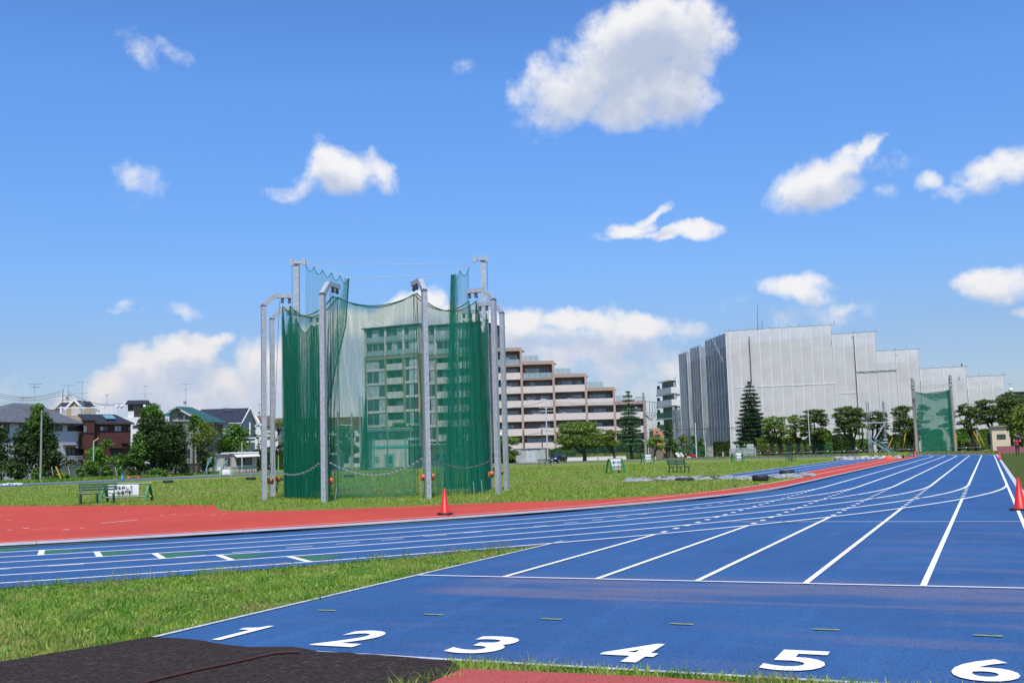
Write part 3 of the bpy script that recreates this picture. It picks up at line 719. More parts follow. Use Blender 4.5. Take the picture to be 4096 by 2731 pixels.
for x, y, D in ((1083, 1922, 42.6), (1113, 1914, 46.7), (1323, 1922, 39.8), (1694, 1908, 40.0), (1730, 1905, 40.0), (1967, 1895, 43.0), (1985, 1876, 46.6), (2011, 1886, 46.8)):
    winch(x, y, D, 1.0 if D < 46 else .95)
# nets; feet of each net lie just inside the posts
def foot(tp, dz=0.10, push=0.0, px=None):
    return np.array([tp[0], tp[1], dz])
def low(px, D, z=0.06): q = P(px, D); q[2] = z; return q
tA0, tA1 = tips['A']; tC0, tC1 = tips['C']; tE0, tE1 = tips['E']; tF0, tF1 = tips['F']; tB0, tB1 = tips['B']; tH0, tH1 = tips['H']; tI0, tI1 = tips['I']; tJ0, tJ1 = tips['J']
def rope(pts, parent, r=.022, m=None, name='rope'): return MB().path(pts, r, 5).build(name, m or M_rope, parent)
def mainnet(name, a, b, la, lb, m=M_net, sag=.35, **kw):
    o, Tp, Bp = netpanel(name, [a, b], [la, lb], m, cage, sag=sag, **kw)
    rope(list(Tp[::3]) + [Tp[-1]], o); rope([Tp[0] * (1 - s) + Bp[0] * s for s in (0, .33, .66, 1)], o, .012); rope([Tp[-1] * (1 - s) + Bp[-1] * s for s in (0, .33, .66, 1)], o, .012)
    return o
mainnet('net_panel', tA0, tC0, low(1145, 43.2), low(1318, 41.0), m=M_netd, sag=.55, nu=120, amp=.03, ampb=.20, folds=17, full=1.75, jit=.12)
mainnet('net_panel', tA1, tC1, low(1160, 43.0), low(1352, 41.4), sag=.60, nu=60, amp=.02, ampb=.05, folds=6, full=1.25)
mainnet('net_panel', tC0, tE0, low(1340, 40.9), low(1672, 40.9), sag=.42, nu=60, amp=.01, ampb=.03, folds=5, full=1.02)
mainnet('net_panel', tC1, tE1, low(1362, 41.5), low(1660, 41.5), m=M_nett, sag=.45, nu=40, amp=.01, ampb=.02, folds=3)
mainnet('net_panel', tE0, tF0, low(1700, 41.0), low(1940, 43.2), sag=.55, nu=80, amp=.02, ampb=.08, folds=9, full=1.3, jit=.06)
mainnet('net_panel', tE1, tF1, low(1712, 41.6), low(1952, 43.4), m=M_nett, sag=.50, nu=60, amp=.02, ampb=.06, folds=5, full=1.1)
# side nets, gathered and seen nearly edge on
mainnet('net_panel', tA0 + [0, 0, -.1], tB0, low(1143, 43.2), low(1172, 47.2), m=M_netd, sag=1.0, nu=90, amp=.06, ampb=.12, folds=16, full=1.8, jit=.1)
mainnet('net_panel', tA1, tB1, low(1168, 43.4), low(1200, 47.0), m=M_netd, sag=1.0, nu=90, amp=.07, ampb=.13, folds=14, full=1.7, jit=.1)
mainnet('net_panel', tF0, tH0, low(1912, 43.3), low(1960, 47.0), m=M_netd, sag=1.1, nu=90, amp=.07, ampb=.10, folds=16, full=1.9, jit=.1)
mainnet('net_panel', tF1, tH1, low(1890, 43.4), low(1948, 46.8), m=M_netd, sag=1.1, nu=90, amp=.08, ampb=.10, folds=14, full=1.7, jit=.1)
mainnet('net_panel', tB1, tJ0, low(1195, 47.2), low(1262, 50.0), m=M_netd, sag=.5, nu=80, amp=.06, ampb=.10, folds=11, full=1.6, jit=.1)
mainnet('net_panel', tJ0, tJ1, low(1235, 50.0), low(1290, 50.1), m=M_netd, sag=.1, nu=60, amp=.09, ampb=.10, folds=8, full=1.6, jit=.1)
mainnet('net_panel', tH1, tI0, low(1905, 47.2), low(1880, 50.0), m=M_netd, sag=.5, nu=60, amp=.05, ampb=.08, folds=8, full=1.4, jit=.1)
mainnet('net_panel', tI0, tI1, low(1885, 50.0), low(1845, 50.1), m=M_netd, sag=.1, nu=60, amp=.08, ampb=.10, folds=7, full=1.5, jit=.1)
# wires between the tall posts and the drawn gate curtains
wl0 = at(1222, 1050, 52); wl1 = at(1395, 1113, 51.5); wr1 = at(1804, 1097, 51.5); wr0 = at(1876, 1060, 52); wrp = tall['R'][0]
wires = MB().path([tall['L'][1], wl0, at(1550, 1056, 52), wr0, wrp], .012, 5)
wires.path([wl0, wl1, at(1600, 1107, 51.5), wr1, wr0], .013, 5); wires.path([at(1310, 1058, 52), wl1], .009, 5)
wires.build('cable', M_wire, cage)
wd = MB()
wd.path([at(1168, 1058, 51.9), at(1169, 1250, 51.9), at(1172, 1900, 51.9)], .010, 4); wd.path([at(1948, 1045, 51.9), at(1953, 1250, 51.9), at(1968, 1880, 51.9)], .010, 4)
wd.path([at(1118, 1205, 42.9), at(1103, 1560, 43.1), at(1093, 1900, 43.0)], .010, 4); wd.path([at(1148, 1240, 47), at(1140, 1540, 47), at(1122, 1880, 46.9)], .010, 4)
wd.path([at(1911, 1185, 43), at(1925, 1400, 43), at(1945, 1860, 43)], .010, 4); wd.path([at(1942, 1235, 47), at(1957, 1400, 47), at(1978, 1850, 47)], .010, 4); wd.path([at(1321, 1170, 41), at(1323, 1400, 41), at(1322, 1900, 41)], .010, 4)
wd.build('cable', M_wire_d, cage)
def scallop(a, b, n, s):
    out = []
    for i in range(n):
        for j in range(8):
            t = (i + j / 8) / n; q = a + (b - a) * t; q = q.copy(); q[2] -= s * 4 * (j / 8) * (1 - j / 8); out.append(q)
    out.append(b); return out
gl = [at(1340 - (1340 - 1290) * 0, 1900, 51.3)]
o, Tp, Bp = netpanel('gate_curtain', scallop(wl0 + [0, 0, -.05], wl1, 5, .32), [at(1226, 1990, 51.2), at(1262, 1990, 51.2), at(1310, 1560 + 400, 51.0)], M_nett, cage, nu=130, nv=18, amp=.02, ampb=.18, folds=9, full=1.0, jit=.05)
rope(list(Tp[::2]), o, .016); rope([wl1, at(1383, 1300, 51.3), at(1345, 1460, 51.2), at(1308, 1640, 51.1), at(1300, 1900, 51)], o, .035)
# gathered free edge of the left curtain
for q in range(3):
    e0 = [wl1 + [0, 0, -.02], at(1384 - q * 4, 1300, 51.3), at(1340 - q * 5, 1490, 51.2), at(1305 - q * 6, 1640, 51.1), at(1296 - q * 6, 1960, 51)]
    e1 = [at(1393 - q * 9, 1116, 51.5), at(1364 - q * 10, 1300, 51.3), at(1318 - q * 10, 1490, 51.2), at(1282 - q * 8, 1640, 51.1), at(1266 - q * 6, 1960, 51)]
    a1, _ = resample(e0, 14); b1, _ = resample(e1, 14); V = []; UV = []
    for j in range(14):
        for i in range(5):
            s = i / 4; V.append(a1[j] * (1 - s) + b1[j] * s + np.array([FW[0], FW[1], 0]) * .12 * math.sin(i * 2.2 + q * 2)); UV.append((s * 1.2, j * .6))
    fastmesh('gate_fold', V, [(j * 5 + i, j * 5 + i + 1, j * 5 + 5 + i + 1, j * 5 + 5 + i) for j in range(13) for i in range(4)], M_net, cage, smooth=True, uv=UV)
o, Tp, Bp = netpanel('gate_curtain', scallop(wr1, wr0 + [0, 0, -.1], 2, .35), [at(1740, 1945, 50.5), at(1810, 1955, 50.6), at(1885, 1960, 50.8)], M_nett, cage, nu=120, nv=18, amp=.03, ampb=.16, folds=7, full=1.2, jit=.05)
rope(list(Tp[::2]), o, .016)
o, Tp, Bp = netpanel('gate_fold', [wr1 + [0, 0, -.05], wr1 + RT * .18], [at(1778, 1960, 50.4), at(1815, 1960, 50.4)], M_nett, cage, nu=60, nv=12, amp=.08, ampb=.2, folds=4, full=1.5, jit=.1)
o, Tp, Bp = netpanel('gate_fold', [wr1 + [0, 0, -.05], wr1 + RT * .28], [at(1790, 1960, 50.2), at(1850, 1960, 50.2)], M_nett, cage, nu=60, nv=12, amp=.06, ampb=.2, folds=5, full=1.8, jit=.1)
# chains slung between the posts
def chain(a, b, sagp, D2):
    p = [a + (b - a) * t for t in np.linspace(0, 1, 25)]
    for i, q in enumerate(p): t = i / 24; q[2] -= sagp * 4 * t * (1 - t)
    mb = MB().path(p, .009, 5)
    for i, q in enumerate(p[1:-1]): mb.obox(q, (p[1] - p[0]) * .28, np.array([0, 0, .016]) if i % 2 else np.array([.012, .012, 0]), np.array([.008, .008, .0]) + np.array([0, 0, .006]))
    return mb.build('chain', M_chain, cage)
chain(at(1058, 1846, 42.6), at(1284, 1846, 39.8), .50, 0); chain(at(1306, 1841, 39.7), at(1702, 1824, 39.9), .62, 0); chain(at(1727, 1828, 40), at(1990, 1820, 42.8), .45, 0)
MB().path([at(1060, 1848, 42.6), at(1062, 1880, 42.6), at(1070, 1901, 42.6), at(1080, 1888, 42.7), at(1084, 1850, 42.9)], .012, 4).path([at(1112, 1925, 46.6), at(1104, 1950, 46.6), at(1109, 1972, 46.6)], .025, 5).path([at(1110, 1925, 46.6), at(1116, 1945, 46.6), at(1108, 1960, 46.6)], .018, 5).build('cable', M_wire_d, cage)
# short guy ties at the net foot
mb = MB()
for x, y, x2, y2, D in ((1347, 1950, 1339, 1998, 40.6), (1361, 1944, 1356, 1982, 41.2), (1681, 1930, 1687, 1990, 40.6), (1893, 1925, 1897, 1976, 42.6), (1925, 1918, 1930, 1968, 42.8)): mb.path([at(x, y, D), at(x2, y2, D)], .018, 5)
mb.build('tie_chain', M_wire, cage)

# ------------------------------------------------------------------ traffic cones
M_cone = mat('cone_red', (0.62, 0.022, 0.018), 0.42, var=.12, vscale=6, spec=.4)
M_white = mat('white_paint', (0.78, 0.78, 0.77), 0.5, var=.08, vscale=6)
def cone(name, label, loc, h, ring=True, s=1.0, group=None, band=False, col=None):
    r = thing(name, label, 'traffic cone', loc, random.uniform(0, .5), group)
    mb = MB().lathe((0, 0, 0), [(.19, 0), (.19, .012), (.15, .03), (.128, .04), (.028, h - .015), (.022, h - .004), (.0, h)], 20)
    mb.build('cone_body', col or M_cone, r, local=True)
    if band:
        for z in (.26, .48): rr = .128 - (.10) * (z - .04) / (h - .055); MB().lathe((0, 0, 0), [(rr + .004, z), (rr - .014, z + .11)], 16).build('white_band', M_white, r, local=True)
    MB().box(-.2, -.2, 0, .2, .2, .018).build('cone_base', M_cone if ring else mat('cone_base_brown', (.09, .03, .03), .7), r, local=True)
    if ring: MB().path([(.185 * math.cos(a), .185 * math.sin(a), .045) for a in np.linspace(0, 2 * math.pi, 22)], .026, 8).build('weight_ring', M_black, r, local=True)
    else: MB().box(-.205, -.205, .018, .205, .205, .045).build('weight_plate', M_black, r, local=True)
    return r
q = G(1780, 2060); cone('traffic_cone', 'red traffic cone with a black ring weight, in front of the netted cage', (q[0], q[1], .0), .70)
q = G(4082, 2040); cone('traffic_cone', 'large red traffic cone cut by the right edge of the picture', (q[0], q[1], 0), .71, ring=False)
q = G(4000, 1838); cone('traffic_cone', 'red traffic cone beside the artificial turf, in front of the cream hut', (q[0], q[1], 0), .70, ring=False)
q = G(3662, 1828); cone('traffic_cone', 'red traffic cone at the far corner of the inside kerb, below the small practice net', (q[0], q[1], 0), .72, ring=False)
def farcone(x, y, D, label, **k):
    q = P(x, D); return cone('traffic_cone', label, q, .72, ring=False, **k)
farcone(2622, 0, 165, 'red and white banded cone on the far blue track strip below the wooden wall', band=True)
farcone(2392, 0, 195, 'orange cone with a white band on the gravel path under the big pine', band=True, col=mat('cone_orange', (.6, .16, .04), .5))
q = P(488, 118); cone('traffic_cone', 'small blue cone at the edge of the far track under the left hand trees', q, .72, ring=False, col=mat('cone_blue', (.02, .20, .42), .5))

# ------------------------------------------------------------------ benches
M_bench = mat('bench_green', (0.012, 0.070, 0.038), 0.5, var=.25, vscale=9)
def bench(label, loc, rot, Lb=1.75, group=None, backless=False):
    r = thing('bench', label, 'bench', loc, rot, group)
    for i in range(4):
        MB().box(-Lb / 2, -.24 + i * .105, .425, Lb / 2, -.155 + i * .105, .45).build('seat_slat', M_bench, r, local=True)
    for i in range(3):
        z = .60 + i * .105; y = .22 + .035 * i; MB().obox((0, y, z), (Lb / 2, 0, 0), (0, .012, 0), (0, .005, .036)).build('back_slat', M_bench, r, local=True)
    for x in (-Lb / 2 + .12, 0, Lb / 2 - .12):
        mb = MB().beam((x, -.22, .42), (x, -.29, 0), .05).beam((x, .16, .42), (x, .27, 0), .05).beam((x, .16, .42), (x, .31, .90), .05).beam((x, -.24, .41), (x, .2, .41), .035).beam((x, -.27, .11), (x, .24, .11), .022)
        mb.build('leg_frame', M_bench, r, local=True)
    MB().beam((-Lb / 2 + .12, 0, .11), (Lb / 2 - .12, 0, .11), .02).build('stretcher', M_bench, r, local=True)
    return r
def benchpx(x, y, label, turn=0.0, D=None, **k):
    q = G(x, y) if D is None else P(x, D); return bench(label, (q[0], q[1], 0 if D is None and dep(q) < 42.5 else -.03), heading(x) + turn, **k)
b = benchpx(388, 2016, 'green slatted bench on the edge of the red area, before the white banner', -.12, Lb=1.5)
b.location.z = -.02
q = rootloc(b); props(MB().box(-.28, -.12, 0, .12, .1, .012).box(-.12, -.14, .012, .2, .04, .022).build('newspaper', mat('newsprint', (.45, .38, .36), .8)), 'folded grey newspaper lying on the left end of the slatted bench', 'newspaper').location = tuple(q + np.array([-.35, -.15, .47]))
benchpx(2716, 1890, 'green slatted bench alone on the grass left of the grey tarpaulin', .62, Lb=1.5)
benchpx(3163, 1845, 'green slatted bench near the far runway, seen from its end', 1.2, D=112)
benchpx(2180, 1857, 'dark green slatted bench on the grass in front of the black car', 0.1, D=140)

# ------------------------------------------------------------------ banner stands
M_sg = mat('stand_green', (0.010, 0.185, 0.055), 0.45, var=.15, vscale=8)
M_sgray = mat('roller_grey', (0.26, 0.28, 0.29), 0.5, metal=.3)
M_knob = mat('yellow_knob', (0.72, 0.42, 0.02), 0.5)
M_ink = mat('black_ink', (0.02, 0.02, 0.022), 0.7)
M_ban = mat('banner_cloth', (0.76, 0.76, 0.79), 0.7, var=.06, vscale=3)
def banner(label, loc, rot, Lb, Hb, x0, x1, lines, ts, taper=0.0, tcx=None, wsh=1.0):
    r = thing('banner_stand', label, 'banner stand', loc, rot)
    for s, nm in ((-1, 0), (1, 0)):
        x = s * Lb / 2; pts = [(x, -.44 * wsh, 0), (x, -.33 * wsh, .3), (x, -.14 * wsh, Hb - .14), (x, -.07, Hb - .03), (x, 0, Hb), (x, .07, Hb - .03), (x, .14 * wsh, Hb - .14), (x, .33 * wsh, .3), (x, .44 * wsh, 0)]
        mb = MB()
        for a, b in zip(pts[:-1], pts[1:]): mb.beam(a, b, .06, .105, side=(1, 0, 0))
        mb.beam((x, -.2 * wsh, .45), (x, .2 * wsh, .45), .02); mb.build('end_frame', M_sg, r, local=True)
    for z in (Hb + .06, .22): 
        ro = MB().tube((-Lb / 2 - .02, 0, z), (Lb / 2 + .02, 0, z), .028, n=8).build('roller', M_sgray, r, local=True)
        for s in (-1, 1): MB().lathe((s * (Lb / 2 + .06), 0, z - .045), [(.0, 0), (.045, .02), (.055, .045), (.045, .07), (0, .09)], 10).build('knob', M_knob, ro, local=True)
    n = 10; V = []
    for j in range(n):
        t = j / (n - 1); z = (Hb + .03) * (1 - t) + (.25 + .04) * t; xl = x0 + taper * (t)
        for i in range(n): V.append((xl + (x1 - xl) * i / (n - 1), -.035 - .03 * math.sin(math.pi * t) * math.sin(math.pi * i / (n - 1)), z))
    sh = fastmesh('sheet', V, [(j * n + i, j * n + i + 1, j * n + n + i + 1, j * n + n + i) for j in range(n - 1) for i in range(n - 1)], M_ban, r, shift=False, smooth=True)
    for li, (tx, z, cx) in enumerate(lines):
        me = text_mesh('lettering', tx, ts, M_ink, bold=.006)
        o = link('lettering', me, sh); o.location = (cx, -.085, z); o.rotation_euler = (R(90), 0, 0)
    return r
q0, q1 = G(416, 2007), G(596, 2003); c = (q0 + q1) / 2
banner('green framed banner stand with black characters behind the left bench', (c[0], c[1], -.03), heading(505) - .34, 1.90, .72, -.76, .53, [('声を出して', .61, -.10), ('安全確認', .41, -.05)], .165)
q0, q1 = G(2426, 1893), G(2498, 1889); c = (q0 + q1) / 2
banner('banner stand with a tapered white banner, nearest of those on the middle grass', (c[0], c[1], -.03), heading(2460) + .55, 1.05, 1.0, -.42, .47, [('投てき中', .78, .10), ('立入禁止', .46, .12)], .19, taper=.2)
q = P(2590, 125); banner('banner stand with a white banner out on the middle grass, below the ribbed utility pole', (q[0], q[1], -.03), heading(2575) + .5, 1.3, 1.05, -.3, .5, [('投てき中', .80, .1), ('立入禁止', .46, .1)], .17, taper=.1)
q = P(2952, 112); banner('banner stand with a small white banner in front of the far blue goal', (q[0], q[1], -.03), heading(2950) + .4, 1.1, 1.0, -.2, .4, [('投てき中', .76, .1), ('立入禁止', .44, .1)], .15, taper=.1)
q = P(905, 118); banner('banner stand with a plain pale sheet in front of the low field hut', (q[0], q[1], -.03), heading(905) - .05, 1.25, .78, -.42, .42, [], .1)

# ------------------------------------------------------------------ tyres and tarpaulins
def tyre(label, loc, R_=.33, w=.2, rot=0.0, lie=True, tilt=0.0):
    r = thing('tyre', label, 'tyre', loc, rot)
    mb = MB(); prof = [(R_ * .58, -w / 2), (R_ * .85, -w / 2), (R_ * .97, -w * .38), (R_, -w * .2), (R_, w * .2), (R_ * .97, w * .38), (R_ * .85, w / 2), (R_ * .58, w / 2), (R_ * .56, 0), (R_ * .58, -w / 2)]
    n = 22
    vs = []
    for rr, z in prof:
        for k in range(n):
            a = 2 * math.pi * k / n
            p = (rr * math.cos(a), rr * math.sin(a), z + w / 2) if lie else (rr * math.cos(a), z, rr * math.sin(a) + R_)
            vs.append(p)
    mb.add(vs, [(i * n + k, i * n + (k + 1) % n, (i + 1) * n + (k + 1) % n, (i + 1) * n + k) for i in range(len(prof) - 1) for k in range(n)], True)
    mb.build('tread', M_black, r, local=True)
    r.rotation_euler = (tilt, 0, rot); return r
def tyrepx(x, y, label, **k):
    q = G(x, y); return tyre(label, (q[0], q[1], k.pop('z', -.02)), **k)
tyrepx(672, 1931, 'black tyre lying flat on the grass, left of the cage', R_=.42, w=.26, z=-.03)
tyrepx(1003, 1918, 'black tyre lying flat on the grass just left of the cage posts', R_=.42, w=.26, z=-.03)
tyrepx(1396, 1908, 'dark tyre lying on the grass seen through the cage netting', R_=.42, w=.24, z=-.03)
tyrepx(1135, 1920, 'dark tyre on the grass between the two left cage posts', R_=.42, w=.2, z=-.03)
tyrepx(3042, 1925, 'large black tyre lying on the grey tarpaulin at the edge of the red strip', R_=.37, w=.25, z=.03)
tyrepx(3148, 1899, 'large black tyre on the red strip beyond the grey tarpaulin', R_=.42, w=.26, z=.0)
tyrepx(2738, 1922, 'low black tyre half under the left part of the tarpaulin, nearer of the pair', R_=.46, w=.14, z=0)
tyrepx(2722, 1915, 'low black tyre half under the left part of the tarpaulin, farther of the pair', R_=.46, w=.14, z=0)
tyrepx(2858, 1912, 'black tyre on the back edge of the tarpaulin where the blue runway begins', R_=.42, w=.14, z=0)
for x, lb in ((3497, 'leftmost of three tyres in the weeds under the green stair'), (3540, 'middle one of three tyres in the weeds under the green stair'), (3592, 'rightmost of three tyres in the weeds under the green stair')):
    tyre(lb, P(x, 128, -.02), R_=.45, w=.24)
def tarp(label, pts, width, seed, m, h=.1):
    rr = np.random.default_rng(seed); pts = [np.array(p, float) for p in pts]
    c, L = resample([(p[0], p[1], 0) for p in pts], 110); nv = 16; V = []
    ph = rr.uniform(0, 6, 8)
    for i, p in enumerate(c):
        d = c[min(i + 1, 109)] - c[max(i - 1, 0)]; d /= np.linalg.norm(d); nn = np.array([-d[1], d[0], 0])
        wl = width * (.7 + .3 * math.sin(i * .21 + ph[0]) + .12 * math.sin(i * .9 + ph[1])) * min(1, .25 + i / 8, .25 + (109 - i) / 8)
        for j in range(nv):
            s = j / (nv - 1) - .5
            z = h * (abs(math.sin(i * .33 + ph[2] + 3 * s)) * .6 + abs(math.sin(i * .71 + ph[3] + s * 9)) * .35 + rr.uniform(0, .35)) * (1 - (2 * s) ** 4) + .004
            V.append(p + nn * (s * wl + .08 * math.sin(i * .5 + j)) + np.array([0, 0, z]))
    o = fastmesh('tarpaulin', V, [(i * nv + j, i * nv + j + 1, (i + 1) * nv + j + 1, (i + 1) * nv + j) for i in range(109) for j in range(nv - 1)], m)
    return props(o, label, 'tarpaulin')
M_tarp = mat('tarp_grey', (0.33, 0.34, 0.35), .7, col2=(.17, .175, .19), vscale=7, bump=.4, bscale=15)
M_tarp2 = mat('tarp_pale', (0.46, 0.45, 0.43), .7, col2=(.15, .14, .13), vscale=1.8, bump=.4, bscale=6)
tp = [G(2512, 1922), G(2560, 1923), G(2640, 1922), G(2690, 1917), G(2760, 1918), G(2850, 1916), G(2940, 1915), G(3010, 1917), G(3060, 1915), G(3110, 1911), G(3160, 1907), G(3262, 1905)]
tarp('long crumpled grey tarpaulin with tyres on it across the end of the runway', tp, 1.5, 3, M_tarp, .17)
tp = [P(3342, 112), P(3400, 113), P(3470, 114), P(3560, 113), P(3612, 112)]
tarp('pale crumpled tarpaulin at the far end of the runway below the green stair', tp, 2.6, 5, M_tarp2, .3)
# the orange bag on the tarpaulin and the fallen orange barrier at left
q = P(3556, 108); props(MB().lathe((0, 0, 0), [(.0, .34), (.22, .30), (.42, .16), (.5, .02), (.5, 0)], 10).build('orange_bag', mat('orange_cloth', (.6, .10, .05), .7)), 'orange red bag on the far pale tarpaulin', 'bag').location = tuple(q)
bar = thing('fallen_barrier', 'fallen orange barrier frame lying beside the far track at left', 'barrier', P(540, 120))
M_ob = mat('barrier_orange', (.60, .15, .05), .6)
for a, b in (((508, 1904, 120), (526, 1921, 120)), ((508, 1905, 120), (548, 1906, 121)), ((520, 1906, 120), (512, 1915, 119)), ((548, 1906, 121), (560, 1914, 120))):
    MB().beam(at(*a), at(*b), .10).build('bar', M_ob, bar)
tp = [P(-30, 101), P(30, 102), P(70, 103), P(92, 103)]; tarp('long white rolled sheet beside the far track at the left edge', tp, .5, 9, mat('sheet_white', (.7, .7, .7), .7), .16)
# ------------------------------------------------------------------ buildings
M_glassd = mat('window_glass', (0.06, 0.075, 0.08), 0.12, var=.4, vscale=.6, spec=.8)
M_curt = mat('curtained_glass', (0.46, 0.49, 0.50), 0.25, var=.35, vscale=1.2, spec=.6)
M_recess = mat('recess_wall', (0.10, 0.095, 0.09), 0.8, var=.2, vscale=1)
M_frame = mat('dark_frame', (0.03, 0.028, 0.027), 0.5)
M_framew = mat('pale_frame', (0.55, 0.56, 0.56), 0.5)
M_terra = mat('terracotta_tile', (0.42, 0.295, 0.245), 0.75, var=.14, vscale=2.5, bands=(2, .30, .05, .25))
M_pink = mat('pale_pink_tile', (0.64, 0.56, 0.51), 0.75, var=.08, vscale=.8, bands=(2, .23, .06, .18))
M_olive = mat('olive_tile', (0.25, 0.235, 0.16), 0.8, var=.15, vscale=1.5)
M_cream = mat('cream_wall', (0.56, 0.53, 0.47), 0.8, var=.08, vscale=1)
M_frost = glassmat('frosted_glass', (0.36, 0.45, 0.46), 0.62, .2)
M_roofg = mat('slate_grey', (0.135, 0.145, 0.16), 0.6, var=.3, vscale=2.2, bump=.3, bscale=6, bands=(2, .34, .16, .5))
M_roofd = mat('slate_dark', (0.030, 0.032, 0.040), 0.6, var=.3, vscale=2.0, bands=(2, .34, .14, .5))
M_roofn = mat('roof_navy', (0.028, 0.032, 0.055), 0.55, var=.25, vscale=.8, bands=(0, .45, .10, .4))
M_roofgr = mat('roof_green', (0.035, 0.125, 0.115), 0.55, var=.2, vscale=1.0, bands=(2, .36, .13, .45))
M_stucco = mat('white_stucco', (0.50, 0.51, 0.55), 0.85, var=.06, vscale=2, bump=.1, bscale=12)
M_tan = mat('tan_tile', (0.42, 0.33, 0.22), 0.8, var=.12, vscale=3, bands=(2, .28, .07, .3))
M_maroon = mat('maroon_wall', (0.090, 0.026, 0.022), 0.75, var=.25, vscale=2)
M_bwhite = mat('balcony_white', (0.66, 0.66, 0.66), 0.7, var=.05, vscale=1)
M_bgrey = mat('balcony_grey', (0.34, 0.36, 0.38), 0.8, var=.1, vscale=1)
M_brown = mat('brown_trim', (0.045, 0.026, 0.018), 0.7)
M_fascia = mat('fascia_cream', (0.55, 0.52, 0.47), 0.7)
M_conc2 = mat('wall_concrete', (0.23, 0.225, 0.21), 0.9, var=.4, vscale=.8, bump=.2, bscale=5)

def window(parent, x0, z0, x1, z1, y, panes=2, frame=None, glass=None, fw=.06, curt=0.3, seed=None, sill=False):
    """framed window in the facade plane (local coordinates), face at depth y"""
    frame = frame or M_frame
    mb = MB()
    mb.box(x0, y - .05, z0, x1, y + .02, z0 + fw).box(x0, y - .05, z1 - fw, x1, y + .02, z1).box(x0, y - .05, z0 + fw, x0 + fw, y + .02, z1 - fw).box(x1 - fw, y - .05, z0 + fw, x1, y + .02, z1 - fw)
    pw = (x1 - x0 - 2 * fw) / panes
    for i in range(1, panes): mb.box(x0 + fw + pw * i - fw / 2, y - .045, z0 + fw, x0 + fw + pw * i + fw / 2, y + .015, z1 - fw)
    w = mb.build('window', frame, parent, local=True)
    for i in range(panes):
        g = glass or (M_curt if random.random() < curt else M_glassd)
        MB().box(x0 + fw + pw * i, y - .01, z0 + fw, x0 + fw + pw * (i + 1), y + .01, z1 - fw).build('pane', g, w, local=True)
    if sill: MB().box(x0 - .06, y - .12, z0 - .07, x1 + .06, y, z0).build('sill', frame, w, local=True)
    return w

# --- stepped terracotta apartment block ---------------------------------------
fb = Fac(1957, 219, 2583, 219)
tb = thing('apartment_block', 'terracotta and pink apartment block stepping down storey by storey to the right', 'apartment building', fb.o, fb.rot)
colpx = [1962, 2092, 2220, 2349, 2461, 2583]
XB = [fb.S(x, 1700) for x in colpx]; roofpy = [1391, 1443, 1494, 1548, 1602]
roofz = [fb.Z((colpx[i] + colpx[i + 1]) / 2, roofpy[i]) for i in range(5)]
FLH = 2.9
rail = lambda k, f: roofz[k] - .72 - 0.0 - FLH * f
x_end = XB
zero = min(roofz) - .7 - 5 * FLH
YB = 11.0
for k in range(5):
    x0, x1 = XB[k], XB[k + 1]; zt = roofz[k]; nf = int(round((zt - 0.8) / FLH))
    # structure behind the balconies
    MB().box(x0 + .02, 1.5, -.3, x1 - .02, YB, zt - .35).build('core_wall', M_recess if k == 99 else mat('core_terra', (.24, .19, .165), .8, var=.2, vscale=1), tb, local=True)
    MB().box(x0 - .22, -.06, zt - .72, x1 + (.22 if k == 4 else .20), YB + .1, zt).build('roof_beam', M_terra, tb, local=True)
    for f in range(nf + 1):
        zf = zt - .72 - FLH * (f + 1)          # floor level of this storey
        if zf < -1.5: break
        if f == 0 and k < 4:
            pass
        zr = zf + 1.32
        top_f = (f == 0)
        if top_f and k < 2:     # roof terrace storeys have glass rails
            MB().box(x0 + .22, -.02, zf - .30, x1 - .22, 1.5, zf + .02).build('balcony_slab', M_terra, tb, local=True)
            for q in range(5):
                a = x0 + .3 + (x1 - x0 - .6) * q / 5; MB().box(a + .03, -.10, zf + .05, a + (x1 - x0 - .6) / 5 - .03, -.07, zf + 1.15).build('glass_rail', M_frost, tb, local=True)
        else:
            MB().box(x0 + .22, -.03, zf - .10, x1 - .22, .14, zr).build('parapet', M_pink, tb, local=True)
            MB().box(x0 + .22, .14, zf - .12, x1 - .22, 1.5, zf + .02).build('balcony_slab', M_pink, tb, local=True)
            MB().box(x0 + .22, 0, zr + .20, x1 - .22, .05, zr + .25).box(x0 + 2, 0, zr, x0 + 2.05, .05, zr + .22).box(x1 - 2, 0, zr, x1 - 1.95, .05, zr + .22).build('hand_rail', M_frame, tb, local=True)
        window(tb, x0 + .7, zf + .1, x1 - .7, zf + 2.25, 1.46, panes=5, curt=.62, frame=mat('alu_frame', (.20, .20, .20), .5))
        if random.random() < .45:
            a = random.uniform(x0 + 1, x1 - 3); MB().box(a, .35, zr - .02 + .12, a + random.uniform(1, 2.2), .38, zr + .16).build('drying_pole', M_white, tb, local=True)
    if k < 4: # return wall of the taller section and glass rail on the terrace next door
        x2 = XB[k + 1]; l = 3.3
        for q in range(3):
            a = x2 + .35 + q * (l / 3); MB().box(a, .05, roofz[k + 1] + .02, a + l / 3 - .06, .08, roofz[k + 1] + 1.15).build('glass_rail', M_frost, tb, local=True)
        MB().box(x2 + .20, .9, zt - .55, x2 + .75, 5, zt - .35).build('eave', M_cream, tb, local=True)
for k in range(6):
    zt = roofz[min(k, 4)] if k < 5 else roofz[4]
    if k > 0: zt = max(roofz[k - 1], 0) if k <= 5 else zt
    MB().box(XB[k] - .24, -.10, -.3, XB[k] + .24, 1.5, zt - .725).build('pillar', M_terra, tb, local=True)

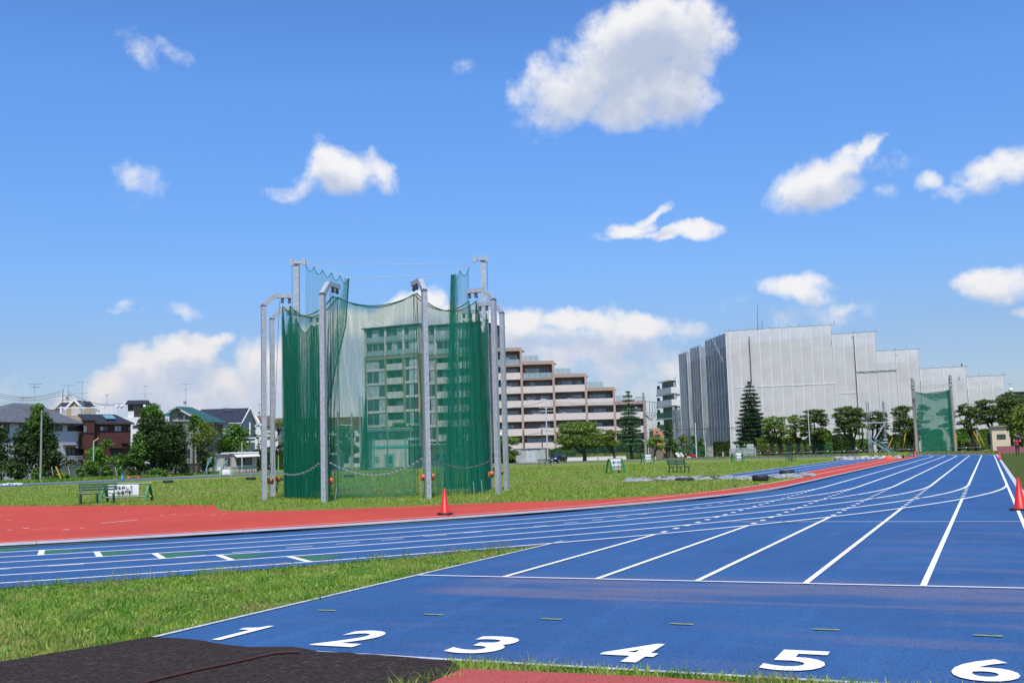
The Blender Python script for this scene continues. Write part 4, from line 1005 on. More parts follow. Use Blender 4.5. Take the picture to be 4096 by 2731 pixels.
# --- tall block behind the cage --------------------------------------------------
def tower(fac, name, label, pillars, npx, ztop_, floors, types, depth, side=None):
    t = thing(name, label, 'apartment building', fac.o, fac.rot)
    X = [fac.S(p, 1600) for p in pillars]
    zt = fac.Z((pillars[0] + pillars[-1]) / 2, ztop_)
    FL = 2.9
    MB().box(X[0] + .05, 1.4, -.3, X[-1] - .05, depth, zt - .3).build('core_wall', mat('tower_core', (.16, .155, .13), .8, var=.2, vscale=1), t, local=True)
    MB().box(X[0] - .5, -.5, zt - .22, X[-1] + .4, depth, zt).build('roof', M_recess, t, local=True)
    zs = zt - .3
    for f in range(floors):
        zf = zs - FL * (f + 1)
        if zf < -2: break
        wall = M_cream if f < 2 else M_cream
        for i in range(len(X) - 1):
            x0, x1 = X[i] + .22, X[i + 1] - .22
            if types[i] == 'g' or (f < 2 and types[i] != 's'):
                MB().box(x0, -.02, zf - .22, x1, .5, zf + .18).build('spandrel', wall, t, local=True)
                window(t, x0, zf + .18, x1, zf + FL - .22, .12, panes=3, curt=.5, frame=M_framew, glass=None, fw=.07)
                if f < 2: MB().box(x0, -.3, zf + .1, x1, -.26, zf + 1.1).build('glass_rail', M_frost, t, local=True)
            elif types[i] == 's':
                MB().box(x0, 0, zf - .22, x1, .6, zf + FL - .22).build('wall', wall, t, local=True)
                window(t, (x0 + x1) / 2 - .5, zf + 1.0, (x0 + x1) / 2 + .5, zf + 1.9, -.03, panes=1, curt=.3)
            else:
                MB().box(x0, -.08, zf - .22, x1, .10, zf + 1.12).build('parapet', wall, t, local=True)
                MB().box(x0, .10, zf - .2, x1, 1.4, zf).build('balcony_slab', wall, t, local=True)
                window(t, x0 + .3, zf + .05, x1 - .3, zf + 2.2, 1.36, panes=3, curt=.35)
    for i, x in enumerate(X):
        MB().box(x - .22, -.12, -.3, x + .22, 1.4, zs - 2 * FL).build('pillar', M_olive, t, local=True)
        MB().box(x - .22, -.10, zs - 2 * FL, x + .22, 1.4, zs).build('pillar', M_cream, t, local=True)
    MB().box(X[0], -.16, zs - 2 * FL - .75, X[-1], .3, zs - 2 * FL - .05).build('band', M_olive, t, local=True)
    return t
fa = Fac(1464, 222, 1680, 216)
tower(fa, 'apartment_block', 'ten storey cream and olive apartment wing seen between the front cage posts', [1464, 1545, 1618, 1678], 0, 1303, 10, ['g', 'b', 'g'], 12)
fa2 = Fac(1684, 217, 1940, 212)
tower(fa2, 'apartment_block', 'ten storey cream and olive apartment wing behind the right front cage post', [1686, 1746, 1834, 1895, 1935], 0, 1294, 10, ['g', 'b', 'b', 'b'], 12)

# --- white balcony block at the left of the wrapped building ---------------------
fw_ = Fac(2696, 290, 2741, 290)
tw = thing('balcony_block', 'white apartment block with projecting balconies beside the wrapped building', 'apartment building', fw_.o, fw_.rot)
M_gsh = mat('green_sheeting', (.03, .09, .06), .7); M_bal = mat('balcony_side', (.46, .49, .52), .8, var=.08, vscale=1)
for f in range(5):
    yt = 1547 + 49 * f; mm = M_bwhite if f < 2 else M_gsh; ms = M_bal if f < 2 else M_gsh
    xb = fw_.S(2714); z1 = fw_.Z(2700, yt); z0 = fw_.Z(2700, yt + 25); zw = fw_.Z(2700, yt - 24)
    MB().box(0, 0, z0, xb, .2, z1).build('parapet', mm, tw, local=True); window(tw, .1, z1 + .03, xb - .1, zw - .1, .1, panes=2, curt=.1); MB().box(xb, -.05, z0 - .2, xb + .95, .25, z1).build('wall', M_bwhite, tw, local=True)
    dx = -2.75 - .12 * f; dy = 9.0
    for nm, hz0, hz1, m_, k in (('parapet', z0 + .1, z1 - .02, ms, 0), ('balcony_slab', z0 - .35, z0 + .05, M_bgrey, .25)):
        MB().add([(0, -k, hz0), (dx - k, dy, hz0), (dx - k, dy + .2, hz0), (.2, .2, hz0), (0, -k, hz1), (dx - k, dy, hz1), (dx - k, dy + .2, hz1), (.2, .2, hz1)], [(0, 1, 5, 4), (4, 5, 6, 7), (0, 3, 2, 1), (1, 2, 6, 5), (2, 3, 7, 6), (3, 0, 4, 7)]).build(nm, m_, tw, local=True)
    MB().add([(0, 0, z0 - .3), (dx, dy, z0 - .3), (xb, dy, z0 - .3), (xb, .2, z0 - .3)], [(0, 1, 2, 3)]).build('balcony_floor', M_bgrey, tw, local=True)
    MB().box(dx + .1, dy - .4, z1, dx + .9, dy - .3, z1 + .9).build('screen', M_frame, tw, local=True)
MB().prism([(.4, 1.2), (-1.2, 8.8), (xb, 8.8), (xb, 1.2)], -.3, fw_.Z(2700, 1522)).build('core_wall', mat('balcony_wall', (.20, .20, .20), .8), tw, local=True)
MB().box(xb + .02, .3, -.3, xb + 1.0, 4, fw_.Z(2700, 1508)).build('wall', M_bwhite, tw, local=True)
MB().slab([(-2.6, 8.0, fw_.Z(2680, 1519)), (xb, 8, fw_.Z(2680, 1519)), (xb, -.2, fw_.Z(2700, 1517)), (-.1, -.2, fw_.Z(2700, 1517))], .28).build('roof', M_bwhite, tw, local=True)

# --- apricot house between ------------------------------------------------------
fo = Fac(2606, 232, 2657, 232)
to = thing('apricot_house', 'small apricot rendered building behind the ribbed utility pole', 'house', fo.o, fo.rot)
M_apr = mat('apricot_render', (.52, .27, .13), .8, var=.1, vscale=1)
za = fo.Z(2630, 1712); xo = fo.S(2641); MB().box(.6, 0, -.3, xo, 7, za).build('wall', M_apr, to, local=True)
MB().box(xo, .3, -.3, fo.S(2657), 6, fo.Z(2650, 1728)).build('wall', M_apr, to, local=True)
window(to, fo.S(2619), fo.Z(2625, 1749), fo.S(2641), fo.Z(2625, 1737), -.04, panes=2, curt=.2)
window(to, fo.S(2624), fo.Z(2625, 1729), fo.S(2634), fo.Z(2625, 1725), -.04, panes=1, curt=0)

# --- wrapped building -------------------------------------------------------------
def sheetmat(name, col, alpha):
    m = bpy.data.materials.new(name); m.use_nodes = True; t = NT(m.node_tree); t.n.clear()
    out = t.add('ShaderNodeOutputMaterial'); b = t.add('ShaderNodeBsdfPrincipled'); c = t.add('ShaderNodeTexCoord').outputs['Object']
    mp = t.add('ShaderNodeMapping'); mp.inputs['Scale'].default_value = (.5, .5, 1.4); t.l.new(c, mp.inputs[0])
    f = t.sstep(t.noise(mp.outputs[0], .55, 4, .6), .3, .7)
    a = t.mix(f, tuple(x * .93 for x in col), col); t.put(b.inputs['Base Color'], a); b.inputs['Roughness'].default_value = .75
    tl = t.add('ShaderNodeBsdfTranslucent'); t.put(tl.inputs[0], a); m1 = t.add('ShaderNodeMixShader'); m1.inputs[0].default_value = .18
    t.l.new(b.outputs[0], m1.inputs[1]); t.l.new(tl.outputs[0], m1.inputs[2])
    tr = t.add('ShaderNodeBsdfTransparent'); m2 = t.add('ShaderNodeMixShader'); m2.inputs[0].default_value = alpha
    t.l.new(tr.outputs[0], m2.inputs[1]); t.l.new(m1.outputs[0], m2.inputs[2]); t.l.new(m2.outputs[0], out.inputs[0])
    return m
M_sheet = sheetmat('mesh_sheeting', (.70, .675, .65), .89)
M_sheet_shade = sheetmat('mesh_sheeting_shaded', (.30, .32, .36), .88)  # darker copy of the sheeting with the shade painted in
M_seam = mat('sheet_seam', (.92, .92, .92), .7); M_seam_shade = mat('sheet_seam_shaded', (.36, .38, .42), .7)  # second seam colour darkened as painted shade too
M_scaf = mat('scaffold_steel', (.20, .21, .22), .6)
wr = thing('wrapped_building', 'large stepped building wrapped in pale grey scaffold sheeting on the right', 'building', P(2926, 222))
def sheetrun(x0, D0, x1, D1, top0, top1, n, m=M_sheet, base=-.2, seam=True, scaffold=True, inner=True, basepx=None):
    f = Fac(x0, D0, x1, D1); z = f.Z((x0 + x1) / 2, (top0 + top1) / 2); w = f.L / n
    for i in range(n):
        nu, nv = 7, 22; V = []
        ph = random.uniform(0, 6)
        for j in range(nv):
            zz = base + (z - base) * j / (nv - 1)
            for q in range(nu):
                u = i * w + w * q / (nu - 1); s = math.sin(math.pi * q / (nu - 1))
                y = -.10 * s * (0.6 + .5 * math.sin(zz * .9 + ph)) - .05 * s * math.sin(zz * 3.1 + ph * 2 + q)
                p = f.w(u, y, zz + (-.08 * s if j == nv - 1 else 0)); V.append(p)
        fastmesh('mesh_sheet', V, [(j * nu + q, j * nu + q + 1, (j + 1) * nu + q + 1, (j + 1) * nu + q) for j in range(nv - 1) for q in range(nu - 1)], m, wr, smooth=True)
        if seam: MB().beam(f.w(i * w, -.06, base), f.w(i * w, -.06, z), .13 if m is M_sheet else .05, .05).build('seam', M_seam if m is M_sheet else M_seam_shade, wr)
    if scaffold:
        mb = MB()
        mb.beam(f.w(-.4, .05, z + .05), f.w(f.L + .5, .05, z + .05), .09).beam(f.w(0, 1.2, z - .9), f.w(f.L, 1.2, z - .9), .06).beam(f.w(0, 1.2, z - 2.6), f.w(f.L, 1.2, z - 2.6), .06)
        for i in range(n + 1):
            mb.beam(f.w(i * w, .05, z - 6), f.w(i * w, .05, z + .5 + .15 * (i % 2)), .07)
            mb.beam(f.w(i * w, 1.2, z - 6), f.w(i * w, 1.2, z - .2), .06)
        for i in range(n): mb.beam(f.w(i * w, 1.2, z - 2.6), f.w((i + 1) * w, 1.2, z - .9), .045).beam(f.w(i * w, 1.2, z - 4.4), f.w((i + 1) * w, 1.2, z - 2.6), .045)
        mb.build('scaffold', M_scaf, wr)
    if inner:
        c = [f.w(0.1, 1.6, 0)[:2], f.w(f.L - .1, 1.6, 0)[:2], f.w(f.L - .1, 9, 0)[:2], f.w(.1, 9, 0)[:2]]
        MB().prism([tuple(q) for q in c], -.3, z - 2.3).build('core_wall', mat('hidden_wall', (.38, .35, .31), .9, var=.3, vscale=.5), wr)
    return f, z
def Dl(x): return 222 - 14 * (x - 2926) / (4034 - 2926)
sheetrun(2926, Dl(2926), 2942, Dl(2942), 1325, 1324, 1)
sheetrun(2942, Dl(2942), 3020, Dl(3020), 1324, 1319, 2)
sheetrun(3020.5, Dl(3020.5), 3354, Dl(3354), 1318, 1298, 8)
sheetrun(3356, Dl(3356), 3444, Dl(3444), 1337, 1331, 2)
sheetrun(3446, Dl(3446) - .6, 3531, Dl(3531) - .6, 1331, 1324, 2)
sheetrun(3533, Dl(3533) - .6, 3606, Dl(3606) - .6, 1404, 1400, 2)
sheetrun(3608, Dl(3608), 3699, Dl(3699), 1399, 1395, 2)
sheetrun(3702, Dl(3702), 3886, Dl(3886), 1475, 1465, 4)
sheetrun(3889, Dl(3889), 4036, Dl(4036), 1508, 1499, 3)
# dark open joints and horizontal lap of the sheets
for x, y0, y1 in ((3021, 1345, 1532), (3447, 1500, 1640)):
    q = P(x, Dl(x) - .25); MB().beam([q[0], q[1], ztop(q, y1)], [q[0], q[1], ztop(q, y0)], .26, .1).build('open_joint', M_frame, wr)
fl = Fac(3446, Dl(3446) - .75, 3612, Dl(3612) - .75); zl = fl.Z(3530, 1482); MB().beam(fl.w(0, 0, zl), fl.w(fl.L, 0, zl), .10).build('scaffold', M_scaf, wr)
for x0, x1, yy in ((2950, 3360, 1540), (3365, 3440, 1570)):
    f = Fac(x0, Dl(x0) - .12, x1, Dl(x1) - .12); z = f.Z((x0 + x1) / 2, yy); MB().beam(f.w(0, 0, z), f.w(f.L, 0, z), .04, .05).build('seam', M_seam, wr)
# left faces going away, shade painted into their colour, with pale returns
sheetrun(2842, 237, 2925, 222.2, 1358, 1326, 7, m=M_sheet_shade)
sheetrun(2780, 256, 2819, 249.5, 1391, 1378, 4, m=M_sheet_shade)
sheetrun(2733, 271, 2766, 264, 1414, 1402, 4, m=M_sheet_shade, scaffold=True)
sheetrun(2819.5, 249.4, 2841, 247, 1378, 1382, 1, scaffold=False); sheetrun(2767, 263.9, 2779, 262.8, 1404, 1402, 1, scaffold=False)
sheetrun(2698, 262, 2731, 257, 1636, 1632, 4, m=M_sheet_shade, scaffold=False, inner=False)
for x, y0, y1, D in ((3031, 1218, 1318, 223), (3049, 1278, 1318, 223), (3336, 1282, 1300, 217)):
    MB().tube(at(x, y1, D), at(x - 1, y0, D), .09, .04, 6).build('lightning_rod', M_scaf, wr)
MB().beam(at(2852, 1356, 235), at(2891, 1448, 228), .5, .06).build('loose_sheet', M_seam, wr)

# --- houses on the left -----------------------------------------------------------
def gable_house(*a): pass
def roofpoly(parent, pts, m, t=.18, name='roof'): return MB().slab(pts, t).build(name, m, parent, local=True)
# grey slate hip roof, white walls
f1 = Fac(-120, 140, 333, 158)
h1 = thing('house', 'white walled house with a grey slate hip roof at the far left', 'house', f1.o, f1.rot)
ze = f1.Z(240, 1691); xl, xr = f1.S(-90), f1.S(331); dpt = 9.0
MB().box(xl + .5, .5, -.3, xr - .35, dpt - .5, ze).build('wall', M_stucco, h1, local=True)
rx0, rz = f1.pix(52, 1611, 4.6); rx1, _ = f1.pix(146, 1608, 4.6)
A = [(xl - .2, -.1, ze), (xr + .15, -.1, ze), (xr + .15, dpt, ze), (xl - .2, dpt, ze)]
rl, rr_ = (rx0, 4.6, rz), (rx1, 4.6, rz)
for pts in ([A[0], A[1], rr_, rl], [A[1], A[2], rr_], [A[2], A[3], rl, rr_], [A[3], A[0], rl]): roofpoly(h1, pts, M_roofg, .14)
MB().box(xl - .2, -.16, ze - .22, xr + .18, -.02, ze - .02).build('gutter', M_brown, h1, local=True)
def wpx(f, parent, x0, y0, x1, y1, y=.45, panes=2, **k):
    a, z1 = f.pix(x0, y0, y); b, z0 = f.pix(x1, y1, y); return window(parent, a, z0, b, z1, y, panes=panes, **k)
wpx(f1, h1, 190, 1696, 249, 1723, panes=3, fw=.12); wpx(f1, h1, 271, 1698, 331, 1724, panes=3, fw=.12, curt=0, glass=M_brown)
wpx(f1, h1, 0, 1692, 36, 1727, panes=2, fw=.12); wpx(f1, h1, 78, 1688, 100, 1712, panes=1)
wpx(f1, h1, 265, 1790, 305, 1820, panes=2, fw=.1, curt=0)
a, z = f1.pix(258, 1785, .2); b, _ = f1.pix(306, 1785, .2); MB().box(a, -.35, z, b, .5, z + .18).build('canopy', M_brown, h1, local=True)
a, z = f1.pix(306, 1794, .2); b, z2 = f1.pix(337, 1830, .2); MB().box(a, -.3, z - .05, b, .5, z + .12).build('canopy', M_brown, h1, local=True); MB().box(a + .1, .3, z2, b - .1, .52, z - .05).build('door', M_frame, h1, local=True)
a, z = f1.pix(308, 1768, .45); MB().box(a - .12, .25, z - .1, a + .12, .5, z + .12).build('vent', M_frame, h1, local=True)
a, z = f1.pix(195, 1842, -.6); b, z2 = f1.pix(330, 1824, -.6); mbr = MB().box(a, -.62, z2, b, -.58, z2 + .06)
for i in range(28): x = a + (b - a) * i / 27; mbr.box(x - .015, -.61, z, x + .015, -.59, z2)
mbr.build('balustrade', M_framew, h1, local=True)
# tan rooftop terrace with white rails, dark roof and gable behind
f2 = Fac(232, 172, 470, 176)
h2 = thing('terrace_house', 'tan tiled rooftop terrace with white railings, between the grey and the maroon houses', 'house', f2.o, f2.rot)
x0, zt0 = f2.pix(240, 1641); x1, _ = f2.pix(468, 1641); zb = 3.0
MB().box(x0, 0, -.3, x1, 8, f2.Z(350, 1661)).build('wall', M_tan, h2, local=True)
for a, b, t in ((266, 283, 1632), (338, 364, 1632)):
    MB().box(f2.S(a), -.02, f2.Z(350, 1662), f2.S(b), .4, f2.Z((a + b) / 2, t)).build('pier', M_tan, h2, local=True)
zr = f2.Z(350, 1628); zr0 = f2.Z(350, 1658)
for a, b in ((240, 266), (283, 338), (364, 466)):
    mbr = MB(); xa, xb = f2.S(a), f2.S(b); mbr.box(xa, 0, zr - .08, xb, .06, zr + .06).box(xa, 0, zr0, xb, .06, zr0 + .1); n = int((xb - xa) / .16)
    for i in range(n + 1): x = xa + (xb - xa) * i / n; mbr.box(x - .022, .01, zr0, x + .022, .05, zr)
    mbr.build('railing', M_white, h2, local=True)
mbr = MB().box(f2.S(240), 7.6, zr + .25, f2.S(466), 7.7, zr + .36)
for i in range(40): x = f2.S(250) + (f2.S(466) - f2.S(250)) * i / 39; mbr.box(x - .02, 7.62, zr0, x + .02, 7.66, zr + .3)
mbr.build('railing', M_white, h2, local=True)
MB().box(x0, -.1, zr0 - .5, x0 + .25, 0.3, zr + .15).build('corner_post', M_white, h2, local=True)
f2b = Fac(215, 184, 325, 184)
h2b = thing('gabled_house', 'dark roofed gable with white bargeboard rising behind the white railings', 'house', f2b.o, f2b.rot)
pk = f2b.pix(297, 1601); l_ = f2b.pix(264, 1632); r_ = f2b.pix(330, 1632)
MB().yprism([(l_[0], 3), (r_[0], 3), (r_[0], r_[1]), pk, l_], 0.2, 6).build('wall', M_tan, h2b, local=True)
mb = MB(); mb.beam((l_[0] - .2, 0, l_[1] - .2), (pk[0], 0, pk[1] + .12), .30).beam((pk[0], 0, pk[1] + .12), (r_[0] + .2, 0, r_[1] - .2), .30); mb.build('bargeboard', M_white, h2b, local=True)
lp, lz = f2b.pix(240, 1612)
roofpoly(h2b, [(l_[0] - .3, -.1, l_[1] - .25), (pk[0], -.1, pk[1] + .1), (pk[0], 7, pk[1] + .1), (l_[0] - .3, 7, l_[1] - .25)], M_roofd)
roofpoly(h2b, [(pk[0], -.1, pk[1] + .1), (r_[0] + .3, -.1, r_[1] - .25), (r_[0] + .3, 7, r_[1] - .25), (pk[0], 7, pk[1] + .1)], M_roofd)
a0 = f2b.pix(215, 1640, .5); a1 = f2b.pix(245, 1610, 3); a2 = f2b.pix(285, 1609, 3); MB().add([(a0[0], .5, a0[1]), (l_[0] + 1, .5, a0[1]), (a2[0], 3, a2[1]), (a1[0], 3, a1[1])], [(0, 1, 2, 3)]).build('roof', M_roofd, h2b, local=True)
# maroon house
f3 = Fac(333, 158, 530, 163)
h3 = thing('house', 'maroon clad two storey house with a dark slate roof', 'house', f3.o, f3.rot)
xr3 = f3.S(527); ze = f3.Z(440, 1694)
MB().box(.1, .4, -.3, xr3, 8, ze).build('wall', M_maroon, h3, local=True)
MB().box(-.1, -.5, -.3 + 0, f3.S(372), .45, f3.Z(350, 1683)).build('bay', M_maroon, h3, local=True)
MB().box(-.3, -.62, f3.Z(350, 1683), f3.S(380), .6, f3.Z(350, 1679)).build('eave', M_brown, h3, local=True)
rp = [(f3.S(355), -.1, f3.Z(355, 1676)), (xr3 + .3, -.1, ze + .1), (f3.pix(473, 1667, 3.5)[0], 3.5, f3.pix(473, 1667, 3.5)[1]), (f3.pix(345, 1669, 3.5)[0], 3.5, f3.pix(345, 1669, 3.5)[1])]
roofpoly(h3, [(f3.S(345), -.1, ze + .1), (xr3 + .3, -.1, ze + .1), (xr3 - 1.2, 3.6, ze + 1.6), (f3.S(345), 3.6, ze + 1.6)], M_roofd)
MB().box(f3.S(345), -.18, ze - .12, xr3 + .35, -.04, ze + .08).build('gutter', M_brown, h3, local=True)
sk = f3.S(437); MB().obox((f3.S(452), 1.5, ze + 1.05), (.75, 0, 0), (0, .75, .3), (0, -.03, .07)).build('skylight', mat('skylight_glass', (.16, .30, .36), .15), h3, local=True)
for (x0, y0, x1, y1, n) in ((333, 1698, 348, 1730, 2), (398, 1703, 432, 1724, 2), (456, 1700, 487, 1726, 2), (512, 1706, 522, 1722, 1)): wpx(f3, h3, x0, y0, x1, y1, y=(-.53 if x0 < 350 else .37), panes=n, curt=.6, fw=.1)
MB().box(f3.S(333), -.6, f3.Z(350, 1732), f3.S(372), -.5, f3.Z(350, 1728)).build('balcony_rail', M_frame, h3, local=True)
MB().box(f3.S(440), -.6, f3.Z(470, 1792), f3.S(500), .4, f3.Z(470, 1789)).box(f3.S(488), -.6, f3.Z(510, 1773), f3.S(527), .4, f3.Z(510, 1770)).build('canopy', M_brown, h3, local=True)
MB().box(f3.S(448), .3, .2, f3.S(492), .41, f3.Z(470, 1793)).build('door', M_frame, h3, local=True)
# white building with dark penthouse
f4 = Fac(465, 215, 640, 217)
h4 = thing('rooftop_house', 'white flat roofed house with a dark penthouse and round white dishes on the roof', 'house', f4.o, f4.rot)
MB().box(f4.S(478), 0, -.3, f4.S(600), 9, f4.Z(530, 1668)).build('wall', M_bwhite, h4, local=True)
MB().box(f4.S(510), .3, f4.Z(530, 1669), f4.S(534), 1.5, f4.Z(520, 1644)).build('stair_wall', M_bwhite, h4, local=True)
zph = f4.Z(545, 1616, 2); MB().box(f4.S(506), 2, f4.Z(530, 1668), f4.S(585), 7, zph).build('penthouse_wall', mat('penthouse_wall', (.06, .045, .03), .8), h4, local=True)
roofpoly(h4, [(f4.S(497), 1.2, zph + .1), (f4.S(584), 1.2, zph + .1), (f4.S(584), 4.4, zph + .95), (f4.S(500), 4.4, zph + .95)], M_roofd, .25)
roofpoly(h4, [(f4.S(584), 1.2, zph + .1), (f4.S(598), 6, zph - .1), (f4.S(584), 4.4, zph + .95)], M_roofd, .2)
MB().box(f4.S(500), 1.5, zph - .5, f4.S(575), 2, zph - .42).build('canopy', M_roofg, h4, local=True)
wpx(f4, h4, 530, 1620, 562, 1648, y=1.95, panes=2, curt=0); wpx(f4, h4, 531, 1700, 560, 1712, y=-.03, panes=2)
MB().box(f4.S(590), 1, f4.Z(600, 1668), f4.S(642), 1.05, f4.Z(600, 1617)).build('net_screen', glassmat('grey_screen', (.3, .3, .3), .45, .6), h4, local=True)
mbr = MB()
for i in range(8):
    x = f4.S(534) + i * (f4.S(578) - f4.S(534)) / 8; w_ = (f4.S(578) - f4.S(534)) / 8; z0_, z1_ = f4.Z(550, 1667), f4.Z(550, 1639); mbr.beam((x, .5, z0_), (x + w_, .5, z1_), .07).beam((x + w_, .5, z0_), (x, .5, z1_), .07)
mbr.box(f4.S(534), .45, z1_, f4.S(578), .52, z1_ + .08); mbr.build('lattice_rail', M_frame, h4, local=True)
# green roofed house: gable to the left, long slope to the right
f5 = Fac(650, 186, 912, 192)
h5 = thing('house', 'pale grey house with a sea green gabled roof', 'house', f5.o, f5.rot)
M_gw = mat('grey_green_wall', (.22, .24, .22), .85, var=.08, vscale=1.5)
pk = f5.pix(706, 1625, 0); le = f5.pix(676, 1643, 0); g_r = f5.pix(762, 1658, 0); zE = f5.Z(870, 1688); xE = f5.S(912)
M5 = f5.S(692)
eS = f5.pix(818, 1689, -.2); eE = f5.pix(912, 1689, 6); rE = f5.pix(766, 1628, 4.2); zE = eS[1]
MB().add([(f5.S(680), .5, -.3), (eS[0] - .3, .5, -.3), (eS[0] - .3, .5, zE), (pk[0], .5, pk[1] - .3), (f5.S(680), .5, le[1] - .3)], [(0, 1, 2, 3, 4)]).build('gable_wall', M_gw, h5, local=True)
MB().prism([(eS[0] - .3, .5), (eE[0] - .9, 6), (eE[0] - 6, 10), (f5.S(680), 6)], -.3, zE - .05).build('wall', M_gw, h5, local=True)
rz = pk[1]
roofpoly(h5, [(pk[0], -.3, rz), (eS[0], -.3, zE), (eE[0], 6, eE[1]), (rE[0], 4.2, rE[1])], M_roofgr, .14)
g_r = (eS[0], zE)
roofpoly(h5, [(le[0] - .2, -.3, le[1]), (pk[0], -.3, rz), (rE[0], 4.2, rE[1]), (le[0] + 1.8, 4.2, le[1] + .2)], M_roofgr, .16)
lo = f5.pix(650, 1659, -.3); lr = f5.pix(702, 1649, -.3); l2 = f5.pix(668, 1650, 2.6)
roofpoly(h5, [(lo[0], -.5, lo[1]), (f5.S(682), -.5, f5.Z(682, 1664)), (lr[0], 1.5, lr[1] + .1), (l2[0], 2.2, l2[1])], M_roofgr, .14)
mb = MB().beam((le[0] - .25, -.3, le[1] - .18), (pk[0], -.3, rz - .16), .30, .08).beam((pk[0], -.3, rz - .16), (g_r[0] + .25, -.3, g_r[1] - .16), .30, .08); mb.build('bargeboard', M_fascia, h5, local=True)
MB().beam((eS[0], -.3, zE - .12), (eE[0], 6, eE[1] - .12), .16).build('gutter', M_brown, h5, local=True)
MB().box(f5.S(690), .2, f5.Z(720, 1683), f5.S(765), .55, f5.Z(720, 1680)).build('band', M_fascia, h5, local=True)
for (x0, y0, x1, y1, n) in ((714, 1656, 746, 1681, 2), (724, 1796, 760, 1830, 3)): wpx(f5, h5, x0, y0, x1, y1, panes=n, curt=.3, fw=.12)
f5b = Fac(817, 187.3, 900, 194.5)
def onside(x0, y0, x1, y1, n):
    a, z1 = f5b.pix(x0, y0, -.05); b, z0 = f5b.pix(x1, y1, -.05)
    w = MB(); fr = [(a, z0, a + .12, z1), (b - .12, z0, b, z1), (a, z0, b, z0 + .12), (a, z1 - .12, b, z1)]
    for q in fr: w.beam(f5b.w(q[0], -.08, (q[1] + q[3]) / 2), f5b.w(q[2], -.08, (q[1] + q[3]) / 2), .06, q[3] - q[1])
    w = w.build('window', M_frame, h5); MB().add([f5b.w(a, -.06, z0), f5b.w(b, -.06, z0), f5b.w(b, -.06, z1), f5b.w(a, -.06, z1)], [(0, 1, 2, 3)]).build('pane', M_glassd, w)
    w.matrix_parent_inverse = Matrix.Rotation(-f5.rot, 4, 'Z')
    for c in w.children: pass
for q in ((868, 1695, 889, 1731, 2), (826, 1696, 850, 1730, 2), (832, 1772, 848, 1805, 1), (864, 1783, 878, 1802, 1)): onside(*q)
# navy roof house, gable end to the right
f6 = Fac(800, 205, 1028, 211)
h6 = thing('house', 'grey clapboard house with a plain navy roof and white trim', 'house', f6.o, f6.rot)
M_clap = mat('clapboard', (.33, .36, .39), .8, bands=(2, .22, .14, .5))
rA = f6.pix(806, 1636.5, 4.5); rB = f6.pix(997, 1631, 4.5); eB = f6.pix(966, 1689, 0); eA = f6.pix(842, 1690, 0); gR = f6.pix(1026, 1692, 7)
MB().box(f6.S(830), .4, -.3, eB[0] - .1, 8, eB[1] - .1).build('wall', mat('pale_blue_wall', (.42, .44, .48), .8), h6, local=True)
gx = eB[0]; 
V = [(gx, .3, -.3), (gR[0], 8, -.3), (gR[0], 8, gR[1]), (rB[0], 4.5, rB[1] - .2), (gx, .3, eB[1])]
MB().add(V, [(0, 1, 2, 3, 4)]).build('gable_wall', M_clap, h6, local=True)
roofpoly(h6, [(f6.S(806) - 3, 0, eA[1]), (gx, 0, eB[1]), (rB[0], 4.5, rB[1]), (rA[0], 4.5, rA[1])], M_roofn, .12)
roofpoly(h6, [(rB[0], 4.5, rB[1]), (gR[0] + .3, 8.2, gR[1] - .1), (gR[0] - 8, 8.6, gR[1] - .1), (rA[0], 4.5, rA[1])], M_roofn, .12)
MB().beam((rB[0] + .05, 4.4, rB[1] - .05), (gR[0] + .35, 8.2, gR[1] - .15), .3, .12).beam((rB[0] + .02, 4.4, rB[1] - .15), (gx + .05, 0, eB[1] - .1), .22, .1).beam((eA[0], -.05, eA[1] - .12), (gx, -.05, eB[1] - .14), .16).build('trim', M_white, h6, local=True)
MB().obox((f6.pix(907, 1639, 3.9)[0], 3.6, f6.pix(907, 1639, 3.9)[1] - .05), (.75, 0, 0), (0, .4, .35), (0, -.04, .05)).build('skylight', M_glassd, h6, local=True)
for (x0, y0, x1, y1) in ((905, 1700, 915, 1722),): wpx(f6, h6, x0, y0, x1, y1, y=.35, panes=1, frame=M_white)
for i, x in enumerate((993, 1000, 1006)): q = f6.pix(x, 1712, 5); MB().box(q[0] - .13, 4.0 + i * .9, q[1] - 1.2, q[0] + .10, 4.1 + i * .9, q[1] + 1.2).build('shutter', M_white, h6, local=True)
MB().box(f6.S(990), 2, f6.Z(1000, 1768), f6.S(1040), 3, f6.Z(1000, 1762)).box(f6.S(990), 2, f6.Z(1000, 1752), f6.S(1040), 3, f6.Z(1000, 1748)).build('balcony_rail', M_white, h6, local=True)
# brown roofed house just left of the cage posts
f7 = Fac(1012, 225, 1140, 225)
h7 = thing('house', 'brown tiled roof with white trim just left of the cage posts', 'house', f7.o, f7.rot)
a = f7.pix(1016, 1667, 2); b = f7.pix(1085, 1672, 2); c = f7.pix(1046, 1704, 0); d = f7.pix(1110, 1700, 0)
M_rb = mat('roof_brown', (.13, .075, .05), .8, var=.2, vscale=1.2)
roofpoly(h7, [(c[0], 0, c[1]), (d[0], 0, d[1]), (b[0], 4, b[1] + .6), (a[0], 4, a[1] + .3)], M_rb)
MB().beam((a[0] - .2, 3.9, a[1] + .25), (c[0], -.1, c[1] - .1), .3).build('trim', M_white, h7, local=True); MB().box(f7.S(1014), .5, -.3, f7.S(1110), 6, c[1]).build('wall', M_bwhite, h7, local=True)
f7b = Fac(1085, 232, 1150, 232); h7b = thing('house', 'low dark roofed house seen between the left cage posts', 'house', f7b.o, f7b.rot)
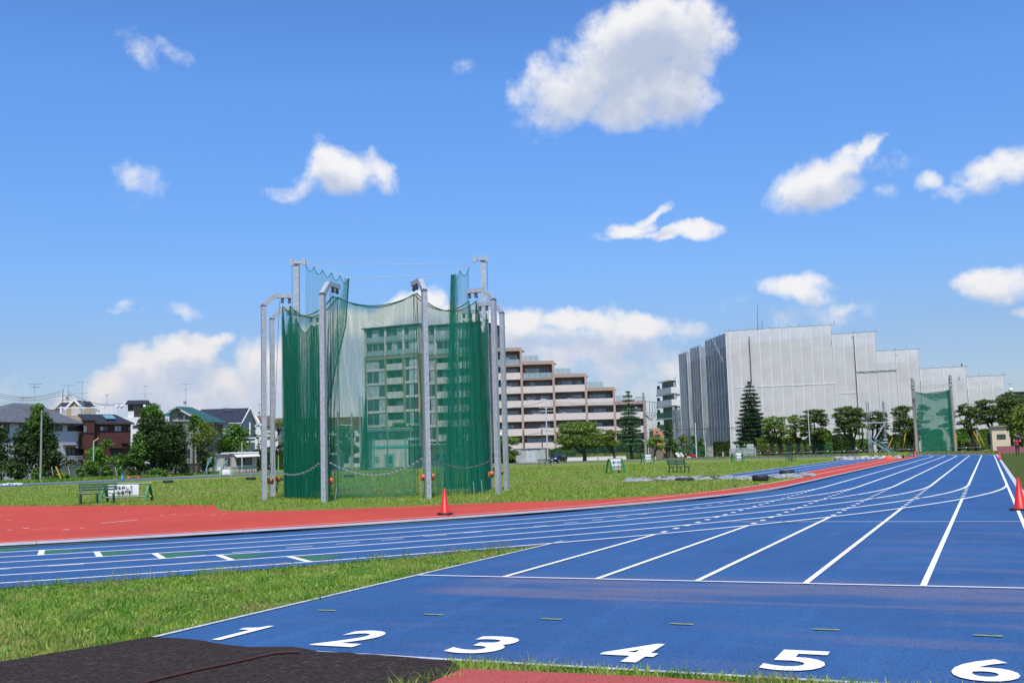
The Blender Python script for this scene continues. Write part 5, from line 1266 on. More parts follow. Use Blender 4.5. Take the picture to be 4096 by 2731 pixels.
z = f7b.Z(1110, 1688); MB().box(0, 0, -.3, f7b.L, 6, z).build('wall', M_stucco, h7b, local=True); roofpoly(h7b, [(-.4, -.3, z), (f7b.L + .3, -.3, z), (f7b.L - 1, 3, z + 1.0), (.6, 3, z + 1.0)], M_rb)
# field hut with awning and long window
f8 = Fac(875, 172, 1030, 176)
h8 = thing('field_hut', 'low pale field hut with an awning, behind the row of green benches', 'hut', f8.o, f8.rot)
M_hut = mat('hut_panel', (.42, .40, .38), .8, bands=(0, .45, .06, .3), var=.06, vscale=1)
zt = f8.Z(950, 1813); xm = f8.S(928); L8 = f8.S(1026)
MB().box(0, .8, -.1, xm, 4, f8.Z(900, 1816)).build('wall', M_hut, h8, local=True); MB().box(xm, 0, -.1, L8, 4, zt).build('wall', M_hut, h8, local=True)
MB().box(xm - .2, -.3, zt, L8 + .3, 4.2, zt + .22).build('roof', M_white, h8, local=True); MB().box(-.2, .5, f8.Z(900, 1817), xm - .2, 4.2, f8.Z(900, 1814)).build('roof', M_bgrey, h8, local=True)
MB().slab([(f8.S(937), -1.0, zt - .55), (L8 + .2, -1.0, zt - .45), (L8 + .2, 0, zt - .05), (f8.S(933), 0, zt - .05)], .1).build('awning', mat('awning_white', (.62, .62, .62), .8, bump=.5, bscale=3), h8, local=True)
for x0, y0, x1, y1, n, yy in ((946, 1830, 977, 1859, 1, -.02), (979, 1829, 1008, 1858, 1, -.02), (900, 1832, 921, 1861, 1, .78)): wpx(f8, h8, x0, y0, x1, y1, y=yy, panes=n, curt=0, fw=.12)
MB().box(f8.S(872), -.1, 0.05, f8.S(881), .5, .9).build('air_conditioner', M_white, h8, local=True)
proto = None
for i, (x, lab) in enumerate(((944, 'first green bench from the left in front of the field hut'), (972, 'second green bench from the left in front of the field hut'), (998, 'third green bench from the left in front of the field hut'), (1018, 'rightmost green bench in front of the field hut'))):
    q = P(x, 165, -.03); bench(lab, q, heading(x) + .05, 1.15, group='benches in front of the field hut')

# --- club houses behind the cage ----------------------------------------------
f9 = Fac(1478, 186, 1640, 188)
h9 = thing('club_house', 'two storey cream club house with mint trim seen through the middle of the cage', 'building', f9.o, f9.rot)
M_mint = mat('mint_paint', (.10, .42, .36), .6); M_cl = mat('club_wall', (.58, .55, .48), .8, var=.06, vscale=1); M_clg = mat('club_upper', (.26, .32, .31), .8)
zt = f9.Z(1560, 1712); zm = f9.Z(1560, 1757); x1 = f9.S(1632)
MB().box(.6, 0, -.2, x1, 9, zm).build('wall', M_cl, h9, local=True); MB().box(.6, .05, zm, x1, 9, zt - .5).build('upper_wall', M_clg, h9, local=True)
MB().box(-.6, -.9, zt - .55, x1 + 1, 9.5, zt - .15).build('roof', mat('club_roof', (.12, .2, .18), .7), h9, local=True)
mb = MB()
for i in range(24): x = -.5 + (x1 + 1.2) * i / 24; mb.box(x, -.95, zt - .15, x + .18, -.75, zt + .02)
mb.build('roof_ridge', M_framew, h9, local=True)
for a, b in ((1496, 1532), (1578, 1612)): wpx(f9, h9, a, 1730, b, 1754, y=.0, panes=2, curt=.2)
MB().box(.55, -.12, f9.Z(1560, 1790), x1, 0, f9.Z(1560, 1780)).build('band', M_mint, h9, local=True); MB().box(f9.S(1492), -.14, -.1, f9.S(1492) + .25, .0, zm + 1.2).build('corner_post', M_mint, h9, local=True); MB().box(f9.S(1617), -.14, -.1, f9.S(1617) + .3, 0, zm + .3).build('corner_post', M_mint, h9, local=True)
MB().box(f9.S(1548), -.1, -.1, f9.S(1551), .0, zm).build('pipe', M_clg, h9, local=True)
wpx(f9, h9, 1538, 1816, 1577, 1862, y=-.05, panes=1, curt=0, frame=M_mint, fw=.35); wpx(f9, h9, 1497, 1826, 1516, 1846, y=-.05, panes=2, curt=.5)
f10 = Fac(1640, 190, 1900, 192)
h10 = thing('changing_rooms', 'long low cream building with a dark green canopy at the right inside the cage view', 'building', f10.o, f10.rot)
zt = f10.Z(1780, 1776); L10 = f10.L
MB().box(0, 0, -.2, L10, 8, zt - .4).build('wall', M_cl, h10, local=True); MB().box(-.3, -2.2, zt - .4, L10, 8, zt - .05).build('canopy', mat('canopy_green', (.03, .13, .10), .7), h10, local=True)
mb = MB()
for i in range(44): x = L10 * i / 44; mb.box(x, -2.25, zt - .05, x + .17, -2.1, zt + .12)
mb.build('canopy_trim', M_framew, h10, local=True)
for i in range(7): x = 1 + i * 1.62; window(h10, x, .9, x + 1.1, 2.0, -.04, panes=2, curt=.5)
for x in (1758, 1800, 1845): xx = f10.S(x); MB().box(xx, -2.1, -.1, xx + .16, -1.95, zt - .4).build('post', M_mint, h10, local=True)
MB().box(f10.S(1832), -.06, 0, f10.S(1852), .02, 2.3).build('door', mat('door_green', (.02, .12, .09), .6), h10, local=True)
f11 = Fac(1200, 215, 1445, 215); h11 = thing('apartment_house', 'brown roofed low apartment house behind the trees on the left of the cage view', 'building', f11.o, f11.rot)
z = f11.Z(1370, 1712); MB().box(0, 0, -.2, f11.L, 8, z).build('wall', M_cl, h11, local=True); MB().box(-.3, -.4, z, f11.L + .2, 8.2, f11.Z(1380, 1668)).build('roof', mat('roof_rust', (.16, .06, .035), .8, var=.2, vscale=1), h11, local=True)
for i in range(3):
    for j in range(5): window(h11, 1.5 + j * 2.3, .8 + i * 2.1, 2.8 + j * 2.3, 1.9 + i * 2.1, -.03, panes=2)
# dugout roof at the left inside the net
f12 = Fac(1180, 160, 1362, 160); h12 = thing('dugout', 'low shelter with a flat grey roof behind the left front cage post', 'shelter', f12.o, f12.rot)
z = f12.Z(1300, 1812); MB().box(0, 0, z - .25, f12.L, 3, z).build('roof', M_bgrey, h12, local=True)
for i in range(4): MB().box(f12.L * i / 3.02, .05, 0, f12.L * i / 3.02 + .12, .2, z - .25).build('post', M_galv2, h12, local=True)
MB().box(0, 2.8, 0, f12.L, 2.9, z - .3).build('back_wall', M_clg, h12, local=True)
# grey shed with lettering
f13 = Fac(2059, 200, 2183, 200)
h13 = thing('storage_shed', 'grey galvanised storage shed with double doors, left of the black car', 'shed', f13.o, f13.rot)
M_shed = mat('zinc_sheet', (.40, .42, .44), .6, var=.16, vscale=1.1, metal=.1); M_shedd = mat('zinc_door', (.42, .49, .54), .6, var=.06, vscale=2)
z = f13.Z(2120, 1794); L = f13.L; base = f13.Z(2120, 1843)
MB().box(0, 0, -.3, L, 1.0, z).build('wall', M_shed, h13, local=True)
sw = at(2200, 1796, 204); 
V = [(L, 0), (f13.pix(2200, 1800, 6)[0], 6), (f13.pix(2200, 1800, 6)[0] - 3, 6), (L - 3, 1)]
MB().prism(V, -.3, z).build('side_wall', mat('zinc_shaded', (.19, .19, .185), .8, var=.15, vscale=4), h13, local=True)  # side wall in a darker zinc, its shade put into the colour
MB().box(-.15, -.12, z, L + .1, 1.2, z + .14).build('roof', M_bgrey, h13, local=True)
for a, b in ((2105, 2119), (2121, 2136)):
    d = MB().box(f13.S(a), -.06, 0, f13.S(b), .0, f13.Z(2120, 1802)).build('door', M_shedd, h13, local=True)
    MB().box(f13.S(a), -.09, f13.Z(2120, 1822), f13.S(b), -.06, f13.Z(2120, 1820)).build('door_rail', M_framew, d, local=True)
mb = MB().box(f13.S(2103), -.1, 0, f13.S(2105), 0, f13.Z(2120, 1800)).box(f13.S(2136), -.1, 0, f13.S(2138), 0, f13.Z(2120, 1800)); mb.build('door_frame', M_framew, h13, local=True)
me = text_mesh('lettering', '日本郵山東部附属中央庫', .33, M_ink, bold=.004); o = link('lettering', me, h13); o.location = (f13.S(2120), -.08, f13.Z(2120, 1797.5)); o.rotation_euler = (R(90), 0, 0)
# cream hut at the top of the red ramp
f14 = Fac(3971, 150, 4043, 150, .8)
h14 = thing('cream_hut', 'cream hut with a dark window at the top of the red ramp', 'hut', f14.o, f14.rot)
M_ch = mat('hut_cream', (.60, .50, .36), .85, var=.08, vscale=3)
z = f14.Z(4005, 1706); L = f14.L
MB().box(0, 0, -.9, L, .5, z).build('wall', M_ch, h14, local=True); xs = f14.pix(3957, 1740, 2.2)[0]
MB().prism([(0, .02), (L, .3), (L, 3), (xs, 2.2)], -.9, z).build('side_wall', mat('hut_cream_shaded', (.36, .34, .27), .85), h14, local=True)  # darker cream on this side paints its shade
MB().prism([(-.25, -.35), (L + .25, -.35), (L + .2, 3.2), (xs - .2, 2.3)], z, z + .16).build('roof', mat('hut_roof', (.28, .24, .19), .8), h14, local=True)
wpx(f14, h14, 3987, 1737, 4023, 1754, y=-.03, panes=2, curt=0, fw=.08)
MB().obox((xs * .45, 1.0, 1.0), (.03, .02, 0), (-.25, .5, 0), (0, 0, .8)).build('shutter', M_brown, h14, local=True)
# dark building at the far right edge with a dish
f15 = Fac(4042, 215, 4200, 215); h15 = thing('dark_building', 'dark flat roofed building behind the trees at the right edge', 'building', f15.o, f15.rot)
z = f15.Z(4080, 1570); MB().box(0, 0, -.2, f15.L, 9, z).build('wall', mat('dark_cladding', (.05, .055, .06), .7), h15, local=True); MB().box(-.2, -.2, z, f15.L, 9, z + .2).build('roof', M_roofd, h15, local=True)
window(h15, 1, z - 2.2, 3.0, z - 1.0, -.03, panes=2, curt=0)
# retaining walls
def wallpx(name, label, x0, D0, x1, D1, ytop, m, cat='wall', panels=0, **k):
    f = Fac(x0, D0, x1, D1); t = thing(name, label, cat, f.o, f.rot); z = f.Z((x0 + x1) / 2, ytop)
    if panels:
        for i in range(panels): MB().box(f.L * i / panels + .02, 0, -.1, f.L * (i + 1) / panels - .02, .15, z).build('panel', m, t, local=True)
    else: MB().box(0, 0, -.2, f.L, .25, z).build('wall_body', m, t, local=True)
    MB().box(-.02, -.05, z, f.L + .02, .3, z + .09).build('coping', M_conc, t, local=True)
    return t
wallpx('retaining_wall', 'grey concrete garden wall below the white house and the maroon house at left', 180, 133, 660, 148, 1862, M_conc2)
wallpx('concrete_wall', 'short pale concrete wall at the foot of the left utility pole', 683, 152, 789, 158, 1856, M_conc)
wallpx('plank_wall', 'long grey wooden plank wall behind the red banded cone', 2590, 208, 2715, 208, 1789, mat('grey_planks', (.20, .18, .16), .9, var=.3, vscale=1.5), panels=14)
wallpx('white_wall', 'low white wall running behind the big pine and the black car', 1990, 206, 2505, 206, 1829, M_bwhite)
wallpx('gate_wall', 'pale speckled stone gate pillar beside the dark hedge', 2829, 200, 2854, 200, 1786, mat('speckled_stone', (.36, .34, .31), .9, var=.4, vscale=4))
# ------------------------------------------------------------------ trees and plants
def leafmat(name, c1, c2, trans=.28):
    m = bpy.data.materials.new(name); m.use_nodes = True; t = NT(m.node_tree); t.n.clear()
    out = t.add('ShaderNodeOutputMaterial'); b = t.add('ShaderNodeBsdfPrincipled')
    g = t.add('ShaderNodeNewGeometry'); c = t.add('ShaderNodeTexCoord').outputs['Object']
    a = t.mix(g.outputs['Random Per Island'], c1, c2)
    a = t.mix(t.math('MULTIPLY', t.sstep(t.noise(c, .8, 3, .6), .45, .7), .6), a, tuple(x * .5 for x in c1))
    t.put(b.inputs['Base Color'], a); b.inputs['Roughness'].default_value = .55; b.inputs['Specular IOR Level'].default_value = .35
    tl = t.add('ShaderNodeBsdfTranslucent'); t.put(tl.inputs[0], t.vmath('MULTIPLY', a, (1.2, 1.35, .6)))
    mx = t.add('ShaderNodeMixShader'); mx.inputs[0].default_value = trans
    t.l.new(b.outputs[0], mx.inputs[1]); t.l.new(tl.outputs[0], mx.inputs[2]); t.l.new(mx.outputs[0], out.inputs[0]); return m
L_dark = leafmat('leaf_dark', (0.021, 0.046, 0.010), (0.060, 0.106, 0.018))
L_mid = leafmat('leaf_mid', (0.048, 0.124, 0.016), (0.131, 0.249, 0.029))
L_lite = leafmat('leaf_bright', (0.077, 0.200, 0.025), (0.185, 0.354, 0.042))
L_olive = leafmat('leaf_olive', (0.091, 0.149, 0.022), (0.254, 0.297, 0.041))
L_pine = leafmat('needle_olive', (0.057, 0.119, 0.021), (0.243, 0.332, 0.046), .15)
L_pined = leafmat('needle_dark', (0.035, 0.077, 0.017), (0.139, 0.193, 0.033), .15)
L_cedar = leafmat('needle_blue_green', (0.032, 0.090, 0.043), (0.108, 0.208, 0.082), .15)
L_yel = leafmat('leaf_yellow', (.22, .26, .02), (.42, .44, .05))
L_topi = leafmat('leaf_topiary', (0.085, 0.187, 0.020), (0.178, 0.323, 0.034))
L_pink = leafmat('leaf_pinkish', (.06, .055, .03), (.13, .12, .05))
M_bark = mat('bark', (.045, .034, .026), .95, var=.4, vscale=3, bump=.4, bscale=8)
M_barkg = mat('bark_grey', (.10, .085, .068), .95, var=.4, vscale=3, bump=.4, bscale=8)
def leafquads(C, Nrm, size, asp=.6, spread=.8):
    n = len(C); Nn = Nrm + rng.normal(0, spread, (n, 3)); Nn /= np.linalg.norm(Nn, axis=1)[:, None] + 1e-9
    a = np.cross(Nn, rng.normal(0, 1, (n, 3))); a /= np.linalg.norm(a, axis=1)[:, None] + 1e-9; b = np.cross(Nn, a)
    s = (size * rng.uniform(.6, 1.35, n))[:, None]
    a *= s; b *= s * asp
    V = np.stack([C - a, C + b * .9 - a * .1, C + a, C - b * .9 + a * .1], 1).reshape(-1, 3)
    return V, np.arange(n * 4).reshape(n, 4)
def blobpoints(blobs, dens, rmin=.55):
    Cs, Ns = [], []
    for c, r in blobs:
        c = np.array(c, float); r = np.array(r, float); n = max(12, int(dens * (r[0] * r[1] + r[1] * r[2] + r[0] * r[2])))
        d = rng.normal(0, 1, (n, 3)); d /= np.linalg.norm(d, axis=1)[:, None]
        rad = rmin + (1.08 - rmin) * rng.random(n) ** .5
        rad *= 1 + .12 * np.sin(d[:, 0] * 5 + c[0]) * np.sin(d[:, 2] * 6 + c[1])
        Cs.append(c + d * r * rad[:, None]); Ns.append(d / r)
    C = np.concatenate(Cs); N = np.concatenate(Ns); N /= np.linalg.norm(N, axis=1)[:, None]
    N[:, 2] += .25
    return C, N
def limb(mb, a, b, r0, r1, bend=.12, n=5):
    a = np.array(a, float); b = np.array(b, float); L = np.linalg.norm(b - a); pts = []; rs = []
    off = rng.normal(0, bend * L, 3) * [1, 1, .3]
    for i in range(n):
        t = i / (n - 1); pts.append(a + (b - a) * t + off * math.sin(math.pi * t)); rs.append(r0 + (r1 - r0) * t)
    mb.path(pts, rs, 6)
def crownbox(x0, x1, ytop, ybot, D, bx):
    q = P(bx, D); w = (x1 - x0) / F0 * D; zt = ztop(q, ytop); zb = ztop(q, ybot); cx = P((x0 + x1) / 2, D)
    return q, cx, w, zt, zb
RH = np.array([RT[0], RT[1], 0]); RH /= np.linalg.norm(RH); DH = np.array([FW[0], FW[1], 0]); DH /= np.linalg.norm(DH)
def broad(label, x0, x1, ytop, ybot, D, bx=None, m=None, nb=20, size=.19, dens=24, trunk=.16, stems=1, cat='tree', name='tree', shape=1.0, shrub=False, group=None):
    bx = (x0 + x1) / 2 if bx is None else bx; q, c, w, zt, zb = crownbox(x0, x1, ytop, ybot, D, bx); zb = max(zb, .0)
    t = thing(name, label, cat, (q[0], q[1], -.03), 0, group)
    h = zt - zb; cz = (zt + zb) / 2; blobs = []
    for i in range(nb):
        a = rng.uniform(0, 2 * math.pi); u = rng.uniform(-1, 1); rr = math.sqrt(max(0.02, 1 - abs(u) ** 2)) * rng.uniform(.35, .85) * (1 - .35 * shape * max(0, u))
        s = rng.uniform(.13, .27)
        r = np.array([w * s, w * s, min(w, h) * s * .8])
        p = np.array([c[0], c[1], cz]) + RH * math.cos(a) * rr * (w / 2 - r[0] * .5) * 1.05 + DH * math.sin(a) * rr * (w / 2) * .8 + np.array([0, 0, u * (h / 2 - r[2] * .8)])
        blobs.append((p, r))
    blobs.append((np.array([c[0], c[1], zt - h * .17]), np.array([w * .2, w * .2, h * .17])))
    blobs.append((np.array([c[0], c[1], cz]), np.array([w * .3, w * .3, h * .3])))
    C, N = blobpoints(blobs, dens / (size / .26) ** 2)
    V, F = leafquads(C, N, size)
    fastmesh('crown', V, F, m or L_mid, t)
    if not shrub:
        mb = MB(); hub = np.array([q[0], q[1], zb + h * .15])
        for s in range(stems):
            b0 = q + RH * (s - (stems - 1) / 2) * .35; top = np.array([c[0], c[1], zb + h * .35]) + RH * (s - (stems - 1) / 2) * w * .15
            limb(mb, [b0[0], b0[1], -.1], top, trunk, trunk * .55, .04)
            for bl in random.sample(blobs, min(4, len(blobs))): limb(mb, top, bl[0], trunk * .5, trunk * .15, .08)
        mb.build('trunk', M_bark, t)
    return t
def pine(label, x0, x1, ytop, ybot, D, bx, m=None, npad=20, size=.19, trunk=.22, dens=95, padw=.15, flat=.34, group=None, lean=0.0, name='pine_tree', grey=False):
    q, c, w, zt, zb = crownbox(x0, x1, ytop, ybot, D, bx); t = thing(name, label, 'tree', (q[0], q[1], -.03), 0, group); h = zt - zb
    pads = []; tries = 0
    while len(pads) < npad and tries < 2000:
        tries += 1
        a = rng.uniform(0, 2 * math.pi); v = rng.random() ** .8; lim = math.sqrt(max(.12, 1 - ((v - .42) / .74) ** 2))
        rr = rng.uniform(.25, 1) ** .6 * lim; rw = w * padw * rng.uniform(.7, 1.15)
        p = np.array([c[0], c[1], zb + h * (.08 + .86 * v)]) + RH * math.cos(a) * rr * (w / 2 - rw * .45) + DH * math.sin(a) * rr * (w / 2) * .7
        if all(np.linalg.norm((p - o[0]) * [1, 1, 1.9]) > (rw + o[1][0]) * .52 for o in pads): pads.append((p, np.array([rw, rw, rw * flat]) * 1.16))
    pads.append((np.array([c[0], c[1], zt - w * padw * flat]), np.array([w * padw, w * padw, w * padw * flat])))
    C, N = blobpoints(pads, dens / (size / .2) ** 2, .35)
    V, F = leafquads(C, N, size, .45, .9); fastmesh('crown', V, F, m or L_pine, t)
    mb = MB(); fk = np.array([q[0], q[1], zb * .55 + .3]) + RH * lean; limb(mb, [q[0], q[1], -.1], fk, trunk, trunk * .8, .05)
    nf = 4; forks = []
    for i in range(nf):
        a = 2 * math.pi * i / nf + rng.uniform(-.4, .4); f = np.array([c[0], c[1], zb + h * rng.uniform(.15, .4)]) + RH * math.cos(a) * w * .20 + DH * math.sin(a) * w * .15
        limb(mb, fk, f, trunk * .62, trunk * .38, .10); forks.append(f)
    top = np.array([c[0], c[1], zb + h * .62]); limb(mb, fk, top, trunk * .6, trunk * .25, .06, 7); forks.append(top)
    for p, r in pads:
        f = min(forks, key=lambda f: np.linalg.norm((f - p) * [1, 1, .8]) + (3 if f[2] > p[2] + .2 else 0)); limb(mb, f, p - [0, 0, r[2] * .3], trunk * .28, trunk * .09, .12)
    mb.build('trunk', M_barkg if grey else M_bark, t); return t
def cedar(label, x0, x1, ytop, ybot, D, bx, m=None, tiers=13, size=.2):
    q, c, w, zt, zb = crownbox(x0, x1, ytop, ybot, D, bx); t = thing('conifer_tree', label, 'tree', (q[0], q[1], -.03)); h = zt - zb; pads = []; mb = MB()
    limb(mb, [q[0], q[1], -.1], [c[0], c[1], zt - .3], .26, .05, .006, 8)
    for k in range(tiers):
        f = k / (tiers - 1); z = zb + h * f; rad = w / 2 * (1 - f) ** .62 * rng.uniform(.82, 1.05) + .35; nb = max(4, int(9 - 4 * f))
        for j in range(nb):
            a = 2 * math.pi * (j + rng.uniform(-.3, .3)) / nb + k * .7; d = RH * math.cos(a) + DH * math.sin(a)
            p = np.array([c[0], c[1], z]) + d * rad * .68 - [0, 0, rad * .10]; r = rad * .34 + .12
            pads.append((p, np.array([r, r, r * .20 + .05]))); limb(mb, [c[0], c[1], z + .1], p, .055, .02, .05, 4)
            if rad > 1.2: p2 = np.array([c[0], c[1], z]) + d * rad * .35; pads.append((p2, np.array([r * .8, r * .8, r * .25 + .05])))
    pads.append((np.array([c[0], c[1], zt - .4]), np.array([.35, .35, .45])))
    C, N = blobpoints(pads, 100, .3); V, F = leafquads(C, N, size, .4, .9); fastmesh('crown', V, F, m or L_cedar, t); mb.build('trunk', M_bark, t); return t
def hedge(label, x0, x1, ytop, ybot, D, m=None, name='hedge', cat='hedge', depth=1.2, size=.16, round_=False, dens=150, group=None, bump=.25):
    q0, q1 = P(x0, D), P(x1, D); c = (q0 + q1) / 2; zt = ztop(c, ytop); t = thing(name, label, cat, (c[0], c[1], -.03), 0, group); w = np.linalg.norm(q1 - q0)
    if round_:
        C, N = blobpoints([(np.array([c[0], c[1], zt * .5]), np.array([w / 2, w / 2, zt * .52]))], dens, .8); k = C[:, 2] < zt * .45
        rr = C[k][:, :2] - c[:2]; C[k, :2] = c[:2] + rr * 1.0
    else:
        n = int(dens * (w * zt * 2 + w * depth)); u = rng.random((n, 3)); f = rng.random(n)
        p = np.stack([(u[:, 0] - .5) * w, (u[:, 1] - .5) * depth, u[:, 2] * zt], 1); N = np.zeros((n, 3))
        side = f < .45; p[side, 1] = -depth / 2; N[side, 1] = -1; top = (f >= .45) & (f < .8); p[top, 2] = zt; N[top, 2] = 1; e = f >= .8; p[e, 0] = np.where(u[e, 0] < .5, -w / 2, w / 2); N[e, 0] = np.sign(p[e, 0])
        p += rng.normal(0, .06, (n, 3)); p[:, 2] += bump * np.sin(p[:, 0] * 1.7 + x0) * np.sin(p[:, 0] * .63) * (p[:, 2] / zt)
        C = c + p[:, [0]] * RH + p[:, [1]] * DH + p[:, [2]] * np.array([0, 0, 1.0]); C[:, 2] -= c[2]; N = N[:, [0]] * RH + N[:, [1]] * DH + N[:, [2]] * np.array([0, 0, 1.0]) + 1e-3
    V, F = leafquads(C, N, size, .7, .6); fastmesh('foliage', V, F, m or L_mid, t)
    MB().obox((c[0], c[1], zt * .42), RH * w * .40, DH * (depth if not round_ else w) * .36, (0, 0, zt * .42)).build('branches', M_bark, t); return t
# left side, in front of the houses
broad('dark leafy tree cut by the left edge of the picture', -60, 62, 1688, 1925, 122, 5, L_dark, 18, dens=26)
broad('tall dark tree with a narrow peaked top behind the left concrete pole', 60, 246, 1660, 1912, 127, 150, L_dark, 30, dens=30, shape=1.6)
broad('slender leafy top rising above the slate roof behind the left concrete pole', 98, 200, 1612, 1760, 126, 160, L_mid, 14, dens=30, name='tree')
broad('small bright green tree in front of the maroon house', 330, 440, 1787, 1868, 136, 385, L_lite, 14, trunk=.11, stems=4, size=.22, dens=36)
broad('thin tree with a bare twig top in front of the maroon house', 384, 458, 1752, 1800, 140, 420, L_mid, 7, trunk=.07, size=.2, dens=20)
broad('broad tree with a bright peaked top left of the green roof', 555, 660, 1612, 1700, 141, 612, L_mid, 12, dens=34)
broad('large dark round crowned tree with a mossy leaning trunk', 520, 700, 1665, 1850, 140, 618, L_dark, 30, dens=34, trunk=.26)
broad('mid green tree leaning left of the large dark tree', 505, 610, 1725, 1880, 138, 590, L_mid, 14, dens=26)
broad('dark tree beside the left side of the plain concrete pole', 650, 765, 1690, 1860, 143, 700, L_dark, 20, dens=32)
broad('bright green tree peeping over the concrete pole in front of the green roof', 735, 815, 1655, 1740, 150, 775, L_mid, 9, dens=26)
pine('olive topped pine right of the plain concrete pole', 762, 868, 1693, 1800, 150, 793, L_olive, 16, trunk=.24, padw=.22, flat=.7, dens=50)
broad('mid green tree above the pale field hut', 868, 1010, 1692, 1812, 180, 945, L_mid, 20, size=.3, dens=24)
pine('layered dark pine left of the cage posts', 1005, 1060, 1700, 1850, 178, 1032, L_pined, 12, trunk=.2)
pine('layered olive pine seen between the left cage posts', 1062, 1165, 1682, 1830, 185, 1100, L_pine, 16, trunk=.25)
pine('olive pine behind the left cage nets', 1150, 1300, 1690, 1830, 190, 1230, L_pine, 16, trunk=.25)
broad('green tree seen through the cage net beside the brown roofed block', 1305, 1440, 1680, 1850, 190, 1370, L_mid, 18, size=.3, dens=22)
broad('green tree seen through the net over the club house roof', 1540, 1660, 1690, 1740, 200, 1600, L_mid, 12, size=.3, dens=22)
broad('green tree over the roof of the changing rooms', 1770, 1890, 1716, 1800, 205, 1830, L_mid, 12, size=.3, dens=22)
for (a, b, yt, D, mm, lab) in ((-20, 120, 1850, 118, L_dark, 'dark bushes at the foot of the trees by the left edge'), (110, 190, 1868, 121, L_mid, 'low bushes around the base of the left concrete pole'), (200, 300, 1890, 124, L_mid, 'low weedy bushes right of the left concrete pole'), (300, 345, 1862, 130, L_mid, 'small bush in front of the garden wall below the white house'), (395, 460, 1858, 131, L_mid, 'rounded bush right of the small bright green tree'), (462, 500, 1838, 133, L_mid, 'small conical bush in front of the garden wall'), (505, 560, 1868, 134, L_dark, 'dark low bush near the fallen orange barrier'), (560, 690, 1872, 137, L_mid, 'low bushes under the large dark tree'), (230, 330, 1837, 138, L_pink, 'pinkish flowering bush on top of the garden wall'), (430, 475, 1825, 145, L_pink, 'dull flowering bush above the garden wall by the maroon house'), (800, 880, 1810, 158, L_mid, 'tall shrub beside the curved blue playground bars')):
    broad(lab, a, b, yt, yt + 70, D, m=mm, nb=9, size=.2, dens=40, shrub=True, name='bush', cat='bush')
broad('second dark tree filling the gap beside the left concrete pole', 20, 130, 1712, 1925, 125, 75, L_dark, 26)
broad('low spreading dark tree just right of the left concrete pole', 150, 262, 1760, 1915, 126, 205, L_dark, 24)
broad('drooping dark tree left of the mossy leaning trunk', 500, 600, 1760, 1895, 139, 560, L_dark, 26)
broad('dark low crowned tree between the mossy trunk and the plain concrete pole', 610, 720, 1740, 1890, 141, 660, L_dark, 30)
broad('round dark tree top above the mossy leaning trunk', 545, 690, 1640, 1770, 142, 620, L_dark, 28)
broad('leafy dark bush below the olive topped pine', 770, 860, 1790, 1880, 156, 815, L_dark, 18, name='tree')
broad('small dark tree behind the left end of the field hut', 850, 960, 1740, 1850, 182, 905, L_dark, 20)
for (a, b, yt, D, mm, lab) in ((330, 400, 1842, 133, L_mid, 'leafy bush at the foot of the small bright green tree'), (440, 520, 1812, 140, L_mid, 'tall bush hiding the maroon house doorway'), (690, 770, 1835, 150, L_dark, 'dark bush behind the short pale concrete wall')):
    broad(lab, a, b, yt, yt + 75, D, m=mm, nb=14, size=.18, dens=30, shrub=True, name='bush', cat='bush')
# right of the cage
pine('olive pine behind the right cage posts', 1968, 2080, 1752, 1845, 196, 2030, L_pine, 14, trunk=.22, padw=.2)
pine('wide spreading pine with a thick pale barked trunk, right of the black car', 2228, 2420, 1683, 1800, 196, 2338, L_pine, 70, trunk=.4, dens=80, padw=.115, flat=.42, grey=True)
pine('smaller yellow green pine between the wide pine and the tall conifer', 2398, 2482, 1716, 1800, 192, 2457, L_olive, 18, trunk=.25, padw=.2)
cedar('tall grey green conifer beside the ribbed utility pole', 2474, 2571, 1566, 1770, 196, 2528, tiers=13)
pine('small flat topped pine in front of the plank wall', 2588, 2674, 1748, 1800, 190, 2620, L_pine, 13, trunk=.18, padw=.2)
broad('dark tree in front of the white balcony block', 2648, 2702, 1682, 1800, 206, 2670, L_dark, 14, size=.28)
for a, b, yt, D, lab, mm in ((2676, 2720, 1748, 202, 'green shrub right of the plank wall', L_mid), (2710, 2768, 1736, 203, 'rounded shrub with brownish leaves before the dark sheeting', L_olive), (2755, 2800, 1742, 200, 'multi stemmed shrub left of the white lamp pole', L_mid), (2785, 2828, 1752, 200, 'shrub right of the white lamp pole', L_mid)):
    broad(lab, a, b, yt, yt + 72, D, m=mm, nb=9, size=.26, dens=26, trunk=.07, stems=3, name='shrub', cat='shrub')
hedge('dense dark rectangular hedge beside the gate pillar', 2858, 2917, 1770, 1825, 204, L_dark)
broad('round bush in front of the corner of the pale sheeting', 2942, 3002, 1748, 1800, 205, m=L_mid, nb=10, size=.26, shrub=True, name='bush', cat='bush')
cedar('tall dark conifer standing before the wrapped building', 2948, 3076, 1528, 1760, 196, 3024, m=leafmat('needle_deep', (.012, .038, .016), (.045, .095, .035), .15), tiers=16)
pine('spreading olive pine with forked trunk, right of the tall dark conifer', 3040, 3165, 1664, 1775, 186, 3118, L_pine, 40, trunk=.42, padw=.13)
pine('olive pine partly behind the spreading forked pine', 3150, 3235, 1658, 1775, 190, 3192, L_pine, 30, trunk=.3, padw=.16)
pine('upright pine with many bare stems beside the slim lamp pole', 3205, 3326, 1636, 1760, 188, 3262, L_pined, 40, trunk=.32, padw=.14)
pine('round headed dark pine left of the scaffold frame', 3330, 3476, 1622, 1745, 178, 3414, L_pined, 54, trunk=.36, padw=.125)
pine('open crowned pine behind the scaffold frame', 3462, 3570, 1640, 1745, 182, 3495, L_pined, 34, trunk=.28, padw=.14)
pine('dark pine left of the tall net posts', 3564, 3680, 1620, 1750, 184, 3652, L_pined, 40, trunk=.32, padw=.14)
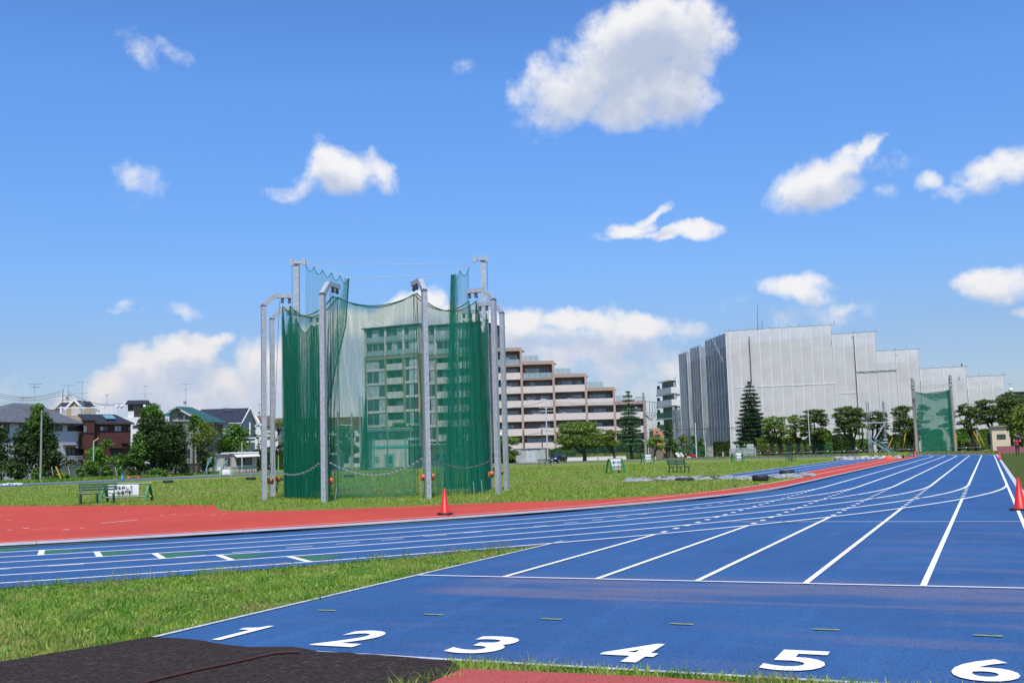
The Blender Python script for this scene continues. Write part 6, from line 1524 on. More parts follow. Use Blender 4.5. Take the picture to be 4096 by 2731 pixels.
pine('pine seen through the left half of the green practice net', 3670, 3730, 1618, 1745, 190, 3676, L_pined, 14, trunk=.18, padw=.24)
pine('pine seen through the right half of the green practice net', 3755, 3835, 1632, 1750, 190, 3822, L_pined, 14, trunk=.18, padw=.2)
pine('open branched pine propped by yellow stays, right of the practice net', 3826, 3922, 1612, 1730, 176, 3905, L_pined, 42, trunk=.3, padw=.14, lean=-.5)
pine('layered pine leaning left over the cream hut', 3905, 4010, 1596, 1700, 170, 3990, L_pined, 44, trunk=.3, padw=.15, lean=-.3)
pine('tall dense pine above and behind the cream hut', 3995, 4120, 1572, 1720, 166, 4050, L_pined, 60, trunk=.3, padw=.2, dens=85)
broad('olive leafy tree at the right edge above the person in red', 4030, 4180, 1612, 1775, 140, 4110, L_olive, 26, size=.22, dens=36, trunk=.2)
broad('dark leafy bush at the right edge behind the person in red', 4062, 4150, 1735, 1822, 134, 4110, L_dark, 14, size=.2, dens=40, shrub=True, name='bush', cat='bush')
for i, (x, lab) in enumerate(((3075, 'leftmost clipped green topiary dome'), (3104, 'second clipped topiary dome from the left, beside the forked pine'), (3138, 'clipped topiary dome just right of the forked pine trunk'), (3180, 'clipped topiary dome left of the thin pine trunk'), (3209, 'clipped topiary dome right of the thin pine trunk'), (3234, 'clipped topiary dome behind the slim lamp pole'), (3453, 'clipped topiary dome left of the dark pole by the scaffold frame'), (3476, 'clipped topiary dome under the scaffold frame'), (3556, 'clipped topiary dome behind the green stair'), (3590, 'clipped topiary dome right of the green stair'), (3776, 'dark topiary dome seen through the practice net'), (3833, 'clipped topiary dome just right of the practice net post'), (3874, 'large clipped topiary dome among the yellow stays'), (3896, 'clipped topiary dome behind the propped pine trunk'), (3925, 'clipped topiary dome right of the yellow stays'))):
    wv_ = 10.5 if i < 10 else 11.5
    hedge(lab, x - wv_, x + wv_, 1776 if x < 3300 else (1769 if x < 3700 else 1757), 1815, 180, L_topi, 'topiary_dome', 'topiary', round_=True, dens=230, size=.10, group='clipped topiary domes')
hedge('tall green hedge behind the upright pine', 3262, 3325, 1728, 1800, 192, L_mid, bump=.8)
hedge('dark green hedge behind the round headed pine', 3334, 3402, 1738, 1800, 192, L_dark)
hedge('low green hedge right of the round headed pine', 3400, 3470, 1760, 1800, 194, L_mid)
hedge('dark bushy hedge left of the practice net', 3515, 3665, 1738, 1800, 196, L_dark, bump=.6)
hedge('dense hedge seen through the green practice net', 3695, 3770, 1722, 1795, 196, L_mid)
hedge('green hedge right of the practice net post', 3822, 3870, 1718, 1790, 194, L_mid, bump=.5)
hedge('long clipped hedge behind the propped pines', 3870, 3962, 1722, 1790, 196, L_mid)
hedge('tall ragged shrub with pale leaves between conifer and forked pine', 3030, 3075, 1755, 1815, 192, L_olive, bump=.6)
hedge('dark undergrowth behind the forked pines', 3080, 3262, 1752, 1810, 197, L_dark, bump=.5)
hedge('green hedge beside the storage shed and black car', 2185, 2300, 1795, 1835, 209, L_mid, bump=.4)
hedge('long dark green hedge behind the wide pine', 2290, 2620, 1768, 1835, 212, L_dark, bump=.9, dens=60, size=.26)
hedge('yellow leaved low hedge above the white wall', 2255, 2505, 1817, 1826, 210, L_yel, bump=.05, depth=.8)
hedge('yellow leaved low hedge left of the plank wall', 2508, 2572, 1814, 1826, 210, L_yel, bump=.05, depth=.8)
hedge('green undergrowth behind the red mower', 2700, 2830, 1790, 1830, 203, L_mid, bump=.5)
hedge('dark undergrowth beneath the pines left of the cage', 990, 1300, 1800, 1850, 199, L_dark, bump=.5, size=.26, dens=60)
hedge('dark undergrowth below the pine behind the right cage posts', 1960, 2060, 1815, 1840, 200, L_dark, bump=.3)

# ------------------------------------------------------------------ grass
def grassmat(name, cols):
    m = bpy.data.materials.new(name); m.use_nodes = True; t = NT(m.node_tree); t.n.clear()
    out = t.add('ShaderNodeOutputMaterial'); b = t.add('ShaderNodeBsdfPrincipled'); g = t.add('ShaderNodeNewGeometry'); c = t.add('ShaderNodeTexCoord').outputs['Object']
    a = t.ramp(g.outputs['Random Per Island'], cols); a = t.mix(t.math('MULTIPLY', t.sstep(t.noise(c, .13, 5, .62), .45, .62), .5), a, (.34, .33, .11)); n = t.noise(c, 1.1, 5, .65)
    a = t.mix(t.math('MULTIPLY', t.sstep(n, .50, .64), .8), a, (.36, .31, .12)); n2 = t.noise(c, 1.9, 4, .65)
    a = t.mix(t.math('MULTIPLY', t.sstep(n2, .53, .62), .7), a, (.09, .22, .02))
    t.put(b.inputs['Base Color'], a); b.inputs['Roughness'].default_value = .5; b.inputs['Specular IOR Level'].default_value = .3
    tl = t.add('ShaderNodeBsdfTranslucent'); t.put(tl.inputs[0], t.vmath('MULTIPLY', a, (1.3, 1.4, .7))); mx = t.add('ShaderNodeMixShader'); mx.inputs[0].default_value = .38
    t.l.new(b.outputs[0], mx.inputs[1]); t.l.new(tl.outputs[0], mx.inputs[2]); t.l.new(mx.outputs[0], out.inputs[0]); return m
GM = grassmat('grass_blades', [(0, (.17, .30, .03)), (.35, (.25, .39, .04)), (.6, (.32, .43, .065)), (.8, (.44, .46, .12)), (1, (.58, .53, .24))])
def inpoly(p, poly_):
    x, y = p[:, 0], p[:, 1]; ins = np.zeros(len(p), bool); n = len(poly_)
    for i in range(n):
        x0, y0 = poly_[i]; x1, y1 = poly_[(i + 1) % n]
        c = ((y0 > y) != (y1 > y)) & (x < (x1 - x0) * (y - y0) / ((y1 - y0) + 1e-12) + x0); ins ^= c
    return ins
def blades(C, h, w, lean=.5, n=1):
    m = len(C); a = rng.uniform(0, 2 * np.pi, m); d = np.stack([np.cos(a), np.sin(a), np.zeros(m)], 1); b = rng.uniform(0, 2 * np.pi, m); l = np.stack([np.cos(b), np.sin(b), np.zeros(m)], 1) * (rng.random(m) * lean * h)[:, None]
    w = w[:, None]; H = np.zeros((m, 3)); H[:, 2] = h
    V = np.stack([C - d * w, C + d * w, C + l * .45 + H * .6 + d * w * .7, C + l * .45 + H * .6 - d * w * .7, C + l * 1.15 + H], 1)
    F4 = np.arange(m)[:, None] * 5 + np.array([[0, 1, 2, 3]]); F3 = np.arange(m)[:, None] * 5 + np.array([[3, 2, 4, 4]])
    return V.reshape(-1, 3), np.concatenate([F4, F3])
def meshpoly(name, V, F, m, parent=None):
    V = np.asarray(V, np.float32); n4 = F[F[:, 2] != F[:, 3]]; n3 = F[F[:, 2] == F[:, 3]][:, :3]
    me = bpy.data.meshes.new(name); me.vertices.add(len(V)); me.vertices.foreach_set('co', V.ravel()); nl = n4.size + n3.size; me.loops.add(nl); me.loops.foreach_set('vertex_index', np.concatenate([n4.ravel(), n3.ravel()]).astype(np.int32))
    me.polygons.add(len(n4) + len(n3)); me.polygons.foreach_set('loop_start', np.concatenate([np.arange(len(n4)) * 4, n4.size + np.arange(len(n3)) * 3]).astype(np.int32)); me.materials.append(m); me.update(calc_edges=True); return link(name, me, parent)
def scatter(poly_, n):
    pa = np.array(poly_); mn, mx = pa.min(0), pa.max(0); out = []
    tot = 0
    while tot < n:
        p = rng.uniform(mn, mx, (int(n * 1.5), 2)); p = p[inpoly(p, poly_)]; out.append(p); tot += len(p)
        if len(p) == 0: break
    return np.concatenate(out)[:n]
outer = [(CX + (lane_r(6, t) + edgeoff(t) + .03) * math.cos(t), Y0T + (lane_r(6, t) + edgeoff(t) + .03) * math.sin(t)) for t in [R(a) for a in np.linspace(-56, -33.4, 30)]]
wedge = outer + [(-6.93, 17.3), (-6.93, 7.48), (-7.06, 6.62), (-7.18, 6.2), (-9.5, 4.5), (-16, 2)]
def pnoise(p, s, seed): 
    r = np.random.default_rng(seed); v = np.zeros(len(p))
    for i in range(9):
        k = r.normal(0, 1, 2) / s * (1 + i * .35); v += np.sin(p @ k + r.uniform(0, 6)) / (1 + i * .3)
    return v / 3.2
p = scatter(wedge, 95000); p = p[p[:, 0] < -6.92]; hh = .022 + .02 * rng.random(len(p)) + .03 * np.clip(pnoise(p, .5, 1), 0, 1) * rng.random(len(p))
C = np.c_[p, np.full(len(p), -.03)]
V, F = blades(C, hh + .012, .0032 + .004 * rng.random(len(p)), .9)
props(meshpoly('grass', V, F, GM), 'green and straw coloured grass filling the near wedge between the two tracks', 'grass', kind='stuff')
def tufts(poly_, ntuft, nb, h, r, seed, name, label, m, wd=.006):
    c = scatter(poly_, ntuft); ntuft = len(c); cs = np.repeat(c, nb, 0) + rng.normal(0, r, (ntuft * nb, 2)); sz = np.repeat(rng.uniform(.5, 1.3, ntuft), nb)
    V, F = blades(np.c_[cs, np.full(len(cs), -.03)], h * sz * rng.uniform(.5, 1.1, len(cs)), np.full(len(cs), wd) * rng.uniform(.6, 1.3, len(cs)), 1.1)
    return props(meshpoly(name, V, F, m), label, 'grass', kind='stuff')
GD = grassmat('grass_dark', [(0, (.07, .19, .02)), (.5, (.13, .29, .03)), (1, (.20, .36, .05))])
GS = grassmat('grass_seed', [(0, (.16, .17, .06)), (.5, (.26, .25, .11)), (1, (.36, .33, .18))])
tufts(wedge, 170, 44, .12, .09, 4, 'grass_tufts', 'taller dark green tufts scattered through the near wedge of grass', GD)
tufts(wedge, 900, 20, .05, .12, 5, 'clover_patches', 'low broad leaved weeds in the near wedge of grass', GD, .012)
cc = scatter(wedge, 95); cc = cc[cc[:, 0] < -7.3]; kk = 55; cs = np.repeat(cc, kk, 0) + rng.normal(0, .13, (len(cc) * kk, 2)); ctr = np.c_[cs, rng.uniform(.0, .045, len(cs))]
V, F = leafquads(ctr, np.tile([0, 0, 1.0], (len(cs), 1)), .018, .75, .45)
props(fastmesh('broadleaf_weeds', V, F, leafmat('weed_leaf', (.11, .26, .03), (.24, .42, .06), .3)), 'bright broad leaved weeds in clusters through the near wedge of grass', 'weeds', kind='stuff')
edge = outer[:-1] + [(x + .16, y - .14) for x, y in outer[:-1]][::-1]
tufts(edge, 330, 7, .20, .03, 6, 'seed_grass', 'thin seeding grass stalks along the outer edge of the curved track', GS, .0028)
ne = [(-3.75, 7.26), (-3.6, 7.05), (-1.45, 7.10), (-1.40, 6.6), (1.2, 6.6), (1.2, 7.28)]
tufts(ne, 130, 26, .075, .05, 7, 'grass_tufts', 'ragged green grass tufts along the near end line', GM, .004)
tufts(ne, 60, 7, .15, .03, 8, 'seed_grass', 'tall seeding stalks along the near end line', GS, .003)
pe = scatter([(-3.9, 7.3), (-3.6, 6.98), (-1.45, 7.04), (-1.4, 5.8), (1.5, 5.8), (1.5, 7.3)], 9000); V, F = blades(np.c_[pe, np.full(len(pe), -.03)], .04 + .05 * rng.random(len(pe)), .004 + .003 * rng.random(len(pe)), .9)
props(meshpoly('grass', V, F, GM), 'short grass between the end line and the red mat', 'grass', kind='stuff')
tufts([(-3.9, 6.0), (-3.5, 7.2), (-3.25, 7.2), (-3.5, 6.0)], 16, 26, .12, .05, 9, 'grass_tufts', 'grass growing at the left corner of the red rubber mat', GM, .004)
tufts([(-7.0, 7.6), (-6.9, 7.6), (-6.9, 17), (-7.05, 17)], 120, 12, .06, .04, 10, 'grass_tufts', 'dry grass creeping over the left edge line of the chute', GS, .004)
# dry cuttings on the apron
pc = scatter([(-9, 4.6), (-6.9, 7.0), (-4.0, 7.2), (-3.5, 6.4), (-3.5, 4.6)], 1500); a_ = rng.normal(.42, .45, len(pc)); l_ = rng.uniform(.008, .035, len(pc)); d_ = np.stack([np.cos(a_), np.sin(a_)], 1) * l_[:, None]; nn_ = np.stack([-np.sin(a_), np.cos(a_)], 1) * .0012
z_ = .0275; q4 = [np.c_[pc - d_ - nn_, np.full(len(pc), z_)], np.c_[pc + d_ - nn_, np.full(len(pc), z_ + .004)], np.c_[pc + d_ + nn_, np.full(len(pc), z_ + .004)], np.c_[pc - d_ + nn_, np.full(len(pc), z_)]]
props(fastmesh('dry_cuttings', np.stack(q4, 1).reshape(-1, 3), np.arange(len(pc) * 4).reshape(-1, 4), mat('straw', (.24, .19, .12), .9, island=.5)), 'dry grass cuttings strewn over the brown rubber apron', 'grass cuttings', kind='stuff')
# infield turf: blades as the eye can tell them, larger and sparser with distance
infp = [(-8.8, 45), (-8.6, 43), (-9.6, 38.4), (-10.6, 35.1), (-11.9, 32.6), (-14.2, 31.85), (-17.5, 29.1), (-19.3, 27.9), (-20.9, 27.6), (-22.1, 27.8), (-22.8, 28.3), (-26.0, 31.95), (-32.9, 32.15), (-39.5, 32.9), (-60, 33.5), (-75, 60), (-60, 120), (-15, 120), (-14.1, 57), (-8.6, 57)]
tot = []
for (d0, d1, n_, hs, ws) in ((24, 36, 52000, .07, .009), (36, 50, 60000, .085, .013), (50, 75, 60000, .10, .02), (75, 130, 60000, .12, .04)):
    aa = rng.uniform(-.56, .54, n_ * 2) ; dd_ = np.sqrt(rng.uniform(d0 ** 2, d1 ** 2, n_ * 2))
    xy = np.stack([dd_ * (math.cos(YAW) * np.tan(aa) - math.sin(YAW)), dd_ * (math.sin(YAW) * np.tan(aa) + math.cos(YAW))], 1)
    xy = xy[inpoly(xy, infp)][:n_]; k = len(xy)
    ph = .55 + .6 * np.clip(pnoise(xy, 3.0, 11) + .35, 0, 1.4)
    V, F = blades(np.c_[xy, np.full(k, -.03)], hs * ph * rng.uniform(.5, 1.2, k), ws * rng.uniform(.6, 1.3, k), .9); tot.append((V, F))
offv = 0; VV = []; FF = []
for V, F in tot: VV.append(V); FF.append(F + offv); offv += len(V)
GI = grassmat('infield_grass', [(0, (.18, .31, .03)), (.4, (.25, .39, .04)), (.75, (.34, .43, .08)), (1, (.48, .47, .17))])
props(meshpoly('infield_grass', np.concatenate(VV), np.concatenate(FF), GI), 'mown green grass of the infield around the cage', 'grass', kind='stuff')
tufts([(-31, 31.9), (-22.8, 29), (-20, 28.4), (-14, 32.2), (-9.5, 36), (-9, 44), (-14, 50), (-30, 42)], 700, 22, .17, .11, 12, 'grass_tufts', 'longer grass left unmown around the cage posts', GI, .010)
tufts([(-38, 32.6), (-31, 31.9), (-30, 33), (-38, 34)], 120, 20, .13, .1, 13, 'grass_tufts', 'longer grass behind the bench on the left', GI, .010)
fl_ = scatter([(-30, 32), (-20, 28.5), (-12, 33), (-9, 44), (-12, 60), (-40, 75), (-45, 40)], 6000); l2_ = np.clip(pnoise(fl_, 2.5, 21) + .1, 0, 1) > rng.random(6000) * .9; fl_ = fl_[l2_]
k = len(fl_); ctr = np.c_[fl_, .05 + .07 * rng.random(k)]; V, F = leafquads(ctr, np.tile([0, 0, 1.0], (k, 1)), .014, 1.0, .8)
props(fastmesh('clover_flowers', V, F, mat('clover_white', (.62, .62, .52), .8)), 'tiny white clover flowers in the infield grass', 'flowers', kind='stuff')
# verges beyond the far bend and along the left trees
def verge(poly_, n_, h, w, lab, m=GI):
    q = scatter(poly_, n_); V, F = blades(np.c_[q, np.full(len(q), -.03)], h * rng.uniform(.4, 1.2, len(q)), w * rng.uniform(.6, 1.4, len(q)), .8); return props(meshpoly('verge_grass', V, F, m), lab, 'grass', kind='stuff')
fb_ = [(CX + 44.8 * math.cos(R(a)), Y1T + 44.8 * math.sin(R(a))) for a in range(2, 100, 4)]; fo_ = [(CX + 62 * math.cos(R(a)), Y1T + 62 * math.sin(R(a))) for a in range(98, -2, -4)]
verge(fb_ + fo_, 24000, .22, .05, 'dry uncut grass beyond the far bend of the track', grassmat('verge_dry', [(0, (.10, .15, .03)), (.5, (.18, .19, .06)), (1, (.30, .27, .12))]))
verge([tuple(P(x, D)[:2]) for x, D in ((-40, 108), (300, 120), (600, 132), (880, 158), (880, 170), (600, 146), (300, 132), (-40, 120))], 14000, .35, .06, 'tall weeds along the foot of the left hand trees', GD)
verge([tuple(P(x, D)[:2]) for x, D in ((3440, 122), (3620, 122), (3640, 134), (3430, 134))], 3500, .5, .04, 'weeds growing round the foot of the green stair', GI)
# ------------------------------------------------------------------ poles, wires, antennas
M_cpole = mat('concrete_pole', (.30, .29, .27), .9, var=.2, vscale=3); M_dpole = mat('dark_pole', (.07, .07, .065), .7); M_wpole = mat('white_pole', (.52, .54, .55), .6)
M_yg = mat('yellow_guard', (.62, .36, .02), .6); M_ins = mat('insulator', (.60, .60, .60), .5)
def pole(label, x, ytop, D, r0, m=None, cat='pole', name='utility_pole', xt=None, z0=-.1):
    b = P(x, D); xt = x if xt is None else xt; tp = at(xt, ytop, D); t = thing(name, label, cat, (b[0], b[1], z0))
    MB().tube((b[0], b[1], z0), (b[0], b[1], tp[2]), r0, r0 * .68, 10).build('shaft', m or M_cpole, t); return t, np.array([b[0], b[1], tp[2]])
pole('round concrete pole in front of the dark trees at the far left', 162, 1640, 119, .13)
pole('plain concrete pole rising behind the short concrete wall', 765, 1653, 158, .15)
t, tp = pole('ribbed concrete utility pole with crossarms right of the stepped apartment block', 2584, 1568, 203, .27, xt=2581)
for z in np.arange(.5, tp[2] - 4, 1.1): MB().tube((tp[0], tp[1], z), (tp[0], tp[1], z + .12), .285, .285, 8).build('band', M_scaf, t)
for i, dz in enumerate((.9, 2.0, 3.1)):
    MB().beam(tp + RH * -1.6 - [0, 0, dz], tp + RH * .5 - [0, 0, dz], .12).build('crossarm', M_scaf, t)
    MB().lathe(tuple(tp + RH * -1.5 - [0, 0, dz - .06]), [(.10, 0), (.14, .1), (.06, .2), (.12, .3), (0, .38)], 8).build('insulator', M_ins, t)
MB().beam(tp - [0, 0, 1.6], tp + RH * 2.6 - [0, 0, 2.0], .14).beam(tp - [0, 0, 3.9], tp + RH * 2.6 - [0, 0, 3.9], .10).build('crossarm', M_scaf, t)
for k in range(4): a = tp + RH * (1.1 + .5 * k) - [0, 0, 2.0]; MB().path([a, a - [0, 0, 1.7], a - RH * (.2 + .3 * k) - [0, 0, 3.4], tp - [0, 0, 3.9]], .05, 5).build('drop_cable', M_wire_d, t)
t, tp2 = pole('slim pale utility pole standing behind the storage shed', 2191, 1593, 201.5, .14, M_wpole, xt=2187)
for dz in (1.1, 1.7, 2.3): MB().beam(tp2 + RH * -1.3 - [0, 0, dz], tp2 + RH * 1.4 - [0, 0, dz], .09).build('crossarm', M_ins, t)
MB().beam(tp2 - [0, 0, .1], tp2 - RH * 1.0 - [0, 0, .05], .12).build('bracket', M_ins, t)
t, tp3 = pole('short dark wooden pole left of the slim pale utility pole', 2171, 1716, 202, .14, M_dpole)
pole('brown steel pole before the first pillar of the stepped block', 2099, 1722, 203, .15, mat('brown_pole', (.12, .09, .08), .7))
t, q = pole('street lamp with a round white globe behind the right cage posts', 2005, 1745, 196, .10, M_dpole, 'street lamp', 'street_lamp'); MB().lathe(tuple(q), [(.05, -.1), (.28, .12), (.36, .36), (.26, .62), (0, .72)], 12).build('globe', M_white, t)
t, q = pole('white street light with an arm beside the ribbed utility pole', 2596, 1726, 202, .07, M_wpole, 'street lamp', 'street_lamp'); MB().beam(q, q + RH * 1.1 + [0, 0, .5], .12).build('arm', M_wpole, t)
pole('slim white lamp pole in front of the dark sheeting', 2787, 1690, 186, .12, M_wpole, xt=2783)
pole('short white post beside the stone gate pillar', 2824, 1766, 198, .10, M_wpole)
pole('grey pole at the left foot of the dark sheeting', 2702, 1690, 212, .14)
pole('slim lamp pole in front of the upright many stemmed pine', 3242, 1628, 182, .09, M_wpole, xt=3236)
pole('dark wooden pole behind the scaffold frame', 3455, 1690, 180, .17, M_dpole)
t, q = pole('utility pole with small crossarms behind the yellow stays', 3913, 1603, 186, .15)
MB().beam(q - RH * 1.0 - [0, 0, .5], q + RH * 1.0 - [0, 0, .5], .1).build('crossarm', M_scaf, t)
pole('white post above the pale field hut', 968, 1766, 170, .09, M_wpole)
pole('pale green post with a slanting yellow arm near the bright green tree', 373, 1763, 134, .10, mat('mint_pole', (.35, .5, .42), .6)); 
props(MB().beam(at(376, 1764, 134), at(394, 1752, 134), .10).build('lamp_arm', mat('lime_arm', (.5, .55, .2), .6)), 'slanting lime yellow arm on top of the pale green post', 'lamp arm')
t, q = pole('utility pole with insulators on the skyline behind the white railings', 246, 1552, 235, .17)
for i, dz in enumerate((1.5, 2.5, 3.5, 4.6)):
    MB().beam(q - [0, 0, dz], q + RH * 2.0 - [0, 0, dz - .1 * (i % 2)], .12).build('crossarm', M_dpole, t); MB().lathe(tuple(q + RH * 2.0 - [0, 0, dz]), [(.1, -.2), (.22, 0), (.1, .25), (0, .3)], 8).build('insulator', M_ins, t)
MB().lathe(tuple(q + RH * .4 - [0, 0, 7.2]), [(0, 0), (.45, 0), (.45, 1.2), (0, 1.3)], 10).build('transformer', M_scaf, t)
for x, lb in ((1114, 'left one of two green steel posts between the cage posts'), (1143, 'right one of two green steel posts between the cage posts')): pole(lb, x, 1819, 165, .12, mat('post_green', (.12, .42, .10), .6), 'post', 'steel_post')
def wire(label, pts, r=.03, sag=0.0, n=14, cat='power line', name='power_line', m=None):
    w = MB(); 
    for a, b, sg in pts:
        a = at(*a); b = at(*b); p = [a + (b - a) * t for t in np.linspace(0, 1, n)]
        for i, q in enumerate(p): tt = i / (n - 1); q[2] -= sg * 4 * tt * (1 - tt)
        w.path(p, r, 4)
    return props(w.build(name, m or M_wire_d), label, cat)
wire('upper power line swagging into the skyline utility pole from the left edge', [((-20, 1570, 235), (244, 1564, 235), 1.1)], .04)
wire('middle power line swagging into the skyline utility pole from the left edge', [((-20, 1578, 235), (244, 1572, 235), 1.0)], .04)
wire('lowest power line swagging into the skyline utility pole from the left edge', [((-20, 1587, 235), (244, 1582, 235), .9)], .04)
wire('upper power line running right from the skyline utility pole', [((270, 1563, 235), (490, 1611, 262), 1.4)], .04)
wire('middle power line running right from the skyline utility pole', [((268, 1571, 235), (490, 1617, 262), 1.2)], .04)
wire('lowest power line running right from the skyline utility pole', [((268, 1581, 235), (490, 1625, 262), 1.2)], .04)
for k, (y0, y1, lab) in enumerate(((1603, 1588, 'upper power line from the slim pale pole to the ribbed pole'), (1610, 1595, 'middle power line from the slim pale pole to the ribbed pole'), (1617, 1603, 'lower power line from the slim pale pole to the ribbed pole'))): wire(lab, [((2199, y0, 202), (2572, y1, 203), .8)], .03)
wire('thin power lines left of the slim pale pole', [((1990, 1634, 202), (2178, 1606, 202), .3)], .03)
wire('low telephone cables crossing the lower floors of the stepped block', [((1990, 1743, 202), (2171, 1727, 202), .4), ((1990, 1748, 202), (2300, 1742, 203), .3), ((2171, 1720, 202), (2580, 1738, 203), .5)], .04)
wire('thick black cable crossing the dark sheeting', [((2702, 1716, 200), (2860, 1709, 197), .2), ((2860, 1709, 197), (3050, 1696, 194), .3)], .06)
wire('thin cable below the thick black cable', [((2702, 1702, 200), (3000, 1712, 196), .5)], .03)
wire('black cables seen through the practice net and across the pale sheeting', [((3300, 1672, 183), (3620, 1664, 183), .2), ((3620, 1665, 183), (3820, 1658, 184), .1), ((3300, 1694, 183), (3910, 1646, 186), .8)], .03)
wire('cable from the ribbed pole towards the white balcony block', [((2588, 1661, 203), (2690, 1650, 230), .2)], .03)
wire('cable in front of the grey slate roof', [((165, 1655, 119), (335, 1692, 156), .8)], .03)
wire('cable from the plain concrete pole past the green roof', [((765, 1658, 158), (880, 1686, 186), .4), ((880, 1686, 186), (1030, 1682, 205), .5)], .03)
def antenna(label, x, ytop, ybot, D, arms, dish=None):
    b = at(x, ybot, D); tp = at(x, ytop, D); t = thing('antenna', label, 'antenna', b); MB().tube(b, (b[0], b[1], tp[2]), .045, .03, 6).build('mast', M_wire, t)
    for dy, w, c in arms:
        z = tp[2] - dy; o = np.array([b[0], b[1], z]); mb = MB().beam(o - RH * w / 2, o + RH * w / 2, .045)
        for k in range(7): q = o - RH * w / 2 + RH * w * k / 6; mb.beam(q - DH * .5, q + DH * .5, .03)
        mb.build('boom', c, t)
    for s in (-1, 1): MB().beam(b + RH * .5 * s, np.array([b[0], b[1], b[2] + .9]), .04).build('stay', M_wire, t)
    if dish: z = tp[2] - dish; o = np.array([b[0], b[1], z]) - RH * .1 - DH * .2; MB().lathe(tuple(o - [0, 0, .3]), [(0, 0), (.22, .06), (.30, .3), (.2, .52), (0, .6)], 10).build('dish', M_bgrey, t)
M_ar = mat('antenna_red', (.45, .25, .22), .6)
antenna('tall television antenna on the grey slate roof ridge', 138, 1533, 1607, 150, [(0.1, 1.6, M_wire), (.5, 1.0, M_wire)])
antenna('small white antenna at the left end of the slate roof', 92, 1580, 1610, 152, [(.4, 1.8, M_ar)])
antenna('antenna with reddish arms right of the skyline utility pole', 272, 1538, 1612, 190, [(.1, 2.0, M_ar)], 2.2)
antenna('antenna with two crossed booms above the white railings', 328, 1526, 1622, 185, [(.05, 1.8, M_wire), (2.0, 2.0, M_ar)], 4.2)
antenna('small antenna with a dark dish right of the white railings', 427, 1577, 1627, 190, [(.1, .5, M_wire)], 2.2)
antenna('antenna rising from the dark penthouse roof', 581, 1541, 1597, 218, [(.1, .8, M_wire), (1.7, 2.2, M_ar)])
antenna('tall antenna with a dish on the green roof', 743, 1533, 1628, 192, [(.1, 1.8, M_wire), (1.1, .5, M_wire)], 3.3)
antenna('thin antenna with a dish just left of the first cage post', 1039, 1612, 1672, 226, [(.2, .7, M_wire)], 1.9)
antenna('thin antennas behind the apricot house, taller left one', 2610, 1662, 1712, 236, [(.1, .6, M_wire)])
antenna('thin antenna behind the apricot house, right one', 2622, 1656, 1712, 236, [(.1, .4, M_wire)])
antenna('antenna above the dark building at the right edge', 4043, 1533, 1560, 216, [(.1, .9, M_wire)])
def ball(name, label, cat, x, y, D, r, m, squash=1.0):
    q = at(x, y, D); mb = MB().lathe((0, 0, 0), [(0, -r * squash), (r * .7, -r * .7 * squash), (r, 0), (r * .7, r * .7 * squash), (0, r * squash)], 12); o = mb.build(name, m); o.location = tuple(q); return props(o, label, cat)
M_glb = mat('globe_white', (.62, .64, .66), .3)
for x, lb in ((467, 'left glass globe lamp on the roof terrace rail'), (487, 'right glass globe lamp on the roof terrace rail'), (578, 'glass globe lamp in front of the dark penthouse')): ball('globe_lamp', lb, 'globe lamp', x, 1625, 214, .38, M_glb)
ball('satellite_dish', 'round white satellite dish at the right end of the wrapped building', 'satellite dish', 4043, 1559, 212, .46, M_white)
b_ = at(3847, 1464, 210.3); props(MB().lathe(tuple(b_), [(0, -.1), (.12, .05), (.14, .25), (.07, .4), (.08, .5), (0, .58)], 8).build('crow', M_black), 'small black bird perched on top of the wrapped building', 'bird')
# skyline mesh fence on the roofs at far left
f = Fac(-20, 240, 240, 240); t = thing('roof_fence', 'grey mesh fence on the skyline behind the grey slate roof', 'fence', f.o, f.rot); z1 = f.Z(60, 1603); z0 = f.Z(60, 1640)
mb = MB()
for i in range(60): x = f.L * i / 59; mb.box(x - .02, 0, z0, x + .02, .03, z1)
mb.box(0, 0, z1 - .05, f.L, .04, z1).box(0, 0, z0 + .6, f.L, .04, z0 + .65); mb.build('mesh_wires', M_wire, t, local=True); MB().box(0, 1, -.3, f.L, 8, z0).build('wall', mat('roof_wall_brown', (.2, .13, .1), .8), t, local=True)

# ------------------------------------------------------------------ stays and stakes
def stay(label, a, b, D, r=.07, m=None, cat='cable guard', name='stay_guard'): props(MB().tube(at(*a, D), at(*b, D), r, r, 6).build(name, m or M_yg), label, cat)
stay('yellow stay guard leaning in the grass right of the left concrete pole', (223, 1865), (247, 1921), 121, .09)
stay('yellow stake leaning on the grey plank wall', (2651, 1793), (2658, 1812), 203, .12)
stay('left yellow stay guard near the green stair', (3571, 1748), (3552, 1790), 176)
stay('yellow stay guard left of the practice net', (3622, 1733), (3612, 1795), 176, .10)
stay('thin yellow guard on the left post of the practice net', (3662, 1730), (3664, 1800), 167, .06)
stay('thin yellow guard at the right post of the practice net', (3824, 1732), (3828, 1790), 167, .08)
stay('left yellow stay guard beside the propped pine', (3894, 1725), (3922, 1783), 170, .08)
stay('right yellow stay guard beside the propped pine', (3910, 1728), (3941, 1788), 170, .08)
for (x0, y0, x1, y1, D, lb) in ((272, 1866, 284, 1913, 124, 'pale wooden stake in the weeds below the white house'), (206, 1866, 213, 1908, 124, 'thin grey stake beside the yellow stay guard'), (460, 1868, 470, 1906, 132, 'pale stake right of the small bright green tree'), (540, 1866, 549, 1900, 134, 'pale stake under the large dark tree')): stay(lb, (x0, y0), (x1, y1), D, .05, mat('stake', (.42, .38, .3), .8), 'stake', 'wooden_stake')

